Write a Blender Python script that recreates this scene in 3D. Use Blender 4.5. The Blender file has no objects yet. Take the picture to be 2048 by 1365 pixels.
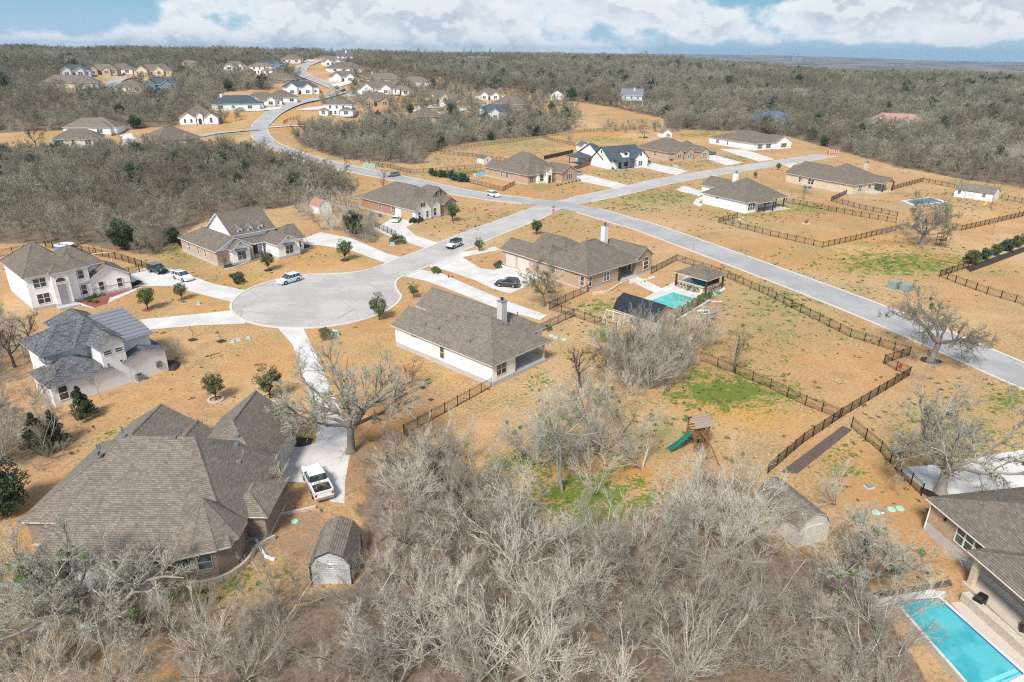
import bpy, math, random
import numpy as np
from mathutils import Vector
R = math.radians
SC = bpy.context.scene
COL = SC.collection
# ------------------------------------------------------------------ camera, sky, sun, exposure
CAM_H = 42.0
FPX = 1365.0                       # focal length in pixels of the 2048 px wide photograph
PITCH, ROLL = R(23.0), R(0.656)
cam = bpy.data.cameras.new('camera'); camo = bpy.data.objects.new('camera', cam); COL.objects.link(camo)
cam.sensor_width = 36.0; cam.lens = 36.0*FPX/2048; cam.clip_start = 0.5; cam.clip_end = 40000
_r = np.array([1, 0, 0.]); _u = np.array([0, math.sin(PITCH), math.cos(PITCH)]); _f = np.array([0, math.cos(PITCH), -math.sin(PITCH)])
CR = math.cos(ROLL)*_r+math.sin(ROLL)*_u; CU = -math.sin(ROLL)*_r+math.cos(ROLL)*_u; CF = _f
from mathutils import Matrix
camo.matrix_world = Matrix(((CR[0], CU[0], -CF[0], 0), (CR[1], CU[1], -CF[1], 0), (CR[2], CU[2], -CF[2], CAM_H), (0, 0, 0, 1)))
SC.camera = camo
SUN_AZ, SUN_EL = R(-157), R(48)    # compass angle of the sun from +Y, and its height
sun = bpy.data.lights.new('sun', 'SUN'); suno = bpy.data.objects.new('sun', sun); COL.objects.link(suno)
sun.energy = 2.1; sun.angle = R(14); sun.color = (1.0, 0.95, 0.87)
sd = Vector((math.sin(SUN_AZ)*math.cos(SUN_EL), math.cos(SUN_AZ)*math.cos(SUN_EL), math.sin(SUN_EL)))
suno.rotation_euler = sd.to_track_quat('Z', 'Y').to_euler(); suno.location = (-60, -40, 120)
SC.view_settings.view_transform = 'Standard'; SC.view_settings.look = 'None'
SC.view_settings.exposure = 1.22; SC.view_settings.gamma = 1.0
SC.cycles.max_bounces = 5; SC.cycles.sample_clamp_indirect = 2.0; SC.cycles.diffuse_bounces = 3; SC.cycles.glossy_bounces = 2
SC.cycles.transmission_bounces = 4; SC.cycles.transparent_max_bounces = 6; SC.cycles.volume_bounces = 0
SC.cycles.use_adaptive_sampling = True; SC.cycles.adaptive_threshold = 0.015; SC.cycles.use_denoising = False; SC.cycles.pixel_filter_type = 'BLACKMAN_HARRIS'; SC.cycles.filter_width = 1.2

class NT:
    """tiny helper for building node trees"""
    def __init__(s, tree): s.t = tree
    def n(s, typ, **kw):
        d = s.t.nodes.new(typ)
        ins = kw.pop('ins', {})
        for k, v in kw.items(): setattr(d, k, v)
        for k, v in ins.items(): s.set(d, k, v)
        return d
    def set(s, d, k, v):
        sock = d.inputs[k]
        if isinstance(v, bpy.types.NodeSocket): s.t.links.new(v, sock)
        else:
            if isinstance(v, (tuple, list)) and len(v) == 3 and sock.type == 'RGBA': v = (*v, 1)
            sock.default_value = v
    def m(s, op, a, b=0.0, c=0.0, clamp=False):
        d = s.n('ShaderNodeMath', operation=op, use_clamp=clamp)
        s.set(d, 0, a); s.set(d, 1, b)
        if len(d.inputs) > 2: s.set(d, 2, c)
        return d.outputs[0]
    def mix(s, f, a, b, blend='MIX'):
        d = s.n('ShaderNodeMix', data_type='RGBA', blend_type=blend)
        s.set(d, 0, f); s.set(d, 6, a); s.set(d, 7, b)
        return d.outputs[2]
    def noise(s, v, scale, detail=4.0, rough=0.55, dim='3D'):
        d = s.n('ShaderNodeTexNoise', noise_dimensions=dim)
        if v is not None: s.set(d, 'Vector', v)
        d.inputs['Scale'].default_value = scale; d.inputs['Detail'].default_value = detail; d.inputs['Roughness'].default_value = rough
        return d.outputs['Fac']
    def ramp(s, f, lo, hi):
        d = s.n('ShaderNodeMapRange', interpolation_type='SMOOTHSTEP'); s.set(d, 0, f); s.set(d, 1, lo); s.set(d, 2, hi)
        return d.outputs[0]

W = bpy.data.worlds.new('World'); SC.world = W; W.use_nodes = True
def build_world():
    W.node_tree.nodes.clear(); t = NT(W.node_tree)
    out = t.n('ShaderNodeOutputWorld'); bg = t.n('ShaderNodeBackground')
    sky = t.n('ShaderNodeTexSky', sky_type='NISHITA', sun_disc=False, sun_elevation=SUN_EL, sun_rotation=SUN_AZ, air_density=1.0, dust_density=0.6, ozone_density=2.0)
    tc = t.n('ShaderNodeTexCoord'); sp = t.n('ShaderNodeSeparateXYZ', ins={0: tc.outputs['Generated']})
    az = t.m('ARCTAN2', sp.outputs[0], sp.outputs[1]); el = t.m('ARCSINE', sp.outputs[2])
    def cloudn(de):
        v = t.n('ShaderNodeCombineXYZ', ins={0: az, 1: t.m('MULTIPLY', t.m('ADD', el, de), 1.45), 2: 0.37})
        return t.noise(v.outputs[0], 17.0, 9.0, 0.55)
    n0, n1 = cloudn(0.0), cloudn(0.012)
    def px(x): return math.atan((x-1024)/1365.0)
    def ey(x, y): return (103+0.01145*(x-1024)-y)/1365.0
    bias = None
    for x, y, sx, sy, a in ((900, 50, 330, 60, .52), (430, 88, 140, 28, .42), (440, 32, 50, 18, .34), (640, 30, 150, 40, .25), (60, 92, 200, 16, .30),
                            (1380, 62, 60, 28, .42), (1600, 38, 95, 32, .42), (1900, 45, 190, 55, .55), (1290, 30, 90, 30, .2), (1640, 80, 170, 14, .2),
                            (150, 20, 260, 40, -.25), (1490, 15, 60, 30, -.2), (900, 100, 480, 14, .30), (1200, 0, 130, 9, -.3), (1750, 108, 420, 10, -.3)):
        dx = t.m('DIVIDE', t.m('SUBTRACT', az, px(x)), sx/1365.0); dy = t.m('DIVIDE', t.m('SUBTRACT', el, ey(x, y)), sy/1365.0)
        g = t.m('EXPONENT', t.m('MULTIPLY', t.m('ADD', t.m('MULTIPLY', dx, dx), t.m('MULTIPLY', dy, dy)), -1.0))
        g = t.m('MULTIPLY', g, a); bias = g if bias is None else t.m('ADD', bias, g)
    high = t.m('MULTIPLY', t.ramp(el, 0.09, 0.35), 0.14)
    dens = t.m('ADD', t.m('ADD', n0, bias), high)
    fac = t.ramp(dens, 0.57, 0.77)
    lit = t.ramp(t.m('SUBTRACT', n0, n1), -0.05, 0.06)
    thick = t.ramp(dens, 0.68, 1.05)
    core = t.mix(thick, (5.7, 5.75, 5.9), (3.7, 3.85, 4.2))
    cl = t.mix(t.m('MULTIPLY', lit, 0.75), core, (6.2, 6.1, 6.0))
    grad = t.mix(t.ramp(el, 0.0, 0.09), (2.6, 3.7, 4.45), (1.25, 2.85, 4.0))
    blue = t.mix(t.ramp(el, 0.08, 0.5), grad, sky.outputs[0])
    colr = t.mix(t.m('MULTIPLY', fac, 0.80), blue, cl)
    t.set(bg, 'Color', colr); bg.inputs['Strength'].default_value = 0.074
    t.t.links.new(bg.outputs[0], out.inputs[0])
build_world()

# ------------------------------------------------------------------ terrain shape and survey points
def lerp_prof(d, xs, ys): return np.interp(d, xs, ys)
def sstep(a, b, x):
    t = np.clip((np.asarray(x, float)-a)/(b-a), 0, 1); return t*t*(3-2*t)
def ground_h(x, y):
    x = np.asarray(x, float); y = np.asarray(y, float)
    d = np.hypot(x, y); az = np.arctan2(x, np.maximum(y, 1e-3))
    L = lerp_prof(d, [350, 400, 450, 500, 560, 650, 900, 1300, 2000, 3000], [0, 4, 11, 18, 24.5, 29, 34.5, 30, 5, -15])
    M = lerp_prof(d, [370, 420, 500, 600, 850, 1100, 1500, 2500], [0, 2.5, 8, 16, 27, 32, 25, -15])
    Q = lerp_prof(d, [380, 500, 700, 850, 1000, 1300, 2000], [0, 5, 14, 18.5, 18, 0, -18])
    wl = 1-sstep(-.26, -.06, az); wr = sstep(.16, .44, az)
    h = L*wl+Q*wr+M*(1-wl-wr)
    far = sstep(2200, 5500, d)
    rid = 25+26*np.sin(az*5.3+0.8)+10*np.sin(az*17+2)+12*np.sin(d/1500.0+az*4)
    h = h+far*(rid*sstep(3500, 9000, d)*0.7+6*np.sin(d/330.0+az*9))
    h = h+sstep(360, 480, d)*(1-far)*(1.2*np.sin(x/43.0)*np.cos(y/51.0)+0.8*np.sin(x/19.0+y/27.0))
    return h
def gh(x, y): return float(ground_h(x, y))
def at(px, py, z=None):
    """world point on the ground (or on a level z) seen at a pixel of the 2048 px photograph"""
    d = CF+(px-1024)/FPX*CR-(py-682.5)/FPX*CU
    if z is not None:
        t = (z-CAM_H)/d[2]; return (d[0]*t, d[1]*t, z)
    t = -CAM_H/d[2] if d[2] < -1e-4 else 1e9
    if math.hypot(d[0]*t, d[1]*t) < 345: return (d[0]*t, d[1]*t, 0.0)
    k = 1.0/math.hypot(d[0], d[1]); s = np.arange(340, 12000, 1.5)
    g = ground_h(d[0]*k*s, d[1]*k*s); below = np.nonzero(CAM_H+d[2]*k*s <= g)[0]
    q = s[below[0]] if len(below) else 3000.0
    return (d[0]*k*q, d[1]*k*q, float(ground_h(d[0]*k*q, d[1]*k*q)))
def to_px(x, y, z):
    v = np.stack([np.asarray(x, float), np.asarray(y, float), np.asarray(z, float)-CAM_H], -1)
    w = np.maximum(v@CF, 1e-3)
    return 1024+FPX*(v@CR)/w, 682.5-FPX*(v@CU)/w
def in_poly(px, py, poly):
    px = np.asarray(px, float); py = np.asarray(py, float); ins = np.zeros(px.shape, bool); n = len(poly)
    for i in range(n):
        x0, y0 = poly[i]; x1, y1 = poly[(i+1) % n]
        if y0 == y1: continue
        ins ^= ((y0 > py) != (y1 > py)) & (px < (x1-x0)*(py-y0)/(y1-y0)+x0)
    return ins

# ------------------------------------------------------------------ materials
def newmat(name):
    m = bpy.data.materials.new(name); m.use_nodes = True; m.node_tree.nodes.clear()
    t = NT(m.node_tree); o = t.n('ShaderNodeOutputMaterial'); b = t.n('ShaderNodeBsdfPrincipled')
    t.t.links.new(b.outputs[0], o.inputs[0]); return m, t, b
def bump(t, b, h, strength, dist=0.02):
    bp = t.n('ShaderNodeBump', ins={'Height': h, 'Strength': strength, 'Distance': dist}); t.set(b, 'Normal', bp.outputs[0])
def plain(name, c, rough=0.7, var=0.15, scale=3.0, metal=0.0, spec=0.4):
    m, t, b = newmat(name); tc = t.n('ShaderNodeTexCoord')
    n = t.noise(tc.outputs['Object'], scale, 5.0)
    k = t.m('MULTIPLY_ADD', t.m('SUBTRACT', n, 0.5), 2*var, 1.0)
    t.set(b, 'Base Color', t.mix(1.0, c, t.n('ShaderNodeCombineColor', ins={0: k, 1: k, 2: k}).outputs[0], 'MULTIPLY'))
    b.inputs['Roughness'].default_value = rough; b.inputs['Metallic'].default_value = metal; b.inputs['Specular IOR Level'].default_value = spec
    return m
def coursed(name, c1, c2, mortar, bw, rh, bias=0.0, msize=0.012, rough=0.85, patch=0.25, zs=1.0, uscale=1.0, bmp=0.3):
    m, t, b = newmat(name); tc = t.n('ShaderNodeTexCoord'); s = t.n('ShaderNodeSeparateXYZ', ins={0: tc.outputs['Object']})
    v = t.n('ShaderNodeCombineXYZ', ins={0: t.m('ADD', s.outputs[0], s.outputs[1]), 1: t.m('MULTIPLY', s.outputs[2], zs), 2: 0.0})
    br = t.n('ShaderNodeTexBrick', ins={'Vector': v.outputs[0], 'Color1': c1, 'Color2': c2, 'Mortar': mortar, 'Scale': 1.0, 'Mortar Size': msize, 'Bias': bias, 'Brick Width': bw, 'Row Height': rh})
    n = t.noise(tc.outputs['Object'], 0.6, 5.0, 0.6); n2 = t.noise(tc.outputs['Object'], 9.0, 3.0, 0.6)
    k = t.m('ADD', t.m('MULTIPLY_ADD', t.m('SUBTRACT', n, 0.5), 2*patch, 1.0), t.m('MULTIPLY', t.m('SUBTRACT', n2, 0.5), patch))
    t.set(b, 'Base Color', t.mix(1.0, br.outputs[0], t.n('ShaderNodeCombineColor', ins={0: k, 1: k, 2: k}).outputs[0], 'MULTIPLY'))
    b.inputs['Roughness'].default_value = rough; b.inputs['Specular IOR Level'].default_value = 0.25
    bump(t, b, br.outputs['Fac'], bmp, -0.03)
    return m
def shingle(name, c1, c2, mort): return coursed(name, c1, c2, mort, 0.34, 0.085, 0.0, 0.010, 0.92, 0.22)
M = {}
M['roof_brown'] = shingle('brown_shingle', (.225, .19, .152), (.148, .121, .095), (.095, .078, .063))
M['roof_taupe'] = shingle('taupe_shingle', (.262, .224, .182), (.168, .141, .114), (.105, .088, .071))
M['roof_grey'] = shingle('grey_shingle', (.20, .20, .205), (.075, .075, .08), (.065, .065, .07))
M['roof_blue'] = shingle('blue_grey_shingle', (.10, .125, .145), (.06, .08, .095), (.05, .06, .07))
M['roof_navy'] = plain('blue_metal_roof', (.085, .125, .19), 0.7)
M['roof_red'] = plain('red_metal_roof', (.36, .215, .175), 0.8)
M['roof_pink'] = plain('faded_red_shingle', (.38, .20, .15), 0.9, 0.3)
M['roof_black'] = shingle('black_shingle', (.04, .045, .055), (.022, .025, .03), (.02, .02, .024))
M['roof_metal'] = coursed('standing_seam_metal', (.21, .215, .24), (.20, .205, .23), (.10, .105, .12), 50.0, 0.17, 0.0, 0.018, 0.4, 0.06, 1.0, 1.0, 0.5)
M['limestone'] = coursed('white_limestone', (.86, .835, .79), (.66, .52, .34), (.78, .75, .70), 0.62, 0.21, -0.62, 0.012, 0.85, 0.16)
M['tanstone'] = coursed('tan_limestone', (.70, .59, .44), (.52, .38, .24), (.52, .44, .34), 0.55, 0.20, -0.3, 0.014, 0.85, 0.16)
M['tanbrick'] = coursed('tan_brick', (.52, .38, .26), (.38, .24, .15), (.50, .42, .33), 0.26, 0.085, 0.0, 0.010, 0.85, 0.2)
M['redbrick'] = coursed('orange_brick', (.46, .24, .13), (.34, .16, .09), (.42, .33, .26), 0.26, 0.085, 0.0, 0.010, 0.85, 0.2)
M['brownbrick'] = coursed('brown_brick', (.34, .255, .195), (.19, .14, .11), (.30, .25, .21), 0.28, 0.10, 0.0, 0.012, 0.85, 0.2)
M['pinkbrick'] = coursed('pale_brick', (.55, .42, .33), (.42, .29, .22), (.52, .45, .38), 0.26, 0.085, 0.0, 0.010, 0.85, 0.18)
M['stucco'] = plain('pale_stucco', (.76, .75, .735), 0.9, 0.06, 2.0)
M['whitewall'] = plain('white_render', (.88, .87, .85), 0.85, 0.07, 1.5)
M['cream'] = plain('cream_render', (.66, .59, .48), 0.85, 0.10, 1.5)
M['siding'] = coursed('grey_lap_siding', (.58, .60, .62), (.55, .57, .59), (.27, .28, .29), 60.0, 0.19, 0, 0.012, 0.7, 0.06)
M['tansiding'] = coursed('tan_board_siding', (.47, .37, .25), (.45, .355, .24), (.36, .28, .18), 0.3, 60.0, 0, 0.012, 0.7, 0.06)
M['beigesiding'] = coursed('beige_board_siding', (.62, .58, .51), (.60, .56, .49), (.38, .35, .30), 0.3, 60.0, 0, 0.012, 0.7, 0.08)
M['whitesiding'] = coursed('white_board_siding', (.78, .77, .75), (.76, .75, .73), (.6, .6, .58), 0.3, 60.0, 0, 0.01, 0.7, 0.05)
M['bluesiding'] = coursed('blue_lap_siding', (.18, .26, .36), (.17, .25, .35), (.11, .17, .24), 60.0, 0.19, 0, 0.012, 0.7, 0.06)
M['trim'] = plain('pale_trim', (.60, .56, .50), 0.7, 0.05); M['trimw'] = plain('white_trim', (.80, .79, .77), 0.6, 0.04)
M['trimd'] = plain('grey_trim', (.30, .30, .31), 0.6, 0.05)
M['concrete'] = plain('foundation_concrete', (.46, .455, .44), 0.9, 0.18, 1.2)
def glassmat():
    m, t, b = newmat('window_glass'); tc = t.n('ShaderNodeTexCoord'); n = t.noise(tc.outputs['Object'], 0.9, 2.0)
    t.set(b, 'Base Color', t.mix(t.ramp(n, .4, .65), (.025, .035, .035), (.10, .13, .13))); b.inputs['Roughness'].default_value = 0.06; b.inputs['Specular IOR Level'].default_value = 0.8
    return m
M['glass'] = glassmat()
M['garage'] = plain('garage_door_paint', (.60, .55, .46), 0.6, 0.04); M['gdoor_wood'] = plain('wooden_garage_door', (.50, .36, .19), 0.7, 0.12)
M['wood'] = plain('brown_timber', (.23, .115, .055), 0.8, 0.3, 4.0); M['darkwood'] = plain('dark_timber', (.06, .04, .03), 0.7, 0.2)
M['greywood'] = plain('weathered_timber', (.30, .23, .18), 0.85, 0.3, 5.0)
M['black'] = plain('black_metal', (.012, .012, .012), 0.5, 0.1); M['steel'] = plain('galvanised_steel', (.42, .43, .44), 0.4, 0.1, 4, 0.6)
M['acgrey'] = plain('grey_enamel', (.16, .17, .18), 0.6, 0.2); M['white'] = plain('white_paint', (.80, .80, .78), 0.5, 0.05)
M['greenplastic'] = plain('green_plastic', (.015, .15, .10), 0.5, 0.1); M['palegreen'] = plain('pale_green_plastic', (.35, .58, .48), 0.6, 0.15)
M['boxgreen'] = plain('grey_green_enamel', (.24, .29, .26), .6, .15); M['farblock'] = plain('bluish_concrete', (.22, .25, .30), .9, .1); M['red'] = plain('red_paint', (.55, .03, .035), 0.5, 0.1); M['teal'] = plain('blue_fabric', (.05, .42, .60), 0.7, 0.2)
M['signgreen'] = plain('sign_green', (.01, .28, .14), 0.5, 0.05); M['door'] = plain('dark_door', (.05, .03, .025), 0.5, 0.1)
M['mulch'] = plain('dark_mulch', (.045, .032, .026), 0.95, 0.5, 8.0); M['redmulch'] = plain('red_mulch', (.26, .075, .045), 0.95, 0.5, 8.0)
M['rock'] = plain('pale_rock', (.52, .46, .37), 0.9, 0.35, 3.0); M['brownpath'] = plain('bark_path', (.115, .082, .068), 0.95, 0.45, 6.0)
M['paver'] = plain('beige_paver', (.52, .46, .38), 0.85, 0.12, 2.0)
def bark(name, c1, c2, var=.95, stand=None):
    m, t, b = newmat(name); tc = t.n('ShaderNodeTexCoord'); oi = t.n('ShaderNodeObjectInfo')
    n = t.noise(tc.outputs['Object'], 2.2, 4.0, 0.6)
    k = t.m('ADD', t.m('MULTIPLY', n, 0.7), t.m('MULTIPLY', t.m('SUBTRACT', oi.outputs['Random'], 0.5), var))
    col = t.mix(t.ramp(k, .1, .7), c1, c2)
    if stand:
        ps = t.n('ShaderNodeNewGeometry').outputs['Position']; col = t.mix(t.m('MULTIPLY', t.ramp(t.noise(ps, .011, 4, .6), .47, .62), .75), col, stand[0]); col = t.mix(t.m('MULTIPLY', t.ramp(t.noise(ps, .023, 4, .6), .54, .66), .6), col, stand[1])
    t.set(b, 'Base Color', col); b.inputs['Roughness'].default_value = 0.9; b.inputs['Specular IOR Level'].default_value = 0.2
    return m
M['bark_pale'] = bark('pale_bark', (.30, .27, .225), (.52, .48, .41))
M['twig_pale'] = bark('pale_twigs', (.34, .305, .24), (.67, .615, .505))
M['twig_dusk'] = bark('dusky_twigs', (.26, .238, .195), (.50, .465, .395))
M['bark_grey'] = bark('grey_bark', (.15, .132, .112), (.29, .26, .22))
M['twig_grey'] = bark('grey_twigs', (.22, .198, .145), (.44, .395, .30), .75, ((.22, .18, .125), (.24, .24, .16)))
M['twig_far'] = bark('far_twigs', (.22, .205, .145), (.44, .41, .305), .6, ((.20, .165, .115), (.22, .235, .15)))
M['twig_red'] = bark('reddish_twigs', (.20, .135, .105), (.33, .23, .18))
M['bark_oak'] = bark('oak_bark', (.18, .155, .13), (.37, .335, .285))
M['twig_oak'] = bark('lichen_twigs', (.27, .255, .19), (.48, .455, .36))
M['bark_dark'] = bark('dark_bark', (.05, .038, .03), (.10, .08, .062))
def leaf(name, c1, c2, c3):
    m, t, b = newmat(name); tc = t.n('ShaderNodeTexCoord'); oi = t.n('ShaderNodeObjectInfo'); gi = t.n('ShaderNodeNewGeometry')
    n = t.noise(tc.outputs['Object'], 1.6, 3.0); k = t.m('ADD', t.m('MULTIPLY', gi.outputs['Random Per Island'], 0.6), t.m('MULTIPLY', n, 0.5))
    a = t.mix(t.ramp(k, .1, .9), c1, c2); a = t.mix(t.m('MULTIPLY', t.ramp(gi.outputs['Random Per Island'], .8, 1.0), 0.8), a, c3)
    t.set(b, 'Base Color', a); b.inputs['Roughness'].default_value = 0.6; b.inputs['Specular IOR Level'].default_value = 0.3
    return m
M['leaf_oak'] = leaf('live_oak_leaves', (.05, .075, .028), (.12, .15, .055), (.21, .22, .09))
M['leaf_olive'] = leaf('olive_leaves', (.085, .10, .045), (.19, .20, .09), (.30, .29, .14))
M['leaf_cedar'] = leaf('cedar_leaves', (.026, .048, .022), (.07, .10, .042), (.12, .15, .06))
M['leaf_blue'] = leaf('blue_green_leaves', (.02, .055, .035), (.06, .12, .075), (.11, .18, .11))
M['leaf_bright'] = leaf('bright_green_leaves', (.06, .11, .02), (.14, .22, .04), (.24, .32, .07))
M['leaf_brown'] = leaf('dry_brown_leaves', (.16, .075, .035), (.30, .16, .085), (.42, .27, .16))

# ------------------------------------------------------------------ object helpers
def mesh_obj(name, V, F, mat, parent=None, smooth=False):
    me = bpy.data.meshes.new(name)
    me.from_pydata([tuple(map(float, v)) for v in V], [], [tuple(f) for f in F])
    me.materials.append(mat)
    if smooth: me.polygons.foreach_set('use_smooth', [True]*len(me.polygons))
    o = bpy.data.objects.new(name, me); COL.objects.link(o)
    if parent is not None: o.parent = parent
    return o
def np_mesh(name, V, Q, mat, smooth=False):
    """mesh from numpy verts and quads"""
    me = bpy.data.meshes.new(name); V = np.asarray(V, np.float32); Q = np.asarray(Q, np.int32)
    k = Q.shape[1]
    me.vertices.add(len(V)); me.vertices.foreach_set('co', V.ravel())
    me.loops.add(Q.size); me.loops.foreach_set('vertex_index', Q.ravel())
    me.polygons.add(len(Q)); me.polygons.foreach_set('loop_start', np.arange(0, Q.size, k, dtype=np.int32)); me.polygons.foreach_set('loop_total', np.full(len(Q), k, np.int32))
    if smooth: me.polygons.foreach_set('use_smooth', np.ones(len(Q), bool))
    me.materials.append(mat); me.update(calc_edges=True); return me
def tag(o, label=None, cat=None, group=None, kind=None):
    if label: o['label'] = label
    if cat: o['category'] = cat
    if group: o['group'] = group
    if kind: o['kind'] = kind
    return o
def thing(name, loc, rz, label, cat, group=None):
    o = bpy.data.objects.new(name, None); COL.objects.link(o); o.location = loc; o.rotation_euler = (0, 0, rz); o.empty_display_size = 0.2
    return tag(o, label, cat, group)
def copy_tree(o, parent=None):
    c = o.copy(); COL.objects.link(c)
    if parent is not None: c.parent = parent
    for ch in KIDS.get(o.name, []): copy_tree(ch, c)
    return c
KIDS = {}
def kids_of(root):
    """remember the children once, so copies need no scan of the scene"""
    st = [root]
    while st:
        r = st.pop(); KIDS[r.name] = [c for c in COL.objects if c.parent == r]; st += KIDS[r.name]
class MB:
    """collects boxes, tubes and polygons into one mesh"""
    def __init__(s): s.v = []; s.f = []
    def poly(s, pts):
        i = len(s.v); s.v += [tuple(p) for p in pts]; s.f.append(tuple(range(i, i+len(pts)))); return s
    def box(s, x0, y0, z0, x1, y1, z1):
        i = len(s.v)
        s.v += [(x0, y0, z0), (x1, y0, z0), (x1, y1, z0), (x0, y1, z0), (x0, y0, z1), (x1, y0, z1), (x1, y1, z1), (x0, y1, z1)]
        s.f += [tuple(i+k for k in q) for q in ((0, 3, 2, 1), (4, 5, 6, 7), (0, 1, 5, 4), (1, 2, 6, 5), (2, 3, 7, 6), (3, 0, 4, 7))]; return s
    def tube(s, pts, rads, n=8, cap=True):
        i0 = len(s.v); pts = [Vector(p) for p in pts]
        for k, p in enumerate(pts):
            d = (pts[min(k+1, len(pts)-1)]-pts[max(k-1, 0)]).normalized()
            a = d.orthogonal().normalized() if abs(d.z) > .9 else Vector((0, 0, 1)).cross(d).normalized(); b = d.cross(a)
            r = rads[k] if isinstance(rads, (list, tuple)) else rads
            for j in range(n):
                q = 2*math.pi*j/n; s.v.append(tuple(p+a*(r*math.cos(q))+b*(r*math.sin(q))))
        for k in range(len(pts)-1):
            for j in range(n):
                a = i0+k*n+j; b = i0+k*n+(j+1) % n; s.f.append((a, b, b+n, a+n))
        if cap:
            s.f.append(tuple(i0+j for j in reversed(range(n)))); s.f.append(tuple(i0+(len(pts)-1)*n+j for j in range(n)))
        return s
    def prism(s, prof, y0, y1, ax='y'):
        """extrude a profile of (a, z) pairs between y0 and y1"""
        n = len(prof); i = len(s.v)
        f = (lambda a, y, z: (a, y, z)) if ax == 'y' else (lambda a, y, z: (y, a, z))
        s.v += [f(a, y0, z) for a, z in prof]+[f(a, y1, z) for a, z in prof]
        s.f += [(i+k, i+(k+1) % n, i+n+(k+1) % n, i+n+k) for k in range(n)]
        s.f += [tuple(i+k for k in reversed(range(n))), tuple(i+n+k for k in range(n))]; return s
    def build(s, name, mat, parent=None, smooth=False): return mesh_obj(name, s.v, s.f, mat, parent, smooth)
# ------------------------------------------------------------------ layout of the estate (pixels of the photograph -> ground)
def P(pts): return [at(*p)[:2] for p in pts]
def smooth_line(pts, step=3.0):
    """Catmull-Rom through ground points, resampled"""
    p = [np.array(q, float) for q in pts]; p = [2*p[0]-p[1]]+p+[2*p[-1]-p[-2]]; out = []
    for i in range(1, len(p)-2):
        n = max(2, int(np.linalg.norm(p[i+1]-p[i])/step))
        for k in range(n):
            t = k/n; a, b, c, d = p[i-1], p[i], p[i+1], p[i+2]
            out.append(0.5*((2*b)+(c-a)*t+(2*a-5*b+4*c-d)*t*t+(3*b-a-3*c+d)*t**3))
    out.append(p[-2]); return np.array(out)
ROAD_MAIN = smooth_line([(83, 62)]+P([(2048, 752), (1700, 606), (1348, 475), (1250, 443), (1130, 412), (1000, 397), (900, 381), (800, 358), (700, 338), (620, 318), (560, 297), (524, 276), (520, 256), (541, 234), (567, 218), (600, 207), (640, 198), (672, 189)])
                        +P([(680, 184), (660, 173), (632, 162), (610, 153), (600, 145), (607, 134), (625, 126), (650, 121)]))
ROAD_CROSS = smooth_line(P([(760, 552), (800, 536), (880, 504), (960, 470), (1050, 436), (1110, 412), (1240, 384), (1340, 361), (1480, 338), (1600, 320), (1655, 312)]))
ROAD_LEFT = smooth_line(P([(516, 260), (440, 266), (380, 276), (320, 282), (270, 288), (200, 293), (100, 299), (-60, 312)]))
ROAD_SPUR = smooth_line(P([(535, 256), (590, 253), (650, 252), (700, 252)]))
ROAD_FAR = smooth_line(P([(228, 186), (226, 172), (233, 163), (250, 158), (275, 156)]))
CDS = np.array([-35.6, 118.2]); CDS_R = 14.8
ROADS = [(ROAD_MAIN, 4.3), (ROAD_CROSS, 4.3), (ROAD_LEFT, 3.6), (ROAD_SPUR, 2.2), (ROAD_FAR, 4.0)]
DRIVES = {
 'concrete drive from the turning circle down to the brown house': [(556, 657), (606, 655), (640, 728), (672, 800), (692, 850), (701, 905), (690, 965), (689, 1008), (660, 1004), (640, 968), (540, 962), (574, 893), (630, 888), (636, 850), (612, 770), (585, 690)],
 'pale concrete drive of the stucco house': [(496, 618), (490, 648), (400, 651), (300, 660), (280, 640), (400, 628)],
 'concrete drive with parked cars beside the white two storey house': [(262, 548), (300, 533), (345, 539), (430, 569), (508, 584), (482, 609), (400, 589), (345, 573), (285, 573), (262, 575)],
 'concrete drive of the house with three dormers': [(606, 478), (640, 465), (700, 476), (775, 508), (806, 516), (772, 527), (700, 501), (640, 491), (612, 490)],
 'concrete drive in front of the wooden garage door': [(748, 458), (790, 434), (832, 446), (812, 455), (832, 472), (888, 490), (856, 499), (800, 481), (770, 470)],
 'broad concrete drive of the tan brick house': [(880, 521), (918, 511), (960, 537), (990, 541), (1003, 530), (1080, 553), (1045, 577), (1020, 588), (985, 578), (950, 561), (890, 541), (848, 532)],
 'long concrete strip behind the limestone house': [(786, 549), (826, 538), (880, 546), (1000, 598), (1094, 631), (1080, 641), (1000, 620), (900, 580), (850, 562)],
 'concrete drive of the brick house by the junction': [(1146, 354), (1170, 349), (1264, 373), (1236, 379), (1160, 363)],
 'concrete drive of the white gabled house': [(1286, 336), (1304, 326), (1378, 343), (1352, 351)],
 'concrete drive of the pale brick house': [(1402, 314), (1428, 310), (1486, 326), (1452, 332)],
 'concrete drive of the white house at the road end': [(1438, 298), (1490, 300), (1550, 319), (1518, 324), (1470, 309)],
 'concrete drive of the white brick house': [(1368, 372), (1404, 383), (1400, 393), (1350, 381)],
 'concrete drive of the long tan house': [(1560, 326), (1592, 326), (1600, 334), (1578, 336)],
 'concrete court beside the brown roofed house': [(1795, 937), (1860, 931), (2120, 888), (2120, 990), (1880, 993), (1868, 985), (1845, 976)],
}
FARDRIVES = [[(590, 222), (640, 214), (700, 215), (690, 219), (620, 222)], [(560, 216), (500, 219), (480, 224), (520, 224), (565, 219)], [(845, 217), (900, 205), (925, 203), (880, 217)], [(870, 228), (960, 211), (975, 212), (890, 232)],
             [(240, 272), (262, 268), (275, 284), (250, 288)], [(690, 190), (800, 183), (800, 186), (690, 196)], [(655, 172), (720, 160), (722, 163), (668, 178)], [(820, 220), (835, 212), (842, 225), (825, 232)], [(560, 128), (600, 120), (640, 123), (600, 128)]]
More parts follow.
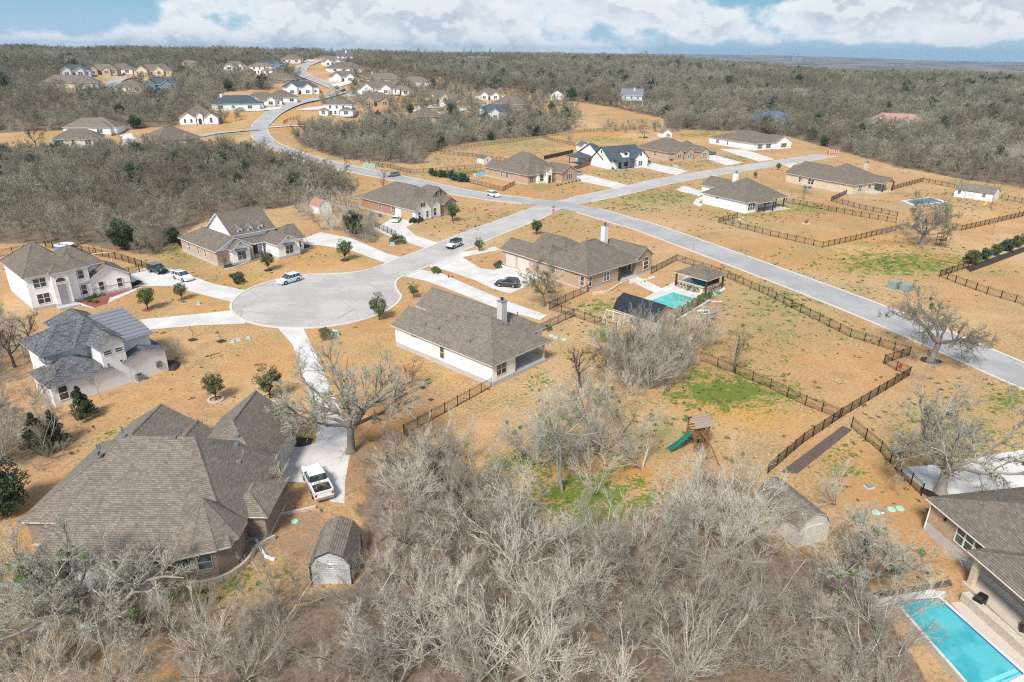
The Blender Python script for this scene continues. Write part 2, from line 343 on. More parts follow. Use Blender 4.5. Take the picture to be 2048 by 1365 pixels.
W_FRONT = [(470, 1420), (500, 1260), (560, 1180), (640, 1190), (735, 1180), (735, 1060), (700, 1010), (770, 930), (860, 905), (950, 970), (1060, 1030), (1150, 1090), (1330, 1020), (1420, 940), (1510, 965), (1490, 1010), (1590, 1125), (1700, 1100), (1750, 1190), (1765, 1225), (1850, 1350), (1900, 1420)]
W_LEFT = [(-80, 490), (-80, 290), (0, 312), (120, 305), (330, 296), (430, 300), (500, 300), (570, 330), (640, 345), (715, 372), (700, 395), (640, 395), (560, 418), (490, 420), (420, 436), (352, 478), (335, 508), (290, 512), (150, 486)]
W_CREEK = [(598, 290), (615, 250), (660, 236), (760, 232), (830, 246), (900, 236), (1000, 240), (1130, 236), (1145, 262), (1080, 272), (1000, 280), (900, 293), (868, 305), (840, 330), (770, 325), (680, 318), (640, 305)]
W_RIGHT = [(1095, 196), (1225, 215), (1330, 238), (1345, 258), (1460, 262), (1570, 272), (1660, 298), (1800, 335), (1930, 360), (2160, 392), (2160, 80), (690, 80), (690, 128), (760, 140), (870, 150), (930, 172), (1080, 180)]
W_HILL = [(-80, 268), (130, 262), (240, 262), (365, 250), (430, 245), (430, 225), (440, 185), (560, 178), (620, 160), (590, 130), (640, 112), (690, 100), (690, 80), (-80, 80)]
W_MID = [(1140, 262), (1250, 250), (1345, 246), (1460, 255), (1440, 268), (1300, 265), (1200, 268)]
W_BL = [(-80, 1195), (60, 1190), (200, 1215), (330, 1225), (480, 1200), (520, 1420), (-80, 1420)]
W_L2 = [(-80, 640), (40, 640), (55, 760), (110, 840), (140, 910), (50, 960), (-80, 960)]
W_CL = [(1195, 705), (1265, 690), (1340, 690), (1400, 670), (1425, 700), (1395, 730), (1330, 800), (1265, 790), (1225, 765)]
W_HS = [(690, 150), (900, 150), (1100, 188), (1180, 240), (1140, 262), (1130, 235), (900, 232), (760, 226), (700, 216), (640, 212), (690, 186)]
W_HL = [(300, 262), (440, 250), (520, 240), (560, 208), (440, 226), (380, 246)]
W_D = [(560, 408), (640, 396), (722, 402), (735, 438), (690, 455), (640, 472), (612, 455), (590, 440)]
W_CY = [(1060, 850), (1225, 800), (1290, 880), (1315, 1000), (1130, 1045), (1035, 960)]
W_SM = [(690, 455), (735, 440), (765, 470), (745, 492), (705, 485)]
GREENS = [(1460, 785, 140, 38, 1.), (1400, 750, 60, 20, .7), (1205, 672, 42, 14, 1.), (1030, 925, 80, 24, .8), (1180, 1010, 150, 70, 1.), (1010, 990, 70, 50, .8), (1110, 900, 60, 40, .6), (1230, 920, 60, 40, .45), (1800, 528, 150, 28, .8), (1200, 615, 60, 20, .6), (330, 490, 50, 26, .8), (300, 1150, 200, 40, .7),
          (930, 345, 60, 6, .8), (1450, 320, 70, 10, .55), (1600, 420, 120, 14, .5), (1500, 420, 80, 20, .4), (1300, 390, 120, 20, .45), (1680, 930, 60, 40, .5), (2020, 800, 60, 40, .6), (1580, 600, 140, 60, .3), (1500, 690, 160, 70, .3), (700, 395, 80, 10, .6),
          (1050, 290, 120, 10, .4), (1210, 280, 80, 8, .55), (380, 560, 60, 20, .4), (250, 880, 60, 40, .35), (920, 1000, 60, 40, .4), (1080, 760, 40, 26, .5), (1000, 265, 120, 8, .4), (1900, 880, 160, 60, .4), (620, 395, 60, 14, .7), (1400, 270, 70, 6, .6)]
ORANGE = [(1480, 835, 140, 30, 1.), (1000, 930, 60, 26, .9), (1750, 500, 160, 36, .9), (1270, 940, 40, 40, .8), (1960, 440, 120, 20, .6), (450, 580, 160, 60, .55), (640, 790, 160, 120, .5), (620, 520, 120, 40, .5), (900, 700, 200, 60, .35), (780, 880, 80, 80, .75), (30, 1080, 60, 90, .9), (1790, 970, 120, 60, .6), (500, 240, 90, 14, .7), (1080, 380, 120, 14, .6), (1220, 270, 90, 7, .8), (560, 700, 120, 60, .3)]
OLIVE = [(1330, 398, 170, 34, 1.), (1470, 425, 130, 30, .8), (1560, 620, 170, 80, .9), (1760, 520, 170, 40, .6), (1500, 545, 120, 40, .6), (960, 440, 90, 24, .8), (1000, 285, 160, 22, .9), (1250, 640, 90, 50, .6), (1330, 870, 130, 70, .9), (1900, 870, 170, 90, .9), (1990, 790, 80, 40, .8), (1680, 940, 80, 50, .7), (1250, 350, 120, 16, .8), (1400, 330, 70, 10, .7), (850, 320, 120, 14, .6), (420, 560, 60, 24, .6), (230, 900, 90, 60, .7), (1950, 400, 120, 40, .5), (1130, 450, 120, 20, .7), (600, 270, 60, 20, .5), (960, 150, 200, 20, .5), (330, 1200, 260, 90, .8)]
LITTER = [(760, 930, 90, 70, .9), (620, 1085, 110, 80, .9), (1250, 745, 120, 60, .8), (840, 790, 80, 50, .6), (1600, 1160, 130, 80, .8), (300, 1260, 330, 90, .8), (50, 720, 90, 90, .8), (80, 880, 110, 90, .7), (1180, 800, 110, 60, .5), (720, 440, 60, 40, .8), (640, 420, 70, 30, .7), (1120, 640, 60, 30, .5), (1150, 980, 120, 60, .7), (1800, 1130, 80, 60, .6), (400, 380, 200, 60, .5)]
RED = [(740, 940, 80, 60, .9), (600, 1060, 80, 60, .5), (1200, 730, 60, 30, .6), (1300, 740, 60, 30, .5), (1600, 1190, 70, 60, .6), (1680, 1140, 60, 40, .5), (470, 1140, 40, 30, .6), (760, 270, 160, 30, .5)]
def path_mask(px, py):
    g = np.zeros(px.shape)
    return g
HOUSE_CLEAR = []                                   # (x, y, r): no woods here
def road_dist(x, y):
    d = np.full(np.shape(x), 1e9)
    for line, w in ROADS:
        for p in line[::2]: d = np.minimum(d, np.hypot(x-p[0], y-p[1])-w)
    return np.minimum(d, np.hypot(x-CDS[0], y-CDS[1])-CDS_R)

# ------------------------------------------------------------------ ground
def build_ground():
    na, nr = 760, 520
    az = np.linspace(R(-72), R(72), na); rr = np.concatenate([[8.0], np.geomspace(14, 11500, nr-1)])
    A, D = np.meshgrid(az, rr); X = D*np.sin(A); Y = D*np.cos(A)-6.0*(D < 9); Z = ground_h(X, Y)
    V = np.stack([X, Y, Z], -1).reshape(-1, 3)
    i = np.arange(nr-1)[:, None]*na+np.arange(na-1)[None]; Q = np.stack([i, i+1, i+na+1, i+na], -1).reshape(-1, 4)[:, ::-1]
    px, py = to_px(V[:, 0], V[:, 1], V[:, 2]); dist = np.hypot(V[:, 0], V[:, 1])
    woods = np.zeros(len(V))
    for ox, oy in ((0, 0), (3, 0), (-3, 0), (0, 3), (0, -3), (2, 2), (-2, -2)):
        qx, qy = to_px(V[:, 0]+ox, V[:, 1]+oy, V[:, 2]); one = np.zeros(len(V))
        for w, k in ((W_FRONT, 1), (W_LEFT, 1), (W_CREEK, 1), (W_RIGHT, 1), (W_HILL, 1), (W_MID, .45), (W_BL, .55), (W_L2, .6), (W_CL, .6), (W_SM, .9), (W_CY, .25)): one = np.maximum(one, k*in_poly(qx, qy, w))
        woods += one/7
    woods[(dist > 700)] = np.maximum(woods, sstep(700, 1000, dist))[dist > 700]
    for x, y, r in HOUSE_CLEAR: woods *= sstep(r*0.85, r*1.25, np.hypot(V[:, 0]-x, V[:, 1]-y))
    def blobs(L):
        g = np.zeros(len(V))
        for x, y, sx, sy, a in L: g = np.maximum(g, a*np.exp(-((px-x)/sx)**2-((py-y)/sy)**2))
        return g*(dist < 600)
    oli, ltr = blobs(OLIVE), blobs(LITTER); grn, org, red = blobs(GREENS), blobs(ORANGE), blobs(RED)
    me = np_mesh('ground', V, Q, ground_mat(), True)
    ca = me.color_attributes.new('cover', 'FLOAT_COLOR', 'POINT')
    ca.data.foreach_set('color', np.stack([woods, grn, org, red], -1).astype(np.float32).ravel())
    c2 = me.color_attributes.new('cover_two', 'FLOAT_COLOR', 'POINT'); c2.data.foreach_set('color', np.stack([oli, ltr, oli*0, oli*0+1], -1).astype(np.float32).ravel())
    o = bpy.data.objects.new('ground', me); COL.objects.link(o); tag(o, 'dry tan lawns and brown woodland floor of the estate', 'ground', kind='structure')
def ground_mat():
    m, t, b = newmat('dry_grass_ground'); tc = t.n('ShaderNodeTexCoord'); v = tc.outputs['Object']
    at_ = t.n('ShaderNodeAttribute', attribute_name='cover'); s = t.n('ShaderNodeSeparateColor', ins={0: at_.outputs['Color']})
    at2 = t.n('ShaderNodeAttribute', attribute_name='cover_two'); s2 = t.n('ShaderNodeSeparateColor', ins={0: at2.outputs['Color']})
    wood, grn, org, red = s.outputs[0], s.outputs[1], s.outputs[2], at_.outputs['Alpha']
    n1, n2, n3, n4 = t.noise(v, 0.06, 5), t.noise(v, 0.45, 6, .62), t.noise(v, 2.6, 5, .65), t.noise(v, 11.0, 3, .6)
    lawn = t.mix(t.ramp(n2, .3, .7), (.40, .228, .10), (.52, .318, .155))
    lawn = t.mix(t.m('MULTIPLY', t.ramp(n1, .42, .66), .55), lawn, (.42, .30, .17))
    lawn = t.mix(t.m('MULTIPLY', t.ramp(n3, .46, .66), .75), lawn, (.25, .145, .07))
    lawn = t.mix(t.m('MULTIPLY', t.ramp(n4, .46, .74), .6), lawn, (.64, .43, .24))
    lawn = t.mix(t.m('MULTIPLY', org, t.ramp(n2, .2, .6)), lawn, (.52, .265, .065))
    lawn = t.mix(t.m('MULTIPLY', red, t.ramp(n3, .2, .65)), lawn, (.27, .125, .07))
    n5 = t.noise(t.n('ShaderNodeVectorMath', operation='ADD', ins={0: v, 1: (37.0, 11.0, 3.0)}).outputs[0], 0.033, 4, .6); n6 = t.noise(v, 0.11, 6, .62)
    lawn = t.mix(t.m('MULTIPLY', t.ramp(n5, .50, .64), .5), lawn, (.53, .375, .215)); lawn = t.mix(t.m('MULTIPLY', t.ramp(n5, .50, .36), .5), lawn, (.40, .225, .105))
    lawn = t.mix(t.m('MULTIPLY', t.ramp(t.m('ADD', t.m('MULTIPLY', n6, .7), t.m('MULTIPLY', n3, .3)), .54, .64), .6), lawn, (.30, .195, .12))
    wv = t.n('ShaderNodeTexWave', wave_type='BANDS', ins={'Vector': t.n('ShaderNodeVectorRotate', ins={0: v, 'Angle': R(40)}).outputs[0], 'Scale': .42, 'Distortion': 5.0, 'Detail': 3.0, 'Detail Scale': 1.4})
    lawn = t.mix(t.m('MULTIPLY', t.m('MULTIPLY', t.ramp(wv.outputs[0], .45, .9), t.ramp(n1, .42, .62)), .14), lawn, (.60, .44, .26))
    thin = t.m('MULTIPLY', t.ramp(t.m('ADD', n3, t.m('MULTIPLY', t.m('SUBTRACT', n1, .5), 1.0)), .50, .66), t.ramp(t.noise(v, 0.02, 3), .38, .56))
    lawn = t.mix(t.m('MULTIPLY', thin, .6), lawn, (.17, .175, .055))
    nm = t.m('SUBTRACT', t.m('ADD', t.m('MULTIPLY', n3, .5), t.m('MULTIPLY', n2, .5)), .5)
    om = t.ramp(t.m('ADD', t.m('MULTIPLY', s2.outputs[0], .55), t.m('MULTIPLY', nm, 3.0)), .12, .62)
    lawn = t.mix(t.m('MULTIPLY', om, .85), lawn, t.mix(t.ramp(n4, .3, .7), (.215, .185, .075), (.40, .315, .16)))
    lm = t.ramp(t.m('ADD', t.m('MULTIPLY', s2.outputs[1], .6), t.m('MULTIPLY', nm, 2.6)), .16, .56)
    lawn = t.mix(t.m('MULTIPLY', lm, .9), lawn, t.mix(t.ramp(n4, .3, .7), (.20, .125, .08), (.37, .26, .17)))
    gm = t.ramp(t.m('ADD', t.m('MULTIPLY', t.m('POWER', grn, .7), .66), t.m('MULTIPLY', nm, 3.2)), .26, .56)
    gcol = t.mix(t.ramp(n4, .3, .7), (.05, .12, .012), (.15, .20, .03))
    lawn = t.mix(t.m('MULTIPLY', gm, .9), lawn, gcol)
    lit = t.mix(t.ramp(n3, .3, .7), (.135, .098, .072), (.25, .18, .125))
    lit = t.mix(t.m('MULTIPLY', t.ramp(n4, .5, .8), .5), lit, (.42, .33, .25))
    lit = t.mix(t.m('MULTIPLY', t.ramp(n2, .52, .7), .5), lit, (.12, .125, .05))
    wm = t.ramp(t.m('ADD', wood, t.m('MULTIPLY', t.m('SUBTRACT', n2, .5), .8)), .4, .62)
    col = t.mix(wm, lawn, lit)
    sv = t.n('ShaderNodeSeparateXYZ', ins={0: v}); far = t.ramp(sv.outputs[1], 1300, 2600)
    fc = t.mix(t.ramp(t.noise(v, 0.004, 6, .6), .4, .6), (.09, .10, .08), (.24, .19, .135))
    fc = t.mix(t.m('MULTIPLY', t.ramp(t.noise(v, 0.0016, 4, .5), .58, .66), .7), fc, (.34, .27, .19))
    t.set(b, 'Base Color', t.mix(far, col, fc)); b.inputs['Roughness'].default_value = 1.0; b.inputs['Specular IOR Level'].default_value = 0.1
    bump(t, b, t.m('ADD', n3, t.m('MULTIPLY', n4, .5)), 0.5, 0.12)
    return m

def asphalt_mat(name, ca, cb):
    m, t, b = newmat(name); v = t.n('ShaderNodeTexCoord').outputs['Object']
    n1, n2, n3 = t.noise(v, 0.12, 5), t.noise(v, 1.3, 5, .65), t.noise(v, 14, 3)
    c = t.mix(t.ramp(n1, .40, .60), ca, cb); c = t.mix(t.m('MULTIPLY', t.ramp(n2, .50, .72), .5), c, (.24, .23, .22))
    st = t.n('ShaderNodeMapping', ins={0: v, 'Rotation': (0, 0, R(-40)), 'Scale': (.06, 1.1, 1)}); c = t.mix(t.m('MULTIPLY', t.ramp(t.noise(st.outputs[0], 1.0, 4, .6), .52, .68), .35), c, (.28, .265, .25))
    c = t.mix(t.m('MULTIPLY', n3, .3), c, (.46, .45, .44))
    vo = t.n('ShaderNodeTexVoronoi', feature='DISTANCE_TO_EDGE', ins={'Vector': v, 'Scale': .13}); crack = t.m('MULTIPLY', t.m('LESS_THAN', vo.outputs[0], .007), t.ramp(n1, .40, .55))
    c = t.mix(t.m('MULTIPLY', crack, .4), c, (.14, .135, .13))
    t.set(b, 'Base Color', c); b.inputs['Roughness'].default_value = .9; bump(t, b, n3, .2); return m
def drive_mat():
    m, t, b = newmat('pale_concrete'); v = t.n('ShaderNodeTexCoord').outputs['Object']
    n1, n2, n3 = t.noise(v, 0.25, 5), t.noise(v, 1.6, 6, .65), t.noise(v, 12, 3)
    c = t.mix(t.ramp(n1, .35, .65), (.50, .475, .44), (.62, .60, .565)); c = t.mix(t.m('MULTIPLY', t.ramp(n2, .52, .78), .55), c, (.42, .375, .32)); c = t.mix(t.m('MULTIPLY', n3, .25), c, (.68, .66, .63))
    br = t.n('ShaderNodeTexBrick', offset=0.0, ins={'Vector': t.n('ShaderNodeVectorRotate', ins={0: v, 'Angle': R(-42)}).outputs[0], 'Color1': (0, 0, 0), 'Color2': (0, 0, 0), 'Mortar': (1, 1, 1), 'Scale': 1.0, 'Mortar Size': .02, 'Brick Width': 3.6, 'Row Height': 3.6})
    c = t.mix(t.m('MULTIPLY', br.outputs[0], .45), c, (.25, .225, .2))
    t.set(b, 'Base Color', c); b.inputs['Roughness'].default_value = .9; bump(t, b, n3, .15); return m
M['asphalt'] = asphalt_mat('grey_asphalt', (.295, .288, .280), (.37, .36, .347)); M['asphalt_old'] = asphalt_mat('worn_asphalt', (.375, .348, .318), (.455, .425, .39)); M['drive'] = drive_mat()
M['kerb'] = plain('kerb_concrete', (.58, .55, .50), .9, .15, 2.0)
def lift(x, y): return 0.35*sstep(345, 470, np.hypot(x, y))
def ribbon(line, w0, w1, z):
    """strip between two offsets of a centre line, draped on the ground"""
    d = np.gradient(line, axis=0); d /= np.linalg.norm(d, axis=1)[:, None]; nrm = np.stack([-d[:, 1], d[:, 0]], -1)
    a, b = line+nrm*w0, line+nrm*w1
    za = ground_h(line[:, 0], line[:, 1])+lift(line[:, 0], line[:, 1])+z
    return np.concatenate([np.c_[a, za], np.c_[b, za]]), len(line)
def strip(name, line, w0, w1, z, mat, label, cat, keep=None):
    V, n = ribbon(line, w0, w1, z); F = [(i, i+1, n+i+1, n+i) for i in range(n-1) if keep is None or keep[i]]
    if w0 < w1: F = [f[::-1] for f in F]
    return tag(mesh_obj(name, V, F, mat), label, cat, kind='structure')
def build_roads():
    strip('road', ROAD_MAIN, 4.2, -4.2, .050, M['asphalt'], 'grey asphalt main road sweeping from the corner up the far hill', 'road')
    strip('road', ROAD_CROSS, 4.2, -4.2, .046, M['asphalt_old'], 'grey asphalt cross street from the turning circle to the barrier', 'road')
    strip('road', ROAD_LEFT, 3.6, -3.6, .044, M['asphalt'], 'narrow asphalt side road running left past the white houses', 'road')
    strip('road', ROAD_SPUR, 2.2, -2.2, .042, M['drive'], 'pale lane leading right from the road bend', 'road')
    strip('road', ROAD_FAR, 4.0, -4.0, .044, M['asphalt'], 'short pale street between the houses on the left hill', 'road')
    n = 96; c = [(CDS[0]+CDS_R*math.cos(2*math.pi*i/n), CDS[1]+CDS_R*math.sin(2*math.pi*i/n)) for i in range(n)]
    # flared neck joining the circle to the street
    e = ROAD_CROSS[3]; dr = (e-CDS)/np.linalg.norm(e-CDS); nr = np.array([-dr[1], dr[0]])
    MB().poly([(x, y, .040) for x, y in c]).build('road', M['asphalt_old'])
    tag(COL.objects[-1], 'round asphalt turning circle at the end of the cross street', 'road', kind='structure')
    neck = [CDS+dr*9+nr*11.2, CDS+dr*9-nr*11.2]
    q = []
    for k in range(9):
        s = k/8; q.append(CDS+dr*(9.3+s*9.5)-nr*(11.4-(11.4-4.2)*(1-(1-s)**2)))
    for k in range(8, -1, -1):
        s = k/8; q.append(CDS+dr*(9.3+s*9.5)+nr*(11.4-(11.4-4.2)*(1-(1-s)**2)))
    tag(MB().poly([(p[0], p[1], .036) for p in q]).build('road', M['asphalt_old']), 'flared asphalt neck between the turning circle and the street', 'road', kind='structure')
    # kerbs
    V = []; F = []
    def add_kerb(line, off, skip=None, h=.11, w=.42):
        sgn = 1 if off > 0 else -1
        a, n = ribbon(line, off, off+sgn*w, h); base = len(V)
        lo = a[:n].copy(); lo[:, 2] -= h+.02; hi = a[n:].copy(); hi[:, 2] -= h+.02
        V.extend(map(tuple, np.concatenate([a, lo, hi])))
        mid = line
        for i in range(n-1):
            if skip is not None and (skip(mid[i]) or skip(mid[i+1])): continue
            F.append((base+i, base+i+1, base+n+i+1, base+n+i)); F.append((base+2*n+i, base+2*n+i+1, base+i+1, base+i)); F.append((base+n+i, base+n+i+1, base+3*n+i+1, base+3*n+i))
    J = np.array(at(1122, 411)[:2]); JL = np.array(at(516, 262)[:2]); JS = np.array(at(545, 255)[:2])
    for off in (4.2, -4.2):
        # side of the cross street on either side of the main road
        def sk(p, off=off): return np.hypot(*(p-J)) < 8.5 or (off > 0 and np.hypot(*(p-JL)) < 9) or (off < 0 and np.hypot(*(p-JS)) < 8)
        add_kerb(ROAD_MAIN, off, sk)
        add_kerb(ROAD_CROSS, off, lambda p: np.hypot(*(p-J)) < 10 or np.hypot(*(p-CDS)) < 18.4)
    for off in (3.6, -3.6): add_kerb(ROAD_LEFT, off, lambda p: np.hypot(*(p-JL)) < 8)
    # kerb round the circle and its neck
    a0 = math.atan2(dr[1], dr[0]); th = np.linspace(a0+R(51.5), a0+R(308.5), 80); ring = np.stack([CDS[0]+CDS_R*np.cos(th), CDS[1]+CDS_R*np.sin(th)], -1)
    L2 = np.array(q[9:]); R2 = np.array(q[:9])
    full = np.concatenate([L2, ring, R2]); add_kerb(full, -0.02)
    k = mesh_obj('kerb', V, F, M['kerb']); tag(k, 'pale concrete kerb along the roads', 'kerb', kind='structure')
    for i, (lab, poly) in enumerate(DRIVES.items()):
        pts = P(poly); tag(MB().poly([(x, y, .026+.0012*i) for x, y in pts][::-1]).build('driveway', M['drive']), lab, 'driveway', kind='structure')
    for i, poly in enumerate(FARDRIVES):
        pts = smooth_line(P(poly)+[P(poly)[0]], 4.0)[:-1]
        cx, cy = pts.mean(0); V2 = [(x, y, gh(x, y)+float(lift(x, y))*.6+.1) for x, y in pts]; V2.append((cx, cy, gh(cx, cy)+float(lift(cx, cy))*.6+.12)); n2 = len(pts)
        tag(mesh_obj('driveway', V2, [((j+1) % n2, j, n2) for j in range(n2)], M['drive']), 'pale concrete drive among the far houses', 'driveway', kind='structure')
    # small paths
    paths = [([(135, 606), (190, 618), (283, 576), (278, 568), (190, 608), (150, 598)], 'drive', 'concrete walk to the porch of the white two storey house'),
             ([(1255, 560), (1275, 553), (1325, 578), (1308, 586)], 'drive', 'concrete walk from the tan brick patio to the pool'),
             ([(1560, 945), (1685, 852), (1705, 860), (1595, 948)], 'brownpath', 'brown bark path along the black fence'),
             ([(928, 504), (900, 512), (888, 520), (905, 522), (925, 515), (960, 508), (1000, 500), (990, 494)], 'drive', 'curved concrete walk beside the tan brick garage'),
             ([(1405, 393), (1392, 398), (1386, 408), (1400, 414), (1406, 410), (1397, 405), (1412, 397)], 'drive', 'curved concrete walk at the white brick house')]
    for i, (poly, mt, lab) in enumerate(paths):
        tag(MB().poly([(x, y, .022-.0012*i) for x, y in P(poly)][::-1]).build('path', M[mt]), lab, 'path', kind='structure')
# ------------------------------------------------------------------ houses
class House:
    """a house in its own frame: blocks of wall and roof, then windows, doors, vents and so on as parts"""
    def __init__(s, label, org, th, wall, roof, trim='trim', name='house', cat='house', found=0.35, zb=None, clear=True):
        s.x0, s.y0 = org[0], org[1]; s.th = R(th); s.zb = gh(*org[:2])+float(lift(*org[:2]))*.3 if zb is None else zb
        s.e = thing(name, (s.x0, s.y0, s.zb), s.th, label, cat)
        s.wallm, s.roofm, s.trimm, s.found = wall, roof, trim, found
        s.walls = {}; s.roof = {}; s.fas = MB(); s.cap = MB(); s.fo = MB(); s.blocks = []; s.planes = []; s.k = 0
        s.clear = clear
    def world(s, x, y):
        c, n = math.cos(s.th), math.sin(s.th); return (s.x0+c*x-n*y, s.y0+n*x+c*y)
    def wmb(s, m): return s.walls.setdefault(m or s.wallm, MB())
    def block(s, x0, y0, x1, y1, e, ax='x', ends='hh', sl=.58, wall=True, z0=0.0, o=.45, wm=None, rm=None, found=None, gm=None):
        """walls x0..x1, y0..y1 up to the eave e under a hip (h) or gable (g) roof with its ridge along ax"""
        s.k += 1; j = .004*s.k; x0 += j; y0 += j; x1 -= j; y1 -= j; e += .005*s.k
        fz = s.found if found is None else found
        if wall:
            w = s.wmb(wm); zz = z0 if z0 > .3 else -.4
            for a, b in (((x0, y0), (x1, y0)), ((x1, y0), (x1, y1)), ((x1, y1), (x0, y1)), ((x0, y1), (x0, y0))): w.poly([(*a, zz), (*b, zz), (*b, e), (*a, e)])
            if z0 < .3 and fz > 0: s.fo.box(x0-.035, y0-.035, -.5, x1+.035, y1+.035, fz)
        T = (lambda p: p) if ax == 'x' else (lambda p: (p[1], p[0], p[2]))
        if ax == 'y': x0, y0, x1, y1 = y0, x0, y1, x1
        X0, X1, Y0, Y1 = x0-o, x1+o, y0-o, y1+o; hw = (Y1-Y0)/2; yc = (Y0+Y1)/2; zr = e+sl*hw
        xa = X0+hw if ends[0] == 'h' else X0; xb = X1-hw if ends[1] == 'h' else X1
        if xa > xb: xa = xb = (xa+xb)/2
        A, B, C, D = (X0, Y0, e), (X1, Y0, e), (X1, Y1, e), (X0, Y1, e); RA, RB = (xa, yc, zr), (xb, yc, zr)
        polys = [[A, B, RB, RA], [C, D, RA, RB]]
        if ends[0] == 'h': polys.append([D, A, RA])
        if ends[1] == 'h': polys.append([B, C, RB])
        rf = s.roof.setdefault(rm or s.roofm, MB()); t = .15
        dn = lambda p: (p[0], p[1], p[2]-t)
        for p in polys:
            q = [T(v) for v in (p if ax == 'x' else p[::-1])]
            if q[2] == q[3 % len(q)]: q = q[:3]
            rf.poly(q); s.fas.poly([T(dn(v)) for v in (p[::-1] if ax == 'x' else p)])
        E = [(A, B), (C, D)]+([(D, A)] if ends[0] == 'h' else [(A, RA), (D, RA)])+([(B, C)] if ends[1] == 'h' else [(B, RB), (C, RB)])
        for a, b in E: s.fas.poly([T(a), T(dn(a)), T(dn(b)), T(b)])
        for i, g in ((0, ends[0]), (1, ends[1])):
            if g == 'g' and wall is not None:
                xx = (x0, x1)[i]; eo = e+sl*o-t*.9
                s.wmb(gm or wm).poly([T(v) for v in [(xx, y0, e-.01), (xx, y1, e-.01), (xx, y1, eo), (xx, yc, zr-t), (xx, y0, eo)]])
        caps = [(RA, RB)]+([(A, RA), (D, RA)] if ends[0] == 'h' else [])+([(B, RB), (C, RB)] if ends[1] == 'h' else [])
        for a, b in caps:
            a, b = Vector(T(a)), Vector(T(b))
            if (b-a).length < .3: continue
            d = b-a; h = Vector((d.x, d.y, 0)).normalized(); sd_ = Vector((-h.y, h.x, 0))*.15; up = Vector((0, 0, .055)); lo = Vector((0, 0, -.035))
            s.cap.poly([a+up, b+up, b+sd_+lo, a+sd_+lo]); s.cap.poly([b+up, a+up, a-sd_+lo, b-sd_+lo])
        s.planes.append((ax, X0, X1, Y0, Y1, e, sl, ends, hw, yc)); return s
    def roofz(s, x, y):
        z = 0
        for ax, X0, X1, Y0, Y1, e, sl, ends, hw, yc in s.planes:
            u, v = (x, y) if ax == 'x' else (y, x)
            if X0 <= u <= X1 and Y0 <= v <= Y1:
                d = hw-abs(v-yc)
                if ends[0] == 'h': d = min(d, u-X0)
                if ends[1] == 'h': d = min(d, X1-u)
                z = max(z, e+sl*d)
        return z
    def _face(s, f, x, y):
        n = {'S': (0, -1), 'N': (0, 1), 'E': (1, 0), 'W': (-1, 0)}[f]; u = {'S': (1, 0), 'N': (-1, 0), 'E': (0, 1), 'W': (0, -1)}[f]
        return lambda a, d, z: (x+u[0]*a+n[0]*d, y+u[1]*a+n[1]*d, z)
    def slab(s, mb, T, a0, a1, z0, z1, d0, d1):
        c = [T(a, d, z) for d in (d0, d1) for a, z in ((a0, z0), (a1, z0), (a1, z1), (a0, z1))]; i = len(mb.v); mb.v += c
        mb.f += [tuple(i+k for k in q) for q in ((3, 2, 1, 0), (4, 5, 6, 7), (0, 1, 5, 4), (1, 2, 6, 5), (2, 3, 7, 6), (3, 0, 4, 7))]
    def win(s, f, x, y, z, w=.9, h=1.6, n=1, arch=False, shutter=None, trim=None, label=None):
        """n windows side by side, centred at (x, y, z) on a wall facing f"""
        for i in range(n):
            T0 = s._face(f, x, y); off = (i-(n-1)/2)*(w+.14); T = lambda a, d, zz: T0(a+off, d, zz)
            fr = MB(); b = .09
            for a0, a1, z0, z1 in ((-w/2-b, w/2+b, z-h/2-b, z-h/2), (-w/2-b, w/2+b, z+h/2, z+h/2+b), (-w/2-b, -w/2, z-h/2, z+h/2), (w/2, w/2+b, z-h/2, z+h/2), (-w/2, w/2, z-.035, z+.035)): s.slab(fr, T, a0, a1, z0, z1, -.02, .07)
            if arch:
                k = 10; pts = [(w/2*math.cos(math.pi*q/k), z+h/2+b+w/2*math.sin(math.pi*q/k)) for q in range(k+1)]
                ou = [((w/2+b)*math.cos(math.pi*q/k), z+h/2+b+(w/2+b)*math.sin(math.pi*q/k)) for q in range(k+1)]
                for q in range(k): fr.poly([T(pts[q][0], .07, pts[q][1]), T(ou[q][0], .07, ou[q][1]), T(ou[q+1][0], .07, ou[q+1][1]), T(pts[q+1][0], .07, pts[q+1][1])])
            fo = fr.build('window', M[trim or 'trimw'], s.e)
            if label: fo['label'] = label
            g = MB(); s.slab(g, T, -w/2, w/2, z-h/2, z+h/2, -.02, .028)
            if arch: g.poly([T(a, .03, zz) for a, zz in pts])
            g.build('pane', M['glass'], fo)
            if shutter:
                for sg in (-1, 1):
                    q = MB(); s.slab(q, T, sg*(w/2+.14), sg*(w/2+.48), z-h/2-.05, z+h/2+.05, -.02, .06); q.build('shutter', M[shutter], s.e)
        return s
    def panel(s, name, f, x, y, z0, w, h, mat, d=.04, label=None, ribs=0, frame=True):
        T = s._face(f, x, y); q = MB(); s.slab(q, T, -w/2, w/2, z0, z0+h, -.02, d)
        for i in range(1, ribs): s.slab(q, T, -w/2, w/2, z0+h*i/ribs-.03, z0+h*i/ribs+.03, d-.001, d+.018)
        o = q.build(name, M[mat], s.e)
        if frame:
            q = MB()
            for a0, a1, b0, b1 in ((-w/2-.12, -w/2, z0, z0+h+.12), (w/2, w/2+.12, z0, z0+h+.12), (-w/2, w/2, z0+h, z0+h+.12)): s.slab(q, T, a0, a1, b0, b1, -.02, d+.03)
            q.build('door_frame', M[s.trimm], o)
        if label: o['label'] = label
        return s
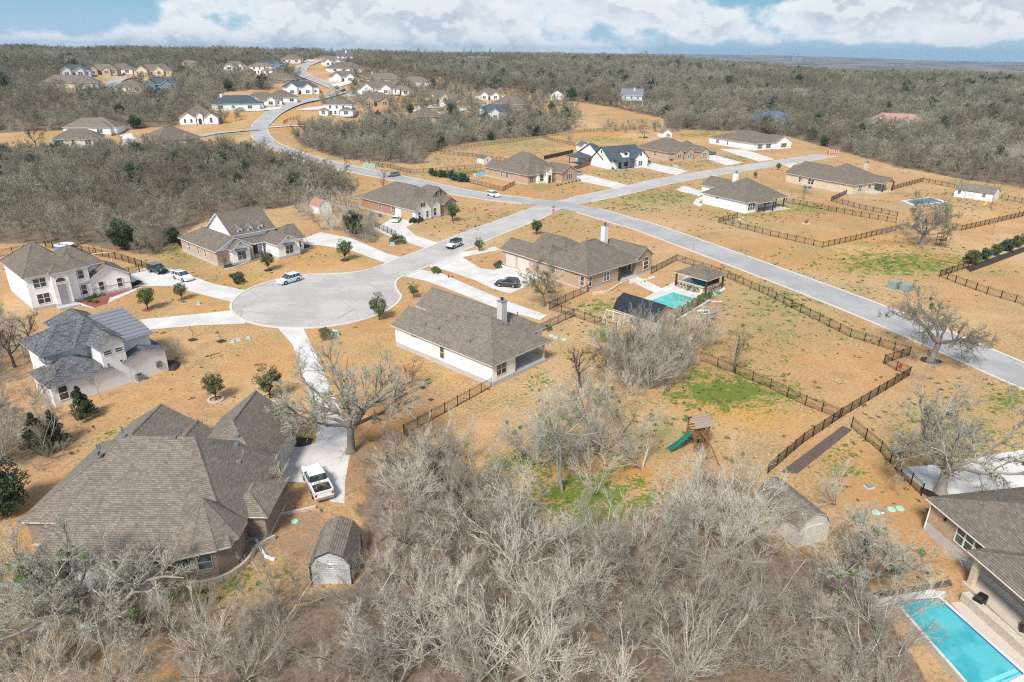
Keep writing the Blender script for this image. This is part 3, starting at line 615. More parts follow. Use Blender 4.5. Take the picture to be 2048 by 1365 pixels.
    def chimney(s, x, y, w=1.0, d=.8, top=None, mat=None, z0=None):
        zr = s.roofz(x, y); top = top or zr+1.8
        c = MB().box(x-w/2, y-d/2, (zr-1.2) if z0 is None else z0, x+w/2, y+d/2, top).build('chimney', M[mat or s.wallm], s.e)
        MB().box(x-w/2-.08, y-d/2-.08, top, x+w/2+.08, y+d/2+.08, top+.1).build('chimney_cap', M['steel'], c)
        q = MB(); q.tube([(x, y, top+.1), (x, y, top+.4)], .16, 10); q.tube([(x, y, top+.4), (x, y, top+.5)], .26, 10); q.build('flue', M['black'], c); return s
    def vents(s, box=(), pipe=()):
        for x, y in box:
            z = s.roofz(x, y); MB().prism([(-.22+x, z-.12), (.22+x, z-.12), (.17+x, z+.2), (-.17+x, z+.2)], y-.2, y+.2).build('roof_vent', M['acgrey'], s.e)
        for x, y in pipe:
            z = s.roofz(x, y); MB().tube([(x, y, z-.2), (x, y, z+.5)], .06, 8).tube([(x, y, z+.5), (x, y, z+.62)], .1, 8).build('vent_pipe', M['acgrey'], s.e)
        return s
    def post(s, x, y, z1, w=.2, mat='trim', z0=0.0): MB().box(x-w/2, y-w/2, z0, x+w/2, y+w/2, z1).build('porch_post', M[mat], s.e); return s
    def floor(s, x0, y0, x1, y1, z=.15, mat='concrete', name='porch_floor', z0=-.4): MB().box(x0, y0, z0, x1, y1, z).build(name, M[mat], s.e); return s
    def awning(s, f, x, y, z, w, d=.7):
        T = s._face(f, x, y); q = MB(); q.poly([T(-w/2, 0.02, z+.4), T(w/2, .02, z+.4), T(w/2, d, z), T(-w/2, d, z)]); q.poly([T(-w/2, 0.02, z+.34), T(-w/2, d, z-.06), T(w/2, d, z-.06), T(w/2, .02, z+.34)]); q.poly([T(-w/2, d, z), T(w/2, d, z), T(w/2, d, z-.06), T(-w/2, d, z-.06)])
        q.build('awning', M['roof_grey'], s.e); return s
    def done(s):
        for m, w in s.walls.items():
            if w.f: w.build('wall', M[m], s.e)
        for m, r in s.roof.items(): r.build('roof', M[m], s.e)
        s.fas.build('fascia', M[s.trimm], s.e)
        if s.cap.f: s.cap.build('ridge_cap', M[s.roofm if s.roofm not in ('roof_metal',) else 'roof_grey'], s.e)
        if s.fo.f: s.fo.build('foundation', M['concrete'], s.e)
        if s.clear:
            bx = [p for p in s.planes]; xs = [v for p in bx for v in ((p[1], p[2]) if p[0] == 'x' else (p[3], p[4]))]; ys = [v for p in bx for v in ((p[3], p[4]) if p[0] == 'x' else (p[1], p[2]))]
            cx, cy = s.world((min(xs)+max(xs))/2, (min(ys)+max(ys))/2); r = max(max(xs)-min(xs), max(ys)-min(ys))/2+1.0
            HOUSE_CLEAR.append((cx, cy, r*s.clear))
        return s

def build_near_houses():
    # A: the big brown brick house at the lower left (frame = ground axes)
    h = House('large brown brick house with hip roofs and round turret bay at the lower left', (-44, 46), 0, 'brownbrick', 'roof_taupe', 'trim', found=.3)
    h.block(.6, 3.8, 13.5, 16.4, 3.0, 'x', 'hh', .68)
    E0, E1, R1, R2, A1, A2, B0, B1 = (4.5, -1.3, 3.0), (16.2, -1.3, 3.0), (6.9, 10.0, 7.95), (13.9, 10.0, 7.95), (20.3, .5, 3.0), (20.3, 14.5, 3.0), (4.5, 17, 3.0), (18.0, 17.0, 3.0)
    rf = h.roof['roof_taupe']; rf.poly([E0, E1, R2, R1]); rf.poly([B0, E0, R1]); rf.poly([E1, A1, R2]); rf.poly([A1, A2, R2]); rf.poly([A2, B1, R2]); rf.poly([B1, B0, R1, R2])
    lo = lambda p: (p[0], p[1], p[2]-.15)
    for p, q in ((E0, E1), (E1, A1), (A1, A2), (B0, E0)): h.fas.poly([lo(p), lo(q), q, p])
    h.fas.poly([lo(v) for v in (E1, E0, B0, B1, A2, A1)])
    for p, q in ((R1, R2), (E0, R1), (A1, R2), (A2, R2)):
        p, q = Vector(p), Vector(q); d_ = q-p; s_ = Vector((-d_.y, d_.x, 0)).normalized()*.15; up = Vector((0, 0, .055)); dn = Vector((0, 0, -.035)); h.cap.poly([p+up, q+up, q+s_+dn, p+s_+dn]); h.cap.poly([q+up, p+up, p-s_+dn, q-s_+dn])
    h.planes.append(('x', 4.5, 20.3, -1.3, 21.3, 3.0, .437, 'gg', 11.3, 10.0))
    h.block(5.4, 1.9, 19.8, 15.2, 2.9, 'x', 'hh', .1, o=0)
    h.block(1.6, 11, 8.6, 20.5, 3.1, 'y', 'hg', .62)
    h.block(8.2, 12, 11.6, 18.4, 3.1, 'y', 'hg', .75)
    h.block(11.2, 11.5, 19.2, 22.0, 3.0, 'y', 'hg', .80, wm='cream')
    h.block(17.8, 5.0, 21.6, 10.2, 2.9, 'y', 'hh', .45)
    # turret: half a ten-sided bay with a cone roof
    cx, cy, r = 17.2, 2.7, 3.05; n = 10; w = h.wmb(None); rf = h.roof[h.roofm]; ap = (cx, cy+.5, 6.0)
    ring = [(cx+r*math.cos(2*math.pi*i/n-.31), cy+r*math.sin(2*math.pi*i/n-.31)) for i in range(n)]; ro = [(cx+(r+.45)*math.cos(2*math.pi*i/n-.31), cy+(r+.45)*math.sin(2*math.pi*i/n-.31)) for i in range(n)]
    for i in range(n):
        a, b, A, B = ring[i], ring[(i+1) % n], ro[i], ro[(i+1) % n]
        w.poly([(*a, -.4), (*b, -.4), (*b, 3.05), (*a, 3.05)]); rf.poly([(*A, 3.04), (*B, 3.04), ap])
        h.fas.poly([(*B, 3.04), (*A, 3.04), (*A, 2.88), (*B, 2.88)]); h.fas.poly([(*A, 2.88), (*a, 2.88), (*b, 2.88), (*B, 2.88)])
        p = Vector((*A, 3.04)); q = Vector(ap); d = (q-p); sd_ = Vector((-d.y, d.x, 0)).normalized()*.13; up = Vector((0, 0, .05)); h.cap.poly([p+up, q+up, p+sd_]); h.cap.poly([q+up, p+up, p-sd_])
    for i in (6, 7, 8):
        a, b = Vector(ring[i]), Vector(ring[i+1]); mid = (a+b)/2; nrm = Vector((mid.x-cx, mid.y-cy)).normalized(); u = (b-a).normalized()
        fr, g = MB(), MB(); T = lambda s_, d, z: (mid.x+u.x*s_+nrm.x*d, mid.y+u.y*s_+nrm.y*d, z)
        for a0, a1, z0, z1 in ((-.62, .62, .95, 1.05), (-.62, .62, 2.5, 2.6), (-.62, -.53, 1.05, 2.5), (.53, .62, 1.05, 2.5), (-.53, .53, 1.74, 1.8)): h.slab(fr, T, a0, a1, z0, z1, -.02, .06)
        h.slab(g, T, -.53, .53, 1.05, 2.5, -.02, .02); g.build('pane', M['glass'], fr.build('window', M['trimd'], h.e))
    h.win('S', 3.2, 4.4, 1.75, .95, 1.5, 2, trim='trimd').win('S', 7.5, 2.2, 1.6, 1.0, 1.9, 3, trim='trimd').win('S', 12.6, 2.2, 1.6, 1.4, 2.0, 2, trim='trimd')
    h.panel('garage_door', 'E', 19.19, 14.5, 0, 4.8, 2.3, 'garage', ribs=4).panel('garage_door', 'E', 19.19, 19.2, 0, 2.8, 2.3, 'garage', ribs=4)
    h.win('W', .6, 10, 1.7).win('E', 20.2, 6, 1.7)
    h.floor(5.3, -1.8, 14.2, 2.3, .18, 'concrete', 'patio_slab').floor(3.0, -.5, 4.6, .9, .3, 'concrete', 'step')
    h.post(6.2, -.3, 2.95, .35, 'brownbrick').post(13.6, -.3, 2.95, .35, 'brownbrick')
    cw = MB(); L_ = [(cx+(r+.55)*math.cos(a), cy+(r+.55)*math.sin(a)) for a in np.linspace(R(-128), R(14), 16)]+[(22.1, 5.2)]
    for a, b in zip(L_[:-1], L_[1:]):
        d = Vector((b[0]-a[0], b[1]-a[1])).normalized(); q = Vector((d.y, -d.x))*.22
        for z0, z1, s0, s1 in ((-.3, .5, 0, 0),): cw.poly([(*a, .5), (*b, .5), (b[0]+q.x, b[1]+q.y, .5), (a[0]+q.x, a[1]+q.y, .5)][::-1]); cw.poly([(a[0]+q.x, a[1]+q.y, -.3), (b[0]+q.x, b[1]+q.y, -.3), (b[0]+q.x, b[1]+q.y, .5), (a[0]+q.x, a[1]+q.y, .5)])
    cw.build('foundation_wall', M['paver'], h.e)
    h.vents([(5.5, 8.2), (7.3, 10), (12.1, 9.9), (18.2, 9.2), (19, 7.5), (17.6, 11.0)], [(13.6, 11.2), (15.0, 9.8), (17.1, 12.4), (2.9, 12.5), (1.9, 13.5), (5.2, 13.0), (11.3, 12.6)]).done()
    # F: white limestone house in the middle
    h = House('white limestone house with a brown hip roof, chimney and open corner porch in the middle', at(985, 775), 48, 'limestone', 'roof_taupe', found=.75)
    h.block(.0, .0, 11.4, 14.5, 3.4, 'y', 'hh', .62, wall=None)
    h.wmb(None); w = h.wmb(None)
    for a, b in (((0, 0), (4.6, 0)), ((4.6, 0), (4.6, 3.6)), ((4.6, 3.6), (11, 3.6)), ((11, 3.6), (11, 14)), ((11, 14), (0, 14)), ((0, 14), (0, 0))): w.poly([(*a, -.4), (*b, -.4), (*b, 3.4), (*a, 3.4)])
    h.fo.box(-.04, -.04, -.5, 4.64, 14, .75); h.floor(4.66, -.03, 11.3, 3.6, .62, 'concrete')
    h.block(.0, 9.5, 6.4, 20.6, 3.4, 'y', 'hg', .62); h.block(3.6, 11, 8.4, 18.9, 3.4, 'y', 'hg', .70)
    h.block(8.2, 3.8, 15.0, 24.6, 3.4, 'y', 'hg', .60)
    h.post(11.1, .3, 3.3, .22, 'trim', .6).post(11.1, 3.4, 3.3, .22, 'trim', .6)
    h.win('W', 0, 10.0, 2.1, .8, 1.7, trim='trim').win('W', 0, 16.2, 2.95, 1.0, .3, trim='trim').win('S', 1.75, 0, 2.2, .85, 1.6, 2, trim='trim').win('S', 12.6, 3.8, 2.2, .9, 1.7, 2, trim='trim').win('S', 8.2, 3.6, 2.1, 1.2, 1.9, 2, trim='trim').win('N', 11, 24.6, 2)
    h.panel('garage_door', 'E', 15.0, 20.5, .2, 4.8, 2.3, 'garage', ribs=4)
    h.chimney(8.7, 6.4, 1.1, .95, 8.6, 'beigesiding')
    h.vents([(6.4, 10.5), (5.6, 12.2), (4.4, 9.6), (4.8, 7.6), (6.3, 4.2), (7.1, 3.9), (8.6, 12.6), (10.2, 8.4)], [(1.3, 15), (1.4, 12.2), (1.3, 5.6), (9.6, 13.2), (8.4, 12.2), (12.2, 6.5), (3.2, 13.5)]).done()
    # G: tan brick house with three garage doors
    h = House('tan brick house with brown hip roofs, two beige garage doors and a covered patio', at(1178, 585), 43, 'tanbrick', 'roof_brown', found=.25)
    h.block(.1, .6, 15.5, 13.4, 3.3, 'x', 'hh', .62, wall=None, o=.5)
    w = h.wmb(None)
    for a, b in (((.1, .6), (9.3, .6)), ((9.3, .6), (9.3, 4)), ((9.3, 4), (15.4, 4)), ((15.4, 4), (15.4, 13)), ((15.4, 13), (.1, 13)), ((.1, 13), (.1, .6))): w.poly([(*a, -.4), (*b, -.4), (*b, 3.35), (*a, 3.35)])
    h.fo.box(.06, .56, -.5, 9.2, 13, .3)
    h.block(-.1, 11.0, 7.6, 16.4, 3.3, 'y', 'hh', .62)
    h.block(.0, 13.4, 5.6, 24.6, 3.3, 'y', 'hg', .62); h.block(6.6, 12.6, 14.6, 22.0, 3.3, 'y', 'hg', .55)
    h.block(15.0, .6, 20.2, 12.2, 3.6, 'y', 'gh', .68)
    h.panel('garage_door', 'W', .0, 21.9, .05, 2.7, 2.4, 'garage', ribs=4).panel('garage_door', 'W', .0, 17.2, .05, 5.0, 2.4, 'garage', ribs=4)
    h.win('S', .9, .6, 1.75, .75, 1.8).win('S', 5.6, .6, 1.85, .8, 1.7, 2).win('W', .1, 1.9, 1.75, .9, 1.8).win('W', .1, 7.2, 2.7, .5, .45, 2).win('W', .1, 9.4, 2.3, .7, 1.1)
    h.win('S', 18.2, .6, 1.7, 1.5, 1.7, 1, arch=True).win('W', 15.0, 2.3, 1.8, .8, 1.8).panel('door', 'S', 11, 4, .1, 1.0, 2.1, 'door').win('S', 13.3, 4, 1.8, 1.0, 1.7, 1)
    h.floor(9.35, .3, 15.0, 4.0, .12).post(9.5, .5, 3.2, .25, 'darkwood')
    h.chimney(15.0, 9.4, 1.2, 1.0, 8.9, 'whitesiding')
    h.vents([(9.4, 15.2), (10.4, 14.4), (5.3, 12.4), (4.3, 9.5), (2.2, 7.4), (16.0, 7.8), (10, 16.5)], [(2.6, 14.9), (4.9, 8.8), (3.1, 9.2)]).done()
    # B: pale stucco two storey house at the left
    h = House('pale grey stucco two storey house with dark mottled shingles and a metal roof panel', at(112, 815), 51, 'stucco', 'roof_grey', 'trimd', found=.0)
    h.block(0, .0, 7.0, 6.0, 3.0, 'x', 'hh', .55)
    h.block(1.0, 3.6, 9.6, 10.2, 5.8, 'x', 'hh', .62, wall=None); h.block(4.8, 3.3, 10.0, 11.2, 5.8, 'y', 'hh', .95, wall=None)
    w = h.wmb(None)
    for a, b in (((3.4, 4.2), (9.2, 4.2)), ((9.2, 4.2), (9.2, 10)), ((9.2, 10), (1.2, 10)), ((1.2, 10), (1.2, 6.4)), ((1.2, 6.4), (3.4, 6.4)), ((3.4, 6.4), (3.4, 4.2))): w.poly([(*a, 0), (*b, 0), (*b, 5.8), (*a, 5.8)])
    w.poly([(1.2, 4.0, 2.5), (3.4, 4.0, 2.5), (3.4, 4.0, 4.2), (1.2, 4.0, 4.2)]); w.poly([(1.2, 4.0, 2.5), (1.2, 6.4, 2.5), (1.2, 6.4, 4.2), (1.2, 4.0, 4.2)])
    h.floor(1.2, 4.02, 3.4, 6.4, 3.2, 'stucco', 'balcony_floor', 2.9); h.post(1.3, 4.12, 5.75, .18, 'trimd', 4.2)
    h.block(6.4, -.02, 9.4, 7.5, 6.0, 'y', 'gh', .75); h.block(9.0, .0, 14.4, 8.5, 3.2, 'y', 'gh', .30)
    h.block(5.6, 8.8, 10.6, 15.4, 5.8, 'y', 'hh', .72)
    # low-pitched metal roof over the right upper floor
    mr = MB(); mr.poly([(9.0, 1.4, 5.55), (13.9, 1.4, 5.55), (13.9, 10.5, 7.1), (9.0, 10.5, 7.1)]).build('metal_roof', M['roof_metal'], h.e)
    h.fas.poly([(9.0, 1.4, 5.53), (9.0, 10.5, 7.08), (13.9, 10.5, 7.08), (13.9, 1.4, 5.53)]); h.fas.poly([(9, 1.4, 5.54), (9, 1.4, 5.36), (13.9, 1.4, 5.36), (13.9, 1.4, 5.54)]); h.fas.poly([(13.9, 1.4, 5.54), (13.9, 1.4, 5.36), (13.9, 10.5, 6.9), (13.9, 10.5, 7.09)])
    for a, b in (((9, 2), (13.5, 2)), ((13.5, 2), (13.5, 10)), ((13.5, 10), (9, 10))): w.poly([(*a, 2), (*b, 2), (*b, 5.5 if a[1] == b[1] == 2 else 6.8), (*a, 5.5 if a[1] == 2 else 6.8)])
    h.win('S', 1.2, 0, 1.6, 1.0, 1.8).win('S', 7.25, 0, 5.1, .95, .55).win('S', 8.65, 0, 5.1, .95, .55).win('W', 0, 3, 1.6)
    h.panel('porthole_vent', 'S', 7.0, 0, 3.4, .2, .2, 'black', frame=False).panel('porthole_vent', 'S', 8.6, 0, 3.4, .2, .2, 'black', frame=False).panel('meter_box', 'S', 13.2, 0, .9, .7, .9, 'acgrey', .18, frame=False).panel('garage_door', 'E', 14.4, 4.5, 0, 4.8, 2.4, 'trimd', ribs=4)
    h.vents([(1.3, 6.4), (3.8, 1.6), (8.4, 3.2), (4.2, 11)], [(.8, 4.9), (1.4, 1.4), (3.9, 14.6)]).done()
    # C: white two storey house with an arched entry
    h = House('white two storey house with arched stone entry tower and grey hip roof', at(68, 623), 47, 'whitewall', 'roof_brown', 'trim', found=.55)
    h.block(-.0, .0, 7.6, 14.5, 6.0, 'x', 'hh', .55); h.block(5.8, 2.6, 12.6, 13.0, 5.6, 'x', 'hh', .50)
    h.block(3.5, -.9, 6.1, 5, 6.1, 'y', 'hh', .75, wm='limestone', o=.3)
    h.block(6.0, .3, 9.6, 6, 6.0, 'y', 'hh', .75, o=.35); h.block(6.06, .25, 9.55, 5, 2.95, 'y', 'hh', .01, o=0, wm='limestone')
    h.block(9.2, .6, 16.2, 9, 3.1, 'y', 'gh', .60); h.block(9.25, .55, 16.15, 5, 1.5, 'y', 'hh', .01, o=0, wm='limestone')
    w = h.wmb('limestone')
    for a, b in (((-.02, -.02), (3.5, -.02)), ((-.02, 14), (-.02, -.02))): w.poly([(*a, .3), (*b, .3), (*b, 1.7), (*a, 1.7)])
    h.win('S', 1.9, 0, 4.7, .85, 1.5, 2).win('S', 1.9, 0, 1.9, .85, 1.7, 2).win('S', 7.8, .3, 4.7, .85, 1.5, 2).win('S', 7.8, .25, 1.9, .85, 1.7, 2).win('S', 11.2, .55, 1.8, .85, 1.6).win('S', 14.3, .55, 1.8, .85, 1.6).win('E', 12.6, 6.5, 4.9, .7, .7, 2)
    h.panel('recess_shade_panel', 'S', 4.8, -.9, .3, 1.3, 3.8, 'trimd', .03).panel('door', 'S', 4.8, -.86, .3, .9, 2.3, 'door', .03, frame=False).win('S', 4.8, -.9, 4.2, 1.5, .3, arch=True, trim='limestone')  # flat dark grey panel on the wall imitates the shade inside the entry recess
    h.floor(3.2, -2.6, 6.4, -.9, .3).vents([(1.0, 3), (.4, 5.5)], [(6.5, 4.4), (10.5, 9.5)]).done()
    # D: brick and white house with three dormers
    h = House('white fronted brick house with three roof dormers and two front gables', at(446, 537), 48, 'pinkbrick', 'roof_brown', 'trimw', found=.55)
    h.block(-.1, 1.8, 8.0, 18.6, 3.2, 'y', 'gh', .52, gm='whitewall'); h.block(5.0, 4.4, 14.6, 15.2, 5.2, 'x', 'gg', .70, gm='whitewall', wm='whitewall')
    h.block(2.6, .2, 6.4, 7, 3.3, 'y', 'gh', .75, wm='whitewall'); h.block(11.4, -2.6, 16.6, 8, 3.2, 'y', 'gh', .62, wm='whitewall'); h.block(13.4, -.6, 18.8, 7.4, 3.2, 'x', 'hg', .55, wm='whitewall')
    rf = h.roof['roof_brown']; rf.poly([(6.4, 2.3, 3.2), (12, 2.3, 3.2), (12, 4.6, 4.4), (6.4, 4.6, 4.4)]); h.fas.poly([(6.4, 2.3, 3.18), (6.4, 4.6, 4.38), (12, 4.6, 4.38), (12, 2.3, 3.18)]); h.fas.poly([(6.4, 2.3, 3.19), (6.4, 2.3, 3.02), (12, 2.3, 3.02), (12, 2.3, 3.19)])
    for i, x in enumerate((7.0, 9.4, 11.8)):
        d = MB().box(x-.55, 4.55, 4.6, x+.55, 6.5, 6.35).build('dormer', M['whitewall'], h.e)
        MB().poly([(x-.55, 4.55, 6.35), (x+.55, 4.55, 6.35), (x, 4.55, 6.95)]).build('dormer_gable', M['whitewall'], d)
        MB().poly([(x-.8, 4.35, 6.2), (x, 4.35, 7.05), (x, 7.2, 7.05), (x-.8, 6.2, 6.2)][::-1]).poly([(x, 4.35, 7.05), (x+.8, 4.35, 6.2), (x+.8, 6.2, 6.2), (x, 7.2, 7.05)][::-1]).build('dormer_roof', M['roof_brown'], d)
        MB().box(x-.3, 4.50, 4.95, x+.3, 4.60, 5.95).build('dormer_pane', M['glass'], d)
    h.floor(6.4, 2.4, 11.4, 4.4, .35).post(7.0, 2.6, 3.1, .2, 'trimw', .3).post(10.6, 2.6, 3.1, .2, 'trimw', .3)
    h.win('S', 4.5, .2, 1.8, .8, 1.7, 2, trim='trim').awning('S', 4.5, .2, 2.9, 2.6).win('S', 4.5, .2, 4.4, .45, .5).win('S', 14.0, -2.6, 1.8, .8, 1.7, 2, trim='trim').awning('S', 14.0, -2.6, 2.9, 2.6).win('S', 14.0, -2.6, 4.4, .4, .5).win('S', 17.8, -.6, 1.9, .7, 1.5)
    h.panel('door', 'S', 9.8, 4.4, .35, 1.0, 2.2, 'door').win('S', 7.9, 4.4, 1.8, .8, 1.7, 2).win('W', -.1, 14.5, 1.9, .7, 1.5).win('W', -.1, 10.3, 1.9, .7, 1.5).win('W', -.1, 7.0, 1.9, .7, 1.5)
    h.vents([(2.0, 11.5), (3.0, 13.0)], [(2.5, 9), (3.4, 15)]).done()
    # E: orange brick house with the wooden garage door
    h = House('orange brick house with steep brown roof, pale stone front gables and wooden garage door', at(823, 446), 47, 'redbrick', 'roof_brown', 'trim', found=.5)
    h.block(1.0, .8, 16.0, 24.5, 3.2, 'y', 'hh', .56)
    h.block(.9, -.6, 6.4, 8, 3.2, 'y', 'gh', .90, wm='limestone'); h.block(6.0, -.2, 10.0, 7, 3.6, 'y', 'gh', .85, wm='limestone'); h.block(9.0, 2.4, 14.6, 10, 5.2, 'y', 'gh', .75, wm='tanbrick', gm='tanbrick'); h.block(12.0, .6, 16.6, 8, 3.2, 'y', 'gh', .65, wm='tanbrick')
    h.panel('garage_door', 'W', .9, 3.0, .1, 4.8, 2.4, 'gdoor_wood', ribs=4, label='wooden garage door').win('W', 1.0, 14.8, 1.9, .9, 1.5, 1).win('W', 1.0, 8.6, 1.9, .75, 1.5, 2)
    h.win('S', 2.3, -.6, 1.7, .75, 1.7).win('S', 5.0, -.6, 1.7, .75, 1.7).win('S', 3.65, -.6, 4.3, .5, .9, shutter='darkwood').win('S', 8.0, -.2, 1.8, .9, 1.9).win('S', 8.0, -.2, 4.5, .5, .5).win('S', 11.8, 2.4, 6.0, .7, 1.0, shutter='darkwood').panel('door', 'S', 10.9, 2.4, .1, 1.0, 2.2, 'door').awning('S', 14.3, .6, 2.9, 2.4).win('S', 14.3, .6, 1.7, .8, 1.6, 2)
    h.vents([(5.6, 11.5)], [(6.4, 9.6), (6.8, 9.2), (5.1, 13), (3.4, 16.5), (3.3, 10.6)]).done()
    # I, J: the two houses right of the cross street
    h = House('white brick house with brown pyramid roof, chimney and dark posted back porch', at(1490, 428), 32, 'whitewall', 'roof_brown', 'trim', found=.15)
    h.block(.2, .3, 17.6, 17.0, 3.2, 'x', 'hh', .56, wall=None)
    w = h.wmb(None)
    for a, b in (((.2, .3), (5.6, .3)), ((5.6, .3), (5.6, 3.4)), ((5.6, 3.4), (17.2, 3.4)), ((17.2, 3.4), (17.2, 16.6)), ((17.2, 16.6), (.2, 16.6)), ((.2, 16.6), (.2, .3))): w.poly([(*a, -.3), (*b, -.3), (*b, 3.2), (*a, 3.2)])
    h.block(10.0, 13, 17.4, 26.5, 3.2, 'y', 'hg', .6); h.block(3, -1.8, 10, 8, 3.1, 'x', 'hh', .30, wall=None, o=.3)
    h.floor(5.7, -2.0, 17.4, 3.4, .12, 'paver').post(9.6, -1.7, 3.1, .3, 'darkwood').post(13.6, .6, 3.2, .3, 'darkwood').post(17.2, .6, 3.2, .3, 'darkwood').post(6.0, -1.6, 3.1, .3, 'darkwood')
    h.win('S', 2.6, .3, 1.7, .8, 1.8, 3).win('W', .2, 11, 2.6, 1.0, .4).win('S', 8.5, 3.4, 1.7, 1.0, 1.8, 2).win('S', 13.5, 3.4, 1.7, 1.2, 1.8, 2)
    h.chimney(9.6, 13.2, 1.3, 1.1, 8.9).vents([(14, 19)], [(6, 12), (3.5, 8)]).done()
    h = House('long tan limestone house with wide brown hip roof, chimney and gabled back porch', at(1713, 392), 31, 'tanstone', 'roof_brown', 'trim', found=.25)
    h.block(-.2, 1.6, 18.5, 21, 3.2, 'y', 'hh', .50); h.block(.4, 14, 9.0, 28.4, 3.2, 'y', 'hg', .55); h.block(8.4, 16, 18, 31, 3.2, 'y', 'hg', .55)
    h.block(10.6, -2.0, 16.4, 9, 3.3, 'y', 'gh', .55, wall=None, gm='tanstone')
    h.floor(6.5, -2.2, 17, 1.6, .5, 'paver').post(10.8, -1.8, 3.3, .3, 'darkwood').post(16.2, -1.8, 3.3, .3, 'darkwood')
    h.win('S', 3.5, 1.6, 1.8, .8, 1.7, 2).win('S', 8.6, 1.6, 2, 1.6, 1.0).win('S', 13.2, 1.6, 1.7, 1.1, 1.8, 3).win('W', -.2, 17.5, 1.8, 1.1, 1.6, 2).win('W', .4, 22.5, 1.8, .9, 1.5)
    h.chimney(14.2, 7.5, 1.4, 1.2, 8.6).vents([(3.6, 22)], [(9.8, 16), (4, 9), (9, 24)]).done()
    # K, L, M, N: houses beyond the junction
    h = House('tan brick house with steep brown roof and pale arched entry by the junction', at(1057, 371), 41, 'tanbrick', 'roof_brown', 'trim', found=.35)
    h.block(.2, .4, 16, 20.8, 3.2, 'y', 'hh', .72); h.block(.4, 14, 7, 24, 3.2, 'y', 'hg', .6); h.block(3.9, -.6, 9.2, 8, 3.5, 'y', 'hh', .8, wm='limestone'); h.block(7.2, -1.5, 9.6, 5, 4.4, 'y', 'gh', .95, wm='limestone', o=.3); h.block(12.8, -3.0, 20.4, 10, 3.3, 'y', 'gh', .55)
    h.win('S', 2.0, .4, 1.7, .9, 1.7, 1, shutter='darkwood').win('S', 5.5, -.6, 1.8, 1.7, 1.6, 1, arch=True).panel('recess_shade_panel', 'S', 8.4, -1.5, .1, 1.2, 2.6, 'door').win('S', 16.6, -3.0, 1.8, 1.0, 1.7, 1, shutter='darkwood').win('S', 16.6, -3, 4.0, .7, .7).win('W', .2, 14.5, 1.9, .8, 1.4).win('W', .2, 11.5, 1.9, 1.1, 1.4).win('W', .2, 6.5, 2.7, 1.1, .35)  # entry depth is not built; a dark flat panel paints its shade
    h.vents([(3.5, 16), (4.5, 11)], [(5.5, 12.5), (3.2, 8.5), (2.5, 5.5)]).done()
    h = House('white gabled house with blue grey roofs, dormer and black trimmed porch', at(1224, 341), 31, 'whitewall', 'roof_blue', 'black', found=.1)
    h.block(.3, 6.5, 10, 24, 3.4, 'x', 'gh', .55); h.block(.2, 1.8, 17, 13, 3.4, 'x', 'gg', .75); h.block(10.6, -.2, 17.6, 12, 3.6, 'y', 'gh', .85)
    h.block(2.5, -1.0, 10.6, 3, 3.0, 'x', 'hh', .22, wall=None); h.block(-5.5, 13.5, 1, 22, 3.2, 'x', 'hh', .35, wall=None)
    h.floor(2.6, -.8, 10.6, 1.8, .15); h.floor(-5.3, 14, .3, 21.5, .12)
    for x, y in ((2.8, -.7), (6.4, -.7), (10.2, -.7), (-5.2, 14), (-5.2, 21.2)): h.post(x, y, 3.0, .2, 'black')
    h.block(6.8, 2.2, 10.0, 7, 6.2, 'y', 'gh', .25, z0=4.0, o=.3)
    h.win('S', 8.2, 2.2, 5.5, .6, .7, 2, trim='black').win('S', 13.9, -.2, 1.8, .9, 1.8, 2).win('S', 13.9, -.2, 5.2, .5, 1.0, 1, trim='black').win('W', .2, 7.4, 6.2, .4, 1.0, trim='black').win('S', 8.2, 1.8, 1.7, .9, 1.7, 2, trim='black').panel('door', 'S', 5.2, 1.8, .15, 1.1, 2.2, 'darkwood').win('W', .3, 15, 1.9, 1.0, 1.4)
    h.chimney(2.2, 20.5, 1.3, 1.1, 7.6).done()
    h = House('pale brick house with brown roofs and three small front gables', at(1338, 322), 30, 'pinkbrick', 'roof_brown', 'trim', found=.2)
    h.block(.0, .6, 17, 22, 3.2, 'y', 'hh', .52); h.block(2.4, -.8, 7.2, 8, 3.4, 'y', 'gh', .7, wm='tanbrick'); h.block(8.0, -1.2, 12.4, 8, 3.5, 'y', 'gh', .7, wm='tanbrick'); h.block(15.0, -2.4, 20.4, 8, 3.2, 'y', 'gh', .6, wm='tanbrick'); h.block(12.2, .2, 14, 3, 4.6, 'y', 'hh', .3, wm='tanstone', o=.2); h.block(12, .4, 20, 14, 3.2, 'x', 'hh', .5)
    h.win('S', 4.8, -.8, 1.8, .8, 1.6, 2).win('S', 10.2, -1.2, 1.8, .8, 1.6, 2).win('S', 17.7, -2.4, 1.8, .8, 1.6, 2).win('W', 0, 9, 1.8, .8, 1.5, 2).win('W', 0, 16, 1.9, 1.2, 1.2)
    h.chimney(10.5, 13.5, 1.5, 1.2, 8.6, 'tanstone').vents([(4, 15)], [(3.2, 10)]).done()
    h = House('long white house with brown hip roof and white garage doors at the road end', at(1505, 302), 28, 'whitewall', 'roof_brown', 'trim', found=.2)
    h.block(.5, .0, 24, 30, 3.2, 'y', 'hh', .34); h.block(13.5, -.8, 24.5, 12, 3.2, 'y', 'gh', .50)
    h.win('S', 4.5, 0, 1.7, .9, 1.8, 2, shutter='black').win('S', 19.5, -.8, 1.7, 1.2, 1.8, 2, shutter='black').win('S', 10, 0, 1.7, .9, 1.8, 2, shutter='black').panel('garage_door', 'W', .5, 5, .1, 4.8, 2.4, 'white', ribs=4).panel('garage_door', 'W', .5, 11, .1, 4.8, 2.4, 'white', ribs=4).win('W', .5, 17, 1.7, .8, 1.7).win('W', .5, 24, 1.7, .8, 1.7, 2)
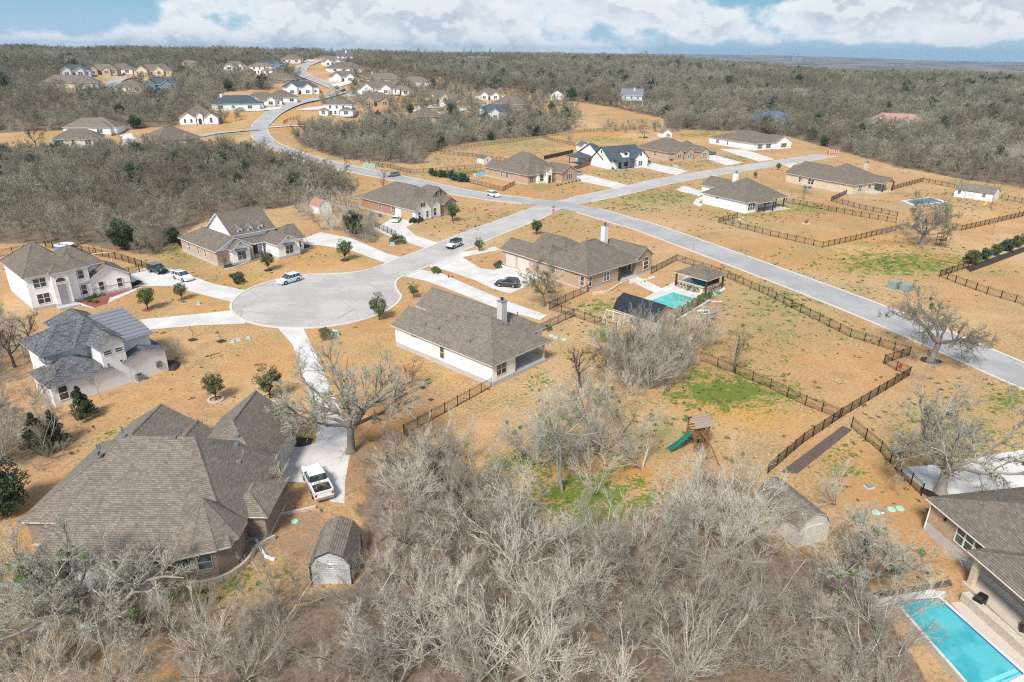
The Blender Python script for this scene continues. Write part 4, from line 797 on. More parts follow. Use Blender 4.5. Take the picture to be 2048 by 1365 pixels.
    h.vents([(5, 18), (6, 12)], [(10, 14), (11, 16), (4, 22)]).done()
    # H: house with the near pool, cut by the right edge
    h = House('tan stone house with brown roof beside the near swimming pool at the right edge', (39.8, 53.6), -80, 'tanbrick', 'roof_brown', 'trimw', found=1.0)
    h.block(.0, .0, 18, 14, 3.5, 'x', 'hh', .45); h.block(7.2, -1.8, 20, 8, 3.45, 'x', 'hh', .42, wall=None)
    h.win('S', 4.9, 0, 2.4, .85, 1.7, 3, trim='trimw').panel('wall_lamp', 'S', 2.0, 0, 2.6, .18, .25, 'black', .15, frame=False)
    h.floor(7.0, -1.9, 20, 0, .25, 'paver').post(7.5, -1.5, 3.4, .45, 'tanstone').post(13.5, -1.5, 3.4, .45, 'tanstone')
    MB().tube([(.15, -.08, .2), (.15, -.08, 3.2), (.3, -.4, 3.35)], .06, 8).build('downpipe', M['trimw'], h.e)
    h.vents([(3.5, 7.5), (4.0, 7.2)], [(2.8, 4.2), (3.2, 7.7)]).done()

def shed(label, org, th, w, l, eave, wall, roof, gamb=True, door=None, name='shed', win=(), trim='trimw'):
    h = House(label, org, th, wall, roof, trim, name=name, cat='shed', found=0, clear=False)
    rf = h.roof.setdefault(roof, MB()); wl = h.wmb(None); o = .15
    prof = [(-o, eave-.05), (w*.16, eave+w*.30), (w/2, eave+w*.46), (w*.84, eave+w*.30), (w+o, eave-.05)] if gamb else [(-.25, eave-.12), (w/2, eave+w*.3), (w+.25, eave-.12)]
    for a, b in zip(prof[:-1], prof[1:]):
        rf.poly([(a[0], -o, a[1]), (a[0], l+o, a[1]), (b[0], l+o, b[1]), (b[0], -o, b[1])][::-1])
        h.fas.poly([(a[0], -o, a[1]-.07), (b[0], -o, b[1]-.07), (b[0], l+o, b[1]-.07), (a[0], l+o, a[1]-.07)][::-1])
        for y in (-o, l+o): h.fas.poly([(a[0], y, a[1]), (b[0], y, b[1]), (b[0], y, b[1]-.09), (a[0], y, a[1]-.09)])
    for y in (0, l): wl.poly([(0, y, -.2), (w, y, -.2), (w, y, eave-.12)]+[(a, y, z-.08) for a, z in prof[-2:0:-1]]+[(0, y, eave-.12)])
    for x in (0, w): wl.poly([(x, 0, -.2), (x, l, -.2), (x, l, eave), (x, 0, eave)])
    for x in (0, w):
        for y in (0, l): MB().box(x-.07, y-.07, -.2, x+.07, y+.07, eave-.1).build('corner_trim', M[trim], h.e)
    if door:
        f, a, b, ww, hh, mt = door; h.panel('door', f, a, b, .05, ww, hh, mt, .05)
        q = MB(); T = h._face(f, a, b)
        for a0, a1, z0, z1 in ((-.04, .04, .1, hh), (-ww/2+.05, ww/2-.05, hh*.5-.05, hh*.5+.05)): h.slab(q, T, a0, a1, z0, z1, .04, .075)
        q.build('door_trim', M[trim if mt != trim else 'trimd'], h.e)
    for f, a, b, z, ww, hh in win: h.win(f, a, b, z, ww, hh)
    for m_, b_ in h.walls.items(): b_.build('wall', M[m_], h.e)
    rf.build('roof', M[roof], h.e); h.fas.build('roof_trim', M[trim], h.e); x, y = h.world(w/2, l/2); HOUSE_CLEAR.append((x, y, max(w, l)*.55)); return h
def build_sheds():
    shed('grey gambrel shed with brown shingles beneath the bare trees near the parked pickup', (-16.8, 45.4), 2, 3.4, 4.6, 1.95, 'siding', 'roof_taupe', win=[('S', 1.75, 0, 1.9, .35, .3)], trim='black')
    shed('beige gambrel shed half hidden by bare twigs near the bark path', (26.45, 50.7), 20, 3.4, 5.9, 2.05, 'beigesiding', 'roof_taupe', door=('S', 1.7, 0, 1.7, 2.0, 'beigesiding'), trim='trim', win=[('W', 0, 4, 1.5, .8, .8)])
    shed('tan barn with black rounded roof between the pool and the soccer goal', at(1310, 672), 44, 5.0, 8.6, 2.3, 'tansiding', 'roof_black', door=('W', 0, 5.4, 1.7, 2.0, 'tansiding'), name='barn')
    shed('white barn roofed shed with faded red shingles by the left woods', at(640, 431), 44, 3.6, 5.0, 2.3, 'whitesiding', 'roof_pink', door=('S', 1.8, 0, 1.6, 1.9, 'whitesiding'))
    shed('long white shed with grey roof and double doors near the right edge', at(1984, 404), 42, 6.0, 11.0, 2.5, 'whitesiding', 'roof_taupe', gamb=False, door=('W', 0, 6.6, 2.2, 2.1, 'whitesiding'), win=[('W', 0, 2.6, 1.6, .9, 1.0), ('W', 0, 9.6, 1.6, .9, 1.0)], trim='trimd')
    shed('small cream shed with grey gable roof behind the tan brick house', at(968, 329), 38, 3.6, 4.6, 2.3, 'cream', 'roof_grey', gamb=False, door=('W', 0, 2.4, 1.6, 1.9, 'whitesiding'), win=[('S', 1.8, 0, 1.5, .6, .8)])
    shed('white shed with grey roof behind the white gabled house', at(1163, 304), 20, 5.0, 5.5, 2.6, 'whitesiding', 'roof_grey', gamb=False, win=[('S', 2.5, 0, 1.5, .7, .8)])
    shed('white shed with brown roof behind the pale brick house', at(1325, 277), 20, 5.5, 5.0, 2.5, 'whitesiding', 'roof_taupe', gamb=False, win=[('S', 2.7, 0, 1.5, .7, .8)])
    shed('white metal garage with two wide doors in the field at the right forest', at(1100, 200), -8, 10, 6.0, 3.0, 'whitesiding', 'roof_taupe', gamb=False, door=('S', 4.5, 0, 3.6, 2.4, 'trimw'))

FAR = [  # px, py of the front base, width, depth, angle, wall, roof, style, eave, label
 (478, 222, 27, 14, 12, 'whitewall', 'roof_blue', 'wide', 3.4, 'white house with blue grey hip roof left of the road bend'),
 (530, 214, 20, 15, 14, 'whitewall', 'roof_brown', 'gable', 3.2, 'brown roofed house just behind the blue grey roofed white house'),
 (570, 207, 16, 13, 20, 'whitewall', 'roof_brown', 'wide', 3.2, 'cream house with brown roof, second behind the blue grey roofed white house'),
 (604, 190, 22, 12, 10, 'whitewall', 'roof_blue', 'gable', 4.2, 'white house with blue roof and blue dormer inside the road bend'),
 (400, 250, 19, 16, 8, 'whitewall', 'roof_brown', 'arch', 3.2, 'white house with arched entry and brown roof on the left lawn'),
 (182, 270, 23, 13, -8, 'whitewall', 'roof_taupe', 'wide', 3.2, 'white house with patched taupe hip roof among the left woods'),
 (158, 293, 19, 12, 5, 'cream', 'roof_brown', 'wide', 3.0, 'brown roof showing above the bare trees left of the side road'),
 (362, 292, 20, 16, 40, 'tanstone', 'roof_brown', 'wide', 3.0, 'dark brown hip roof with open porch above the left woods'),
 (674, 232, 19, 13, -6, 'whitewall', 'roof_brown', 'two', 6.0, 'cream two storey house with brown roofs right of the road bend'),
 (757, 214, 24, 15, 20, 'tanbrick', 'roof_brown', 'gable', 3.3, 'brown roofed brick house behind bare trees right of the cream two storey house'),
 (757, 190, 28, 15, 5, 'whitewall', 'roof_brown', 'gable', 3.4, 'long white house with brown roof and dark garage door on the hill side'),
 (800, 191, 17, 9, 2, 'whitewall', 'roof_taupe', 'wide', 3.0, 'low white wing with taupe roof at the end of the long white house'),
 (832, 174, 23, 13, 8, 'whitewall', 'roof_taupe', 'wide', 3.2, 'grey roofed white house in the trees behind the low white wing'),
 (768, 168, 26, 13, 8, 'pinkbrick', 'roof_taupe', 'wide', 3.2, 'taupe roofed house with chimney half hidden in trees on the hill'),
 (880, 206, 19, 14, 8, 'cream', 'roof_brown', 'gable', 3.3, 'cream house with brown roof and small front gables by a long drive'),
 (982, 201, 19, 14, 12, 'limestone', 'roof_brown', 'gable', 3.3, 'cream gabled house behind the brown brick walled house'),
 (1018, 219, 24, 15, -10, 'brownbrick', 'roof_brown', 'wide', 3.2, 'brown brick walled house with wide brown hip roof right of the blue grey roof'),
 (980, 240, 20, 14, -20, 'siding', 'roof_blue', 'gable', 4.2, 'pale blue house with blue grey roof above the creek trees'),
 (862, 246, 17, 14, 30, 'tanbrick', 'roof_brown', 'wide', 3.2, 'brown hip roof rising out of the creek trees'),
 (1262, 211, 15, 11, -8, 'siding', 'roof_metal', 'farm', 6.2, 'grey blue two storey farmhouse with metal roof in the right forest'),
 (694, 146, 26, 14, 18, 'whitewall', 'roof_brown', 'wide', 3.2, 'big brown roof on the right of the upper road'),
 (690, 165, 21, 13, 8, 'whitewall', 'roof_brown', 'gable', 3.3, 'white house with brown roof and white garage doors by the upper road'),
 (668, 133, 18, 12, 12, 'whitewall', 'roof_taupe', 'gable', 3.3, 'white house with taupe gables near the top of the road'),
 (690, 125, 16, 12, 5, 'whitewall', 'roof_grey', 'farm', 5.6, 'tall white gabled house with grey roof at the road top'),
 (584, 127, 18, 12, 0, 'cream', 'roof_brown', 'wide', 3.2, 'brown roofed house left of the road top'),
 (547, 141, 17, 12, 0, 'bluesiding', 'roof_blue', 'gable', 4.0, 'blue house with white gable trim on the hill lawn'),
 (520, 150, 19, 12, 0, 'limestone', 'roof_taupe', 'two', 5.6, 'two storey stone house left of the blue house'),
 (556, 170, 24, 13, -4, 'brownbrick', 'roof_brown', 'wide', 3.4, 'red brick house with low brown roof below the two storey stone house'),
 (472, 142, 17, 12, 10, 'whitewall', 'roof_brown', 'gable', 3.2, 'small brown house left of the two storey stone house'),
 (380, 141, 16, 12, 5, 'cream', 'roof_taupe', 'gable', 3.2, 'tan house with gables alone in the left hill woods'),
 (306, 152, 25, 13, -8, 'tanstone', 'roof_brown', 'gable', 3.3, 'wide brown roofed house right of the short pale street'),
 (322, 184, 22, 13, -6, 'bluesiding', 'roof_blue', 'gable', 4.0, 'blue house with white edged gable in the left woods'),
 (244, 149, 17, 12, 4, 'whitewall', 'roof_brown', 'wide', 3.2, 'brown hip roofed house at the head of the short pale street'),
 (204, 151, 18, 12, -4, 'pinkbrick', 'roof_taupe', 'gable', 3.3, 'tan gabled house left of the head of the short pale street'),
 (152, 154, 17, 12, 6, 'siding', 'roof_blue', 'gable', 3.6, 'blue grey house with white gable at the left of the short pale street'),
 (140, 178, 30, 14, 0, 'cream', 'roof_taupe', 'wide', 3.0, 'long faded roof sunk among the left hill trees'),
 (262, 185, 17, 11, 4, 'limestone', 'roof_brown', 'wide', 3.0, 'dark roof peeping over the trees below the short pale street'),
 (1550, 256, 24, 16, 10, 'tanstone', 'roof_navy', 'wide', 4.0, 'house with bright blue roof behind the trees of the right forest'),
 (1788, 262, 30, 16, -12, 'tanstone', 'roof_red', 'gable', 4.0, 'house with salmon red roof deep in the right forest'),
 (1890, 322, 16, 12, -10, 'siding', 'roof_taupe', 'wide', 3.0, 'grey roof among the trees left of the far right roof'),
 (2010, 336, 22, 14, -6, 'siding', 'roof_taupe', 'wide', 3.2, 'grey roofed house in the trees at the right edge'),
 (1600, 196, 18, 11, 0, 'whitewall', 'roof_taupe', 'wide', 3.2, 'taupe roof deep in the middle of the right forest'),
]
def build_far_houses():
    for px, py, w, d, th, wall, roof, style, ev, lab in FAR:
        x, y, z = at(px, py); az = math.degrees(math.atan2(x, y)); thw = th-az*.6
        c, s_ = math.cos(R(thw)), math.sin(R(thw)); ox, oy = x-c*w/2, y-s_*w/2
        h = House(lab, (ox, oy), thw, wall, roof, 'trim' if wall not in ('bluesiding', 'siding') else 'trimw', found=.3, zb=gh(x, y)+float(lift(x, y))*.4, clear=.5 if px > 1500 else 1)
        if style == 'farm':
            h.block(0, 0, w, d, ev, 'x', 'gg', .75); h.block(-1, -2.4, w+1, 2, 2.9, 'x', 'hh', .2, wall=None)
            for i in range(5): h.post(-.6+i*(w+1.2)/4, -2.2, 2.9, .25, 'trimw')
            for i in range(3): h.win('S', w*(.2+.3*i), 0, 4.8, 1.1, 1.5).win('S', w*(.2+.3*i), 0, 1.6, 1.1, 1.7)
            h.chimney(w*.6, d*.35, 1.2, 1, None)
        elif style == 'two':
            h.block(w*.1, 1, w*.95, d, ev, 'x', 'hh', .4); h.block(0, -2, w*.25, 7, 3.1, 'y', 'hh', .4); h.block(w*.62, -3, w, 7, 3.1, 'y', 'hh', .4)
            for i in range(3): h.win('S', w*(.3+.2*i), 1, 4.5, 1.2, 1.5).win('S', w*(.32+.13*i), 1, 1.6, 1.2, 1.8)
            h.win('S', w*.12, -2, 1.7, .9, 1.7, 2).win('S', w*.8, -3, 1.7, 1.1, 1.7, 2)
        elif style == 'arch':
            h.block(0, 1, w, d+2, ev, 'y', 'hh', .62); h.block(.1, -1, w*.42, 6, ev, 'y', 'gh', .7); h.block(w*.62, -1.5, w*.98, 6, ev, 'y', 'gh', .7); h.block(w*.44, -.6, w*.60, 4, 4.4, 'y', 'gh', .9, o=.3)
            h.win('S', w*.14, -1, 1.8, .9, 1.5, 1, arch=True).win('S', w*.3, -1, 1.8, .9, 1.5, 1, arch=True).win('S', w*.8, -1.5, 1.8, 1.3, 1.6, 1, arch=True).panel('door', 'S', w*.52, -.6, .1, 1.4, 2.8, 'door')
        elif style == 'gable':
            h.block(0, 1.5, w, d, ev, 'x', 'hh', .6); h.block(w*.08, -1, w*.38, 8, ev, 'y', 'gh', .75); h.block(w*.55, 0, w*.80, 8, ev, 'y', 'gh', .75)
            h.win('S', w*.23, -1, 1.7, 1.1, 1.7, 2).win('S', w*.67, 0, 1.7, 1.1, 1.7, 2).panel('door', 'S', w*.46, 1.5, .1, 1.1, 2.2, 'door').win('S', w*.9, 1.5, 1.8, 1.1, 1.5)
            if 'garage' in lab: h.panel('garage_door', 'S', w*.23, -1, .1, w*.22, 2.3, 'trimd' if 'dark' in lab else 'white', .12, ribs=3)
        else:
            h.block(0, 0, w, d, ev, 'x', 'hh', .55); h.block(w*.55, -2.5, w*.92, 7, ev, 'y', 'hh', .55)
            h.win('S', w*.15, 0, 1.7, 1.1, 1.6, 2).win('S', w*.40, 0, 1.7, 1.1, 1.6).win('S', w*.72, -2.5, 1.7, 1.1, 1.6, 2)
            if 'chimney' in lab or 'left of the road bend' in lab: h.chimney(w*.2, d*.5, 1.3, 1.1)
        h.done(); cx, cy = h.world(w/2, d/2); rr = math.hypot(cx, cy)
        if px > 1500: continue
        if any(k in lab for k in ('woods', 'trees', 'forest', 'roof ')): HOUSE_CLEAR.append((cx-cx/rr*9, cy-cy/rr*9, 8)); HOUSE_CLEAR.append((cx-cx/rr*16, cy-cy/rr*16, 6))
        else: HOUSE_CLEAR.append((cx-cx/rr*16, cy-cy/rr*16, 15)); HOUSE_CLEAR.append((cx-cx/rr*30, cy-cy/rr*30, 10))
# ------------------------------------------------------------------ trees
def tubes(Pts, Rad, k):
    """Pts (B, S, 3), Rad (B, S) -> verts, quads"""
    B, S, _ = Pts.shape; D = np.gradient(Pts, axis=1); D /= np.linalg.norm(D, axis=2, keepdims=True)+1e-9
    ref = np.where(np.abs(D[..., 2:3]) > .8, np.array([1., 0, 0]), np.array([0, 0, 1.])); A = np.cross(ref, D); A /= np.linalg.norm(A, axis=2, keepdims=True)+1e-9; C = np.cross(D, A)
    th = np.arange(k)*2*np.pi/k
    V = Pts[:, :, None]+Rad[:, :, None, None]*(np.cos(th)[None, None, :, None]*A[:, :, None]+np.sin(th)[None, None, :, None]*C[:, :, None])
    b = np.arange(B)[:, None, None]*S*k; s = np.arange(S-1)[None, :, None]*k; j = np.arange(k)[None, None]; j2 = (j+1) % k
    Q = np.stack([b+s+j, b+s+j2, b+s+k+j2, b+s+k+j], -1).reshape(-1, 4)
    return V.reshape(-1, 3), Q
def grow(rng, P0, D0, L, r0, r1, seg, wob, up, sag=0.0):
    B = len(P0); pts = np.zeros((B, seg+1, 3)); pts[:, 0] = P0; D = D0/(np.linalg.norm(D0, axis=1, keepdims=True)+1e-9); Ds = [D]
    for i in range(seg):
        D = D+rng.normal(0, wob, (B, 3)); D[:, 2] += up-sag*i/seg; D /= np.linalg.norm(D, axis=1, keepdims=True); pts[:, i+1] = pts[:, i]+D*(L/seg)[:, None]; Ds.append(D)
    t = np.linspace(0, 1, seg+1)[None]; rad = r0[:, None]*(1-t)+r1[:, None]*t
    return pts, rad, np.stack(Ds, 1)
def spawn(rng, pts, rad, Ds, n, lo, hi, ang, flat=0.0):
    """n children per branch at fractions lo..hi, leaving at angle ang"""
    B, S, _ = pts.shape; t = np.sort(rng.uniform(lo, hi, (B, n)), 1)*(S-1); i = np.minimum(t.astype(int), S-2); f = (t-i)[..., None]; bi = np.arange(B)[:, None]
    p = pts[bi, i]*(1-f)+pts[bi, i+1]*f; d = Ds[bi, i+1]; r = rad[bi, i]*(1-f[..., 0])+rad[bi, i+1]*f[..., 0]
    q = rng.normal(0, 1, (B, n, 3)); q[..., 2] *= (1-flat); q -= d*np.sum(q*d, -1, keepdims=True); q /= np.linalg.norm(q, axis=-1, keepdims=True)+1e-9
    a = rng.normal(ang, .18, (B, n, 1)); nd = d*np.cos(a)+q*np.sin(a); frac = t/(S-1)
    return p.reshape(-1, 3), nd.reshape(-1, 3), r.reshape(-1), frac.reshape(-1)
class TreeMesh: pass
def bare_tree(seed, H=7.0, stems=3, lean=.35, counts=(8, 7, 6), lens=(.5, .5, .55), rad=.11, twig=.012, wob=.16, up=.10, kseg=(7, 5, 4, 3), first=.12, angs=(.7, .65, .6), flat=0, sides=(6, 4, 3, 3), trunk_levels=1, fork=None, sag=0.0):
    rng = np.random.default_rng(seed)
    tv, tq, cv, cq = [], [], [], []
    def put(L, n, V, Q): L[0].append(V); L[1].append(Q+n[0]); n[0] += len(V)
    nt, nc = [0], [0]
    if fork:                                        # a single bole that forks into heavy limbs
        hb, nl, spread = fork
        p, r, d = grow(rng, np.zeros((1, 3)), np.array([[rng.normal(0, .06), rng.normal(0, .06), 1.]]), np.array([hb]), np.array([rad*1.25]), np.array([rad*.85]), 5, .05, .05)
        r[0, 0] *= 1.35; put((tv, tq), nt, *tubes(p, r, 9)); az = np.arange(nl)*2*np.pi/nl+rng.uniform(0, .7, nl)
        P0 = np.repeat(p[:, -1], nl, 0)-np.array([0, 0, .15]); D0 = np.stack([np.cos(az)*spread, np.sin(az)*spread, rng.uniform(.35, 1.0, nl)], -1); L0 = H*rng.uniform(.62, .9, nl); R0 = np.full(nl, rad*.62)*rng.uniform(.7, 1, nl)
    else:
        az = rng.uniform(0, 6.28, stems); P0 = np.stack([np.cos(az)*.12, np.sin(az)*.12, np.full(stems, -.05)], -1)*(stems > 1)
        D0 = np.stack([np.cos(az)*lean, np.sin(az)*lean, np.ones(stems)], -1); L0 = H*rng.uniform(.72, 1.0, stems); R0 = rad*rng.uniform(.7, 1.0, stems)
    p, r, d = grow(rng, P0, D0, L0, R0, R0*.22+twig, kseg[0], wob*.8, up*.5, sag)
    put((tv, tq), nt, *tubes(p, r, sides[0])); L = L0
    for lv, n in enumerate(counts):
        cp, cd, cr, fr = spawn(rng, p, r, d, n, first if lv == 0 else .12, .98, angs[min(lv, 2)], flat)
        Lp = np.repeat(L, n); Ln = Lp*lens[lv]*(1.15-.55*fr)*rng.uniform(.6, 1.2, len(fr))
        rr = np.maximum(cr*.62, twig); p, r, d = grow(rng, cp, cd, Ln, rr, np.maximum(rr*.3, twig*.75), kseg[lv+1], wob, up, sag)
        V, Q = tubes(p, r, sides[min(lv+1, 3)])
        if lv+1 < trunk_levels: put((tv, tq), nt, V, Q)
        else: put((cv, cq), nc, V, Q)
        L = Ln
    t = TreeMesh(); t.trunk = (np.concatenate(tv), np.concatenate(tq)); t.crown = (np.concatenate(cv), np.concatenate(cq)); t.tips = p[:, -1]; t.mid = p[:, p.shape[1]//2]; return t
def leaf_cloud(rng, centres, rads, n, size, flatten=1.0):
    """n small leaf quads spread through clumps"""
    k = rng.integers(0, len(centres), n); u = rng.normal(0, 1, (n, 3)); u /= np.linalg.norm(u, axis=1, keepdims=True); rr = rng.uniform(.35, 1, n)**.5
    c = centres[k]+u*(rads[k]*rr)[:, None]*np.array([1, 1, flatten]); a = rng.normal(0, 1, (n, 3)); a /= np.linalg.norm(a, axis=1, keepdims=True); b = np.cross(a, rng.normal(0, 1, (n, 3))); b /= np.linalg.norm(b, axis=1, keepdims=True)+1e-9
    s = (size*rng.uniform(.6, 1.4, n))[:, None]; V = np.stack([c-a*s*1.3, c-b*s*.6, c+a*s*1.3, c+b*s*.6], 1).reshape(-1, 3); return V, np.arange(n*4).reshape(n, 4)
def evergreen(seed, H, Rr, kind='round', n=3000, size=.1, trunk_h=None, clumps=40):
    rng = np.random.default_rng(seed); th = trunk_h if trunk_h is not None else H*.3
    if kind == 'round':
        u = rng.normal(0, 1, (clumps, 3)); u /= np.linalg.norm(u, axis=1, keepdims=True); q = rng.uniform(.15, 1.25, clumps)**.5; c = u*q[:, None]*np.array([Rr, Rr, (H-th)*.5])*.86; c[:, 2] += th+(H-th)*.5; cr = np.full(clumps, Rr*.27)*rng.uniform(.5, 1.3, clumps)
    elif kind == 'cone':
        z = rng.uniform(0, 1, clumps)**1.3; a = rng.uniform(0, 6.28, clumps); w = Rr*(1-z)**.75*rng.uniform(.4, 1, clumps); c = np.stack([np.cos(a)*w, np.sin(a)*w, th+z*(H-th)], -1); cr = Rr*.30*(1.1-z*.75)*rng.uniform(.7, 1.2, clumps)
    else:
        a = rng.uniform(0, 6.28, clumps); w = Rr*rng.uniform(0, 1, clumps)**.5; c = np.stack([np.cos(a)*w, np.sin(a)*w, (H*.62)*np.sqrt(np.maximum(0, 1-(w/Rr)**2))*rng.uniform(.35, 1, clumps)+.12*H], -1); cr = np.full(clumps, min(Rr, H)*.30)*rng.uniform(.7, 1.2, clumps)
    V, Q = leaf_cloud(rng, c, cr, n, size); t = TreeMesh(); t.crown = (V, Q)
    m = min(12, clumps); top = c[rng.choice(clumps, m, False)]; base = np.zeros((m, 3)); base[:, 2] = np.minimum(th*.8, top[:, 2]*.6)
    L = np.linalg.norm(top-base, axis=1); p, r, d = grow(rng, base, top-base, L, np.full(m, .012*H+.01), np.full(m, .012), 4, .06, .02); bv, bq = tubes(p, r, 4)
    tp, tr, td = grow(rng, np.zeros((1, 3)), np.array([[0, 0, 1.]]), np.array([max(th, .1)+(H-th)*.45]), np.array([.02*H+.02]), np.array([.012*H]), 4, .04, .05); v2, q2 = tubes(tp, tr, 7)
    t.trunk = (np.concatenate([v2, bv]), np.concatenate([q2, bq+len(v2)])); return t
PROTO = {}
def proto(key, t, name, bark_m, crown_m, extra=None):
    PROTO[key] = (name, np_mesh(key+'_trunk', *t.trunk, M[bark_m], True), np_mesh(key+'_crown', *t.crown, M[crown_m]), extra)
def plant(key, x, y, s, rz, label, cat='tree', group=None, sz=None, z=None, name=None):
    nm, tm, cm, ex = PROTO[key]; e = thing(name or nm, (x, y, gh(x, y) if z is None else z), rz, label, cat, group); e.scale = (s, s, sz or s)
    for n, me in (('trunk', tm), ('crown', cm))+((('mistletoe', ex),) if ex else ()):
        if me is None: continue
        o = bpy.data.objects.new(n, me); COL.objects.link(o); o.parent = e
    return e
def build_protos():
    for i in range(7):
        t = bare_tree(100+i, H=7.4, stems=(5, 6, 4, 7, 5, 3, 6)[i], lean=(.7, .85, .6, 1.0, .8, .45, .9)[i], counts=(7, 8, 7), lens=(.52, .50, .46), rad=.075, twig=.0075, wob=.085, up=.10, angs=(.62, .55, .5), first=.06, kseg=(7, 5, 4, 3))
        proto('pale%d' % i, t, 'bare_tree', 'bark_pale', 'twig_pale')
    for i in range(3):
        t = bare_tree(150+i, H=6.8, stems=(2, 3, 4)[i], lean=(.35, .5, .7)[i], counts=(9, 8, 7), lens=(.54, .48, .46), rad=.09, twig=.008, wob=.2, up=.03, angs=(.8, .7, .6), first=.25)
        proto('dusk%d' % i, t, 'bare_tree', 'bark_grey', 'twig_dusk')
    for i in range(4):
        t = bare_tree(200+i, H=8.2, stems=(3, 4, 3, 4)[i], lean=(.45, .55, .4, .65)[i], counts=(8, 7, 6), lens=(.48, .48, .5), rad=.10, twig=.0145, wob=.15, up=.05, angs=(.75, .65, .6))
        proto('grey%d' % i, t, 'bare_tree', 'bark_grey', 'twig_grey')
    for i in range(5):
        t = bare_tree(300+i, H=7.6, stems=(4, 3, 5, 4, 3)[i], lean=(.6, .45, .8, .7, .5)[i], counts=(7, 6, 5), lens=(.52, .5, .5), rad=.11, twig=.032, wob=.2, up=.02, angs=(.8, .8, .8), kseg=(5, 3, 3, 2), sides=(4, 3, 3, 3))
        proto('far%d' % i, t, 'bare_tree', 'bark_grey', 'twig_far')
    for i in range(2):
        t = bare_tree(350+i, H=4.6, stems=7, lean=.5, counts=(6, 5), lens=(.5, .5), rad=.05, twig=.016, wob=.12, up=.1)
        proto('red%d' % i, t, 'bare_sapling', 'bark_grey', 'twig_red')
    def oak(key, seed, H, rad, fork, counts, wob, twig, tm='twig_oak', bm='bark_oak', miss=8, lens=(.56, .52, .48, .45), up=.05, sag=.02):
        t = bare_tree(seed, H=H, rad=rad, fork=fork, counts=counts, lens=lens, wob=wob, twig=twig, up=up, kseg=(9, 7, 5, 4, 3), first=.22, trunk_levels=2, sides=(8, 6, 4, 3), sag=sag, flat=.25)
        ex = None
        if miss:
            rng = np.random.default_rng(seed); c = t.mid[rng.choice(len(t.mid), miss)]; V, Q = leaf_cloud(rng, c, rng.uniform(.2, .5, miss), miss*90, .07); ex = np_mesh(key+'_mistletoe', V, Q, M['leaf_bright'])
        proto(key, t, 'bare_oak', bm, tm, ex)
    for i in range(2):
        t = bare_tree(430+i, H=11.5, stems=(2, 3)[i], lean=(.28, .45)[i], counts=(11, 9, 8), lens=(.5, .48, .46), rad=.17, twig=.0095, wob=.16, up=.04, angs=(.85, .7, .6), first=.3, kseg=(9, 6, 4, 3)); rg_ = np.random.default_rng(i)
        cc = t.mid[rg_.choice(len(t.mid), 9)]; proto('airy%d' % i, t, 'bare_tree', 'bark_oak', 'twig_oak', np_mesh('airy%d_mistletoe' % i, *leaf_cloud(rg_, cc, rg_.uniform(.15, .4, 9), 700, .06), M['leaf_bright']))
    oak('oak0', 407, 9.8, .36, (3.0, 8, .80), (9, 8, 7, 5), .17, .0135, miss=7, up=.07, sag=.01)
    oak('oak1', 402, 9.5, .40, (3.2, 6, .95), (9, 8, 7, 5), .22, .014, miss=5)
    oak('oak2', 403, 10.5, .42, (2.8, 8, 1.15), (8, 8, 6, 4), .27, .017, miss=3)
    oak('oak3', 404, 9.0, .26, (3.2, 7, .75), (9, 8, 7, 5), .18, .0125, miss=14)
    oak('oak4', 405, 5.4, .17, (2.2, 5, .55), (6, 6, 5), .22, .013, miss=0, lens=(.5, .48, .48), tm='bark_dark', bm='bark_dark')
    t = bare_tree(411, H=4.6, stems=9, lean=.42, counts=(5, 4), lens=(.42, .42), rad=.035, twig=.011, wob=.1, up=.1); rng = np.random.default_rng(5)
    proto('myrtle', t, 'crape_myrtle', 'bark_grey', 'twig_red', np_mesh('myrtle_seed', *leaf_cloud(rng, t.tips[::2], np.full(len(t.tips[::2]), .07), 900, .045), M['leaf_brown']))
    t = bare_tree(412, H=3.4, stems=1, lean=.05, counts=(9, 5), lens=(.4, .45), rad=.06, twig=.011, wob=.1, up=.1); proto('young', t, 'young_bare_tree', 'bark_grey', 'twig_grey')
    t = bare_tree(413, H=5.4, stems=1, lean=.05, counts=(9, 7, 5), lens=(.5, .48, .48), rad=.09, twig=.011, wob=.12, up=.1); proto('slim', t, 'slim_bare_tree', 'bark_grey', 'twig_grey')
    t = bare_tree(414, H=7.2, stems=2, lean=.2, counts=(9, 7, 6), lens=(.5, .48, .48), rad=.11, twig=.012, wob=.12, up=.12); proto('tall', t, 'bare_tree', 'bark_grey', 'twig_grey')
    for i in range(3): proto('live%d' % i, evergreen(500+i, 4.2, 1.45, 'round', 3600, .075, 1.0, 60), 'live_oak', 'bark_dark', ('leaf_oak', 'leaf_olive', 'leaf_oak')[i])
    for i in range(2): proto('cedar%d' % i, evergreen(510+i, 5.2, 1.7, 'cone', 7000, .10, .9, 70), 'cedar', 'bark_dark', 'leaf_cedar')
    proto('bigcedar', evergreen(515, 7.5, 3.3, 'round', 11000, .13, .6, 90), 'cedar', 'bark_dark', 'leaf_cedar')
    for i, l in enumerate(('leaf_olive', 'leaf_oak', 'leaf_bright', 'leaf_blue', 'leaf_cedar')): proto('shrub%d' % i, evergreen(520+i, 1.2, .75, 'dome', 2200, .055, .05, 26), 'shrub', 'bark_dark', l)
    proto('hedgebush', evergreen(530, 3.2, 1.8, 'round', 5200, .10, .1, 50), 'evergreen_shrub', 'bark_dark', 'leaf_blue'); proto('hedgebush2', evergreen(531, 3.4, 1.9, 'round', 5200, .10, .1, 50), 'evergreen_shrub', 'bark_dark', 'leaf_oak')
    proto('brush', evergreen(533, 1.0, 1.1, 'dome', 1500, .06, .05, 20), 'shrub', 'bark_grey', 'leaf_brown')

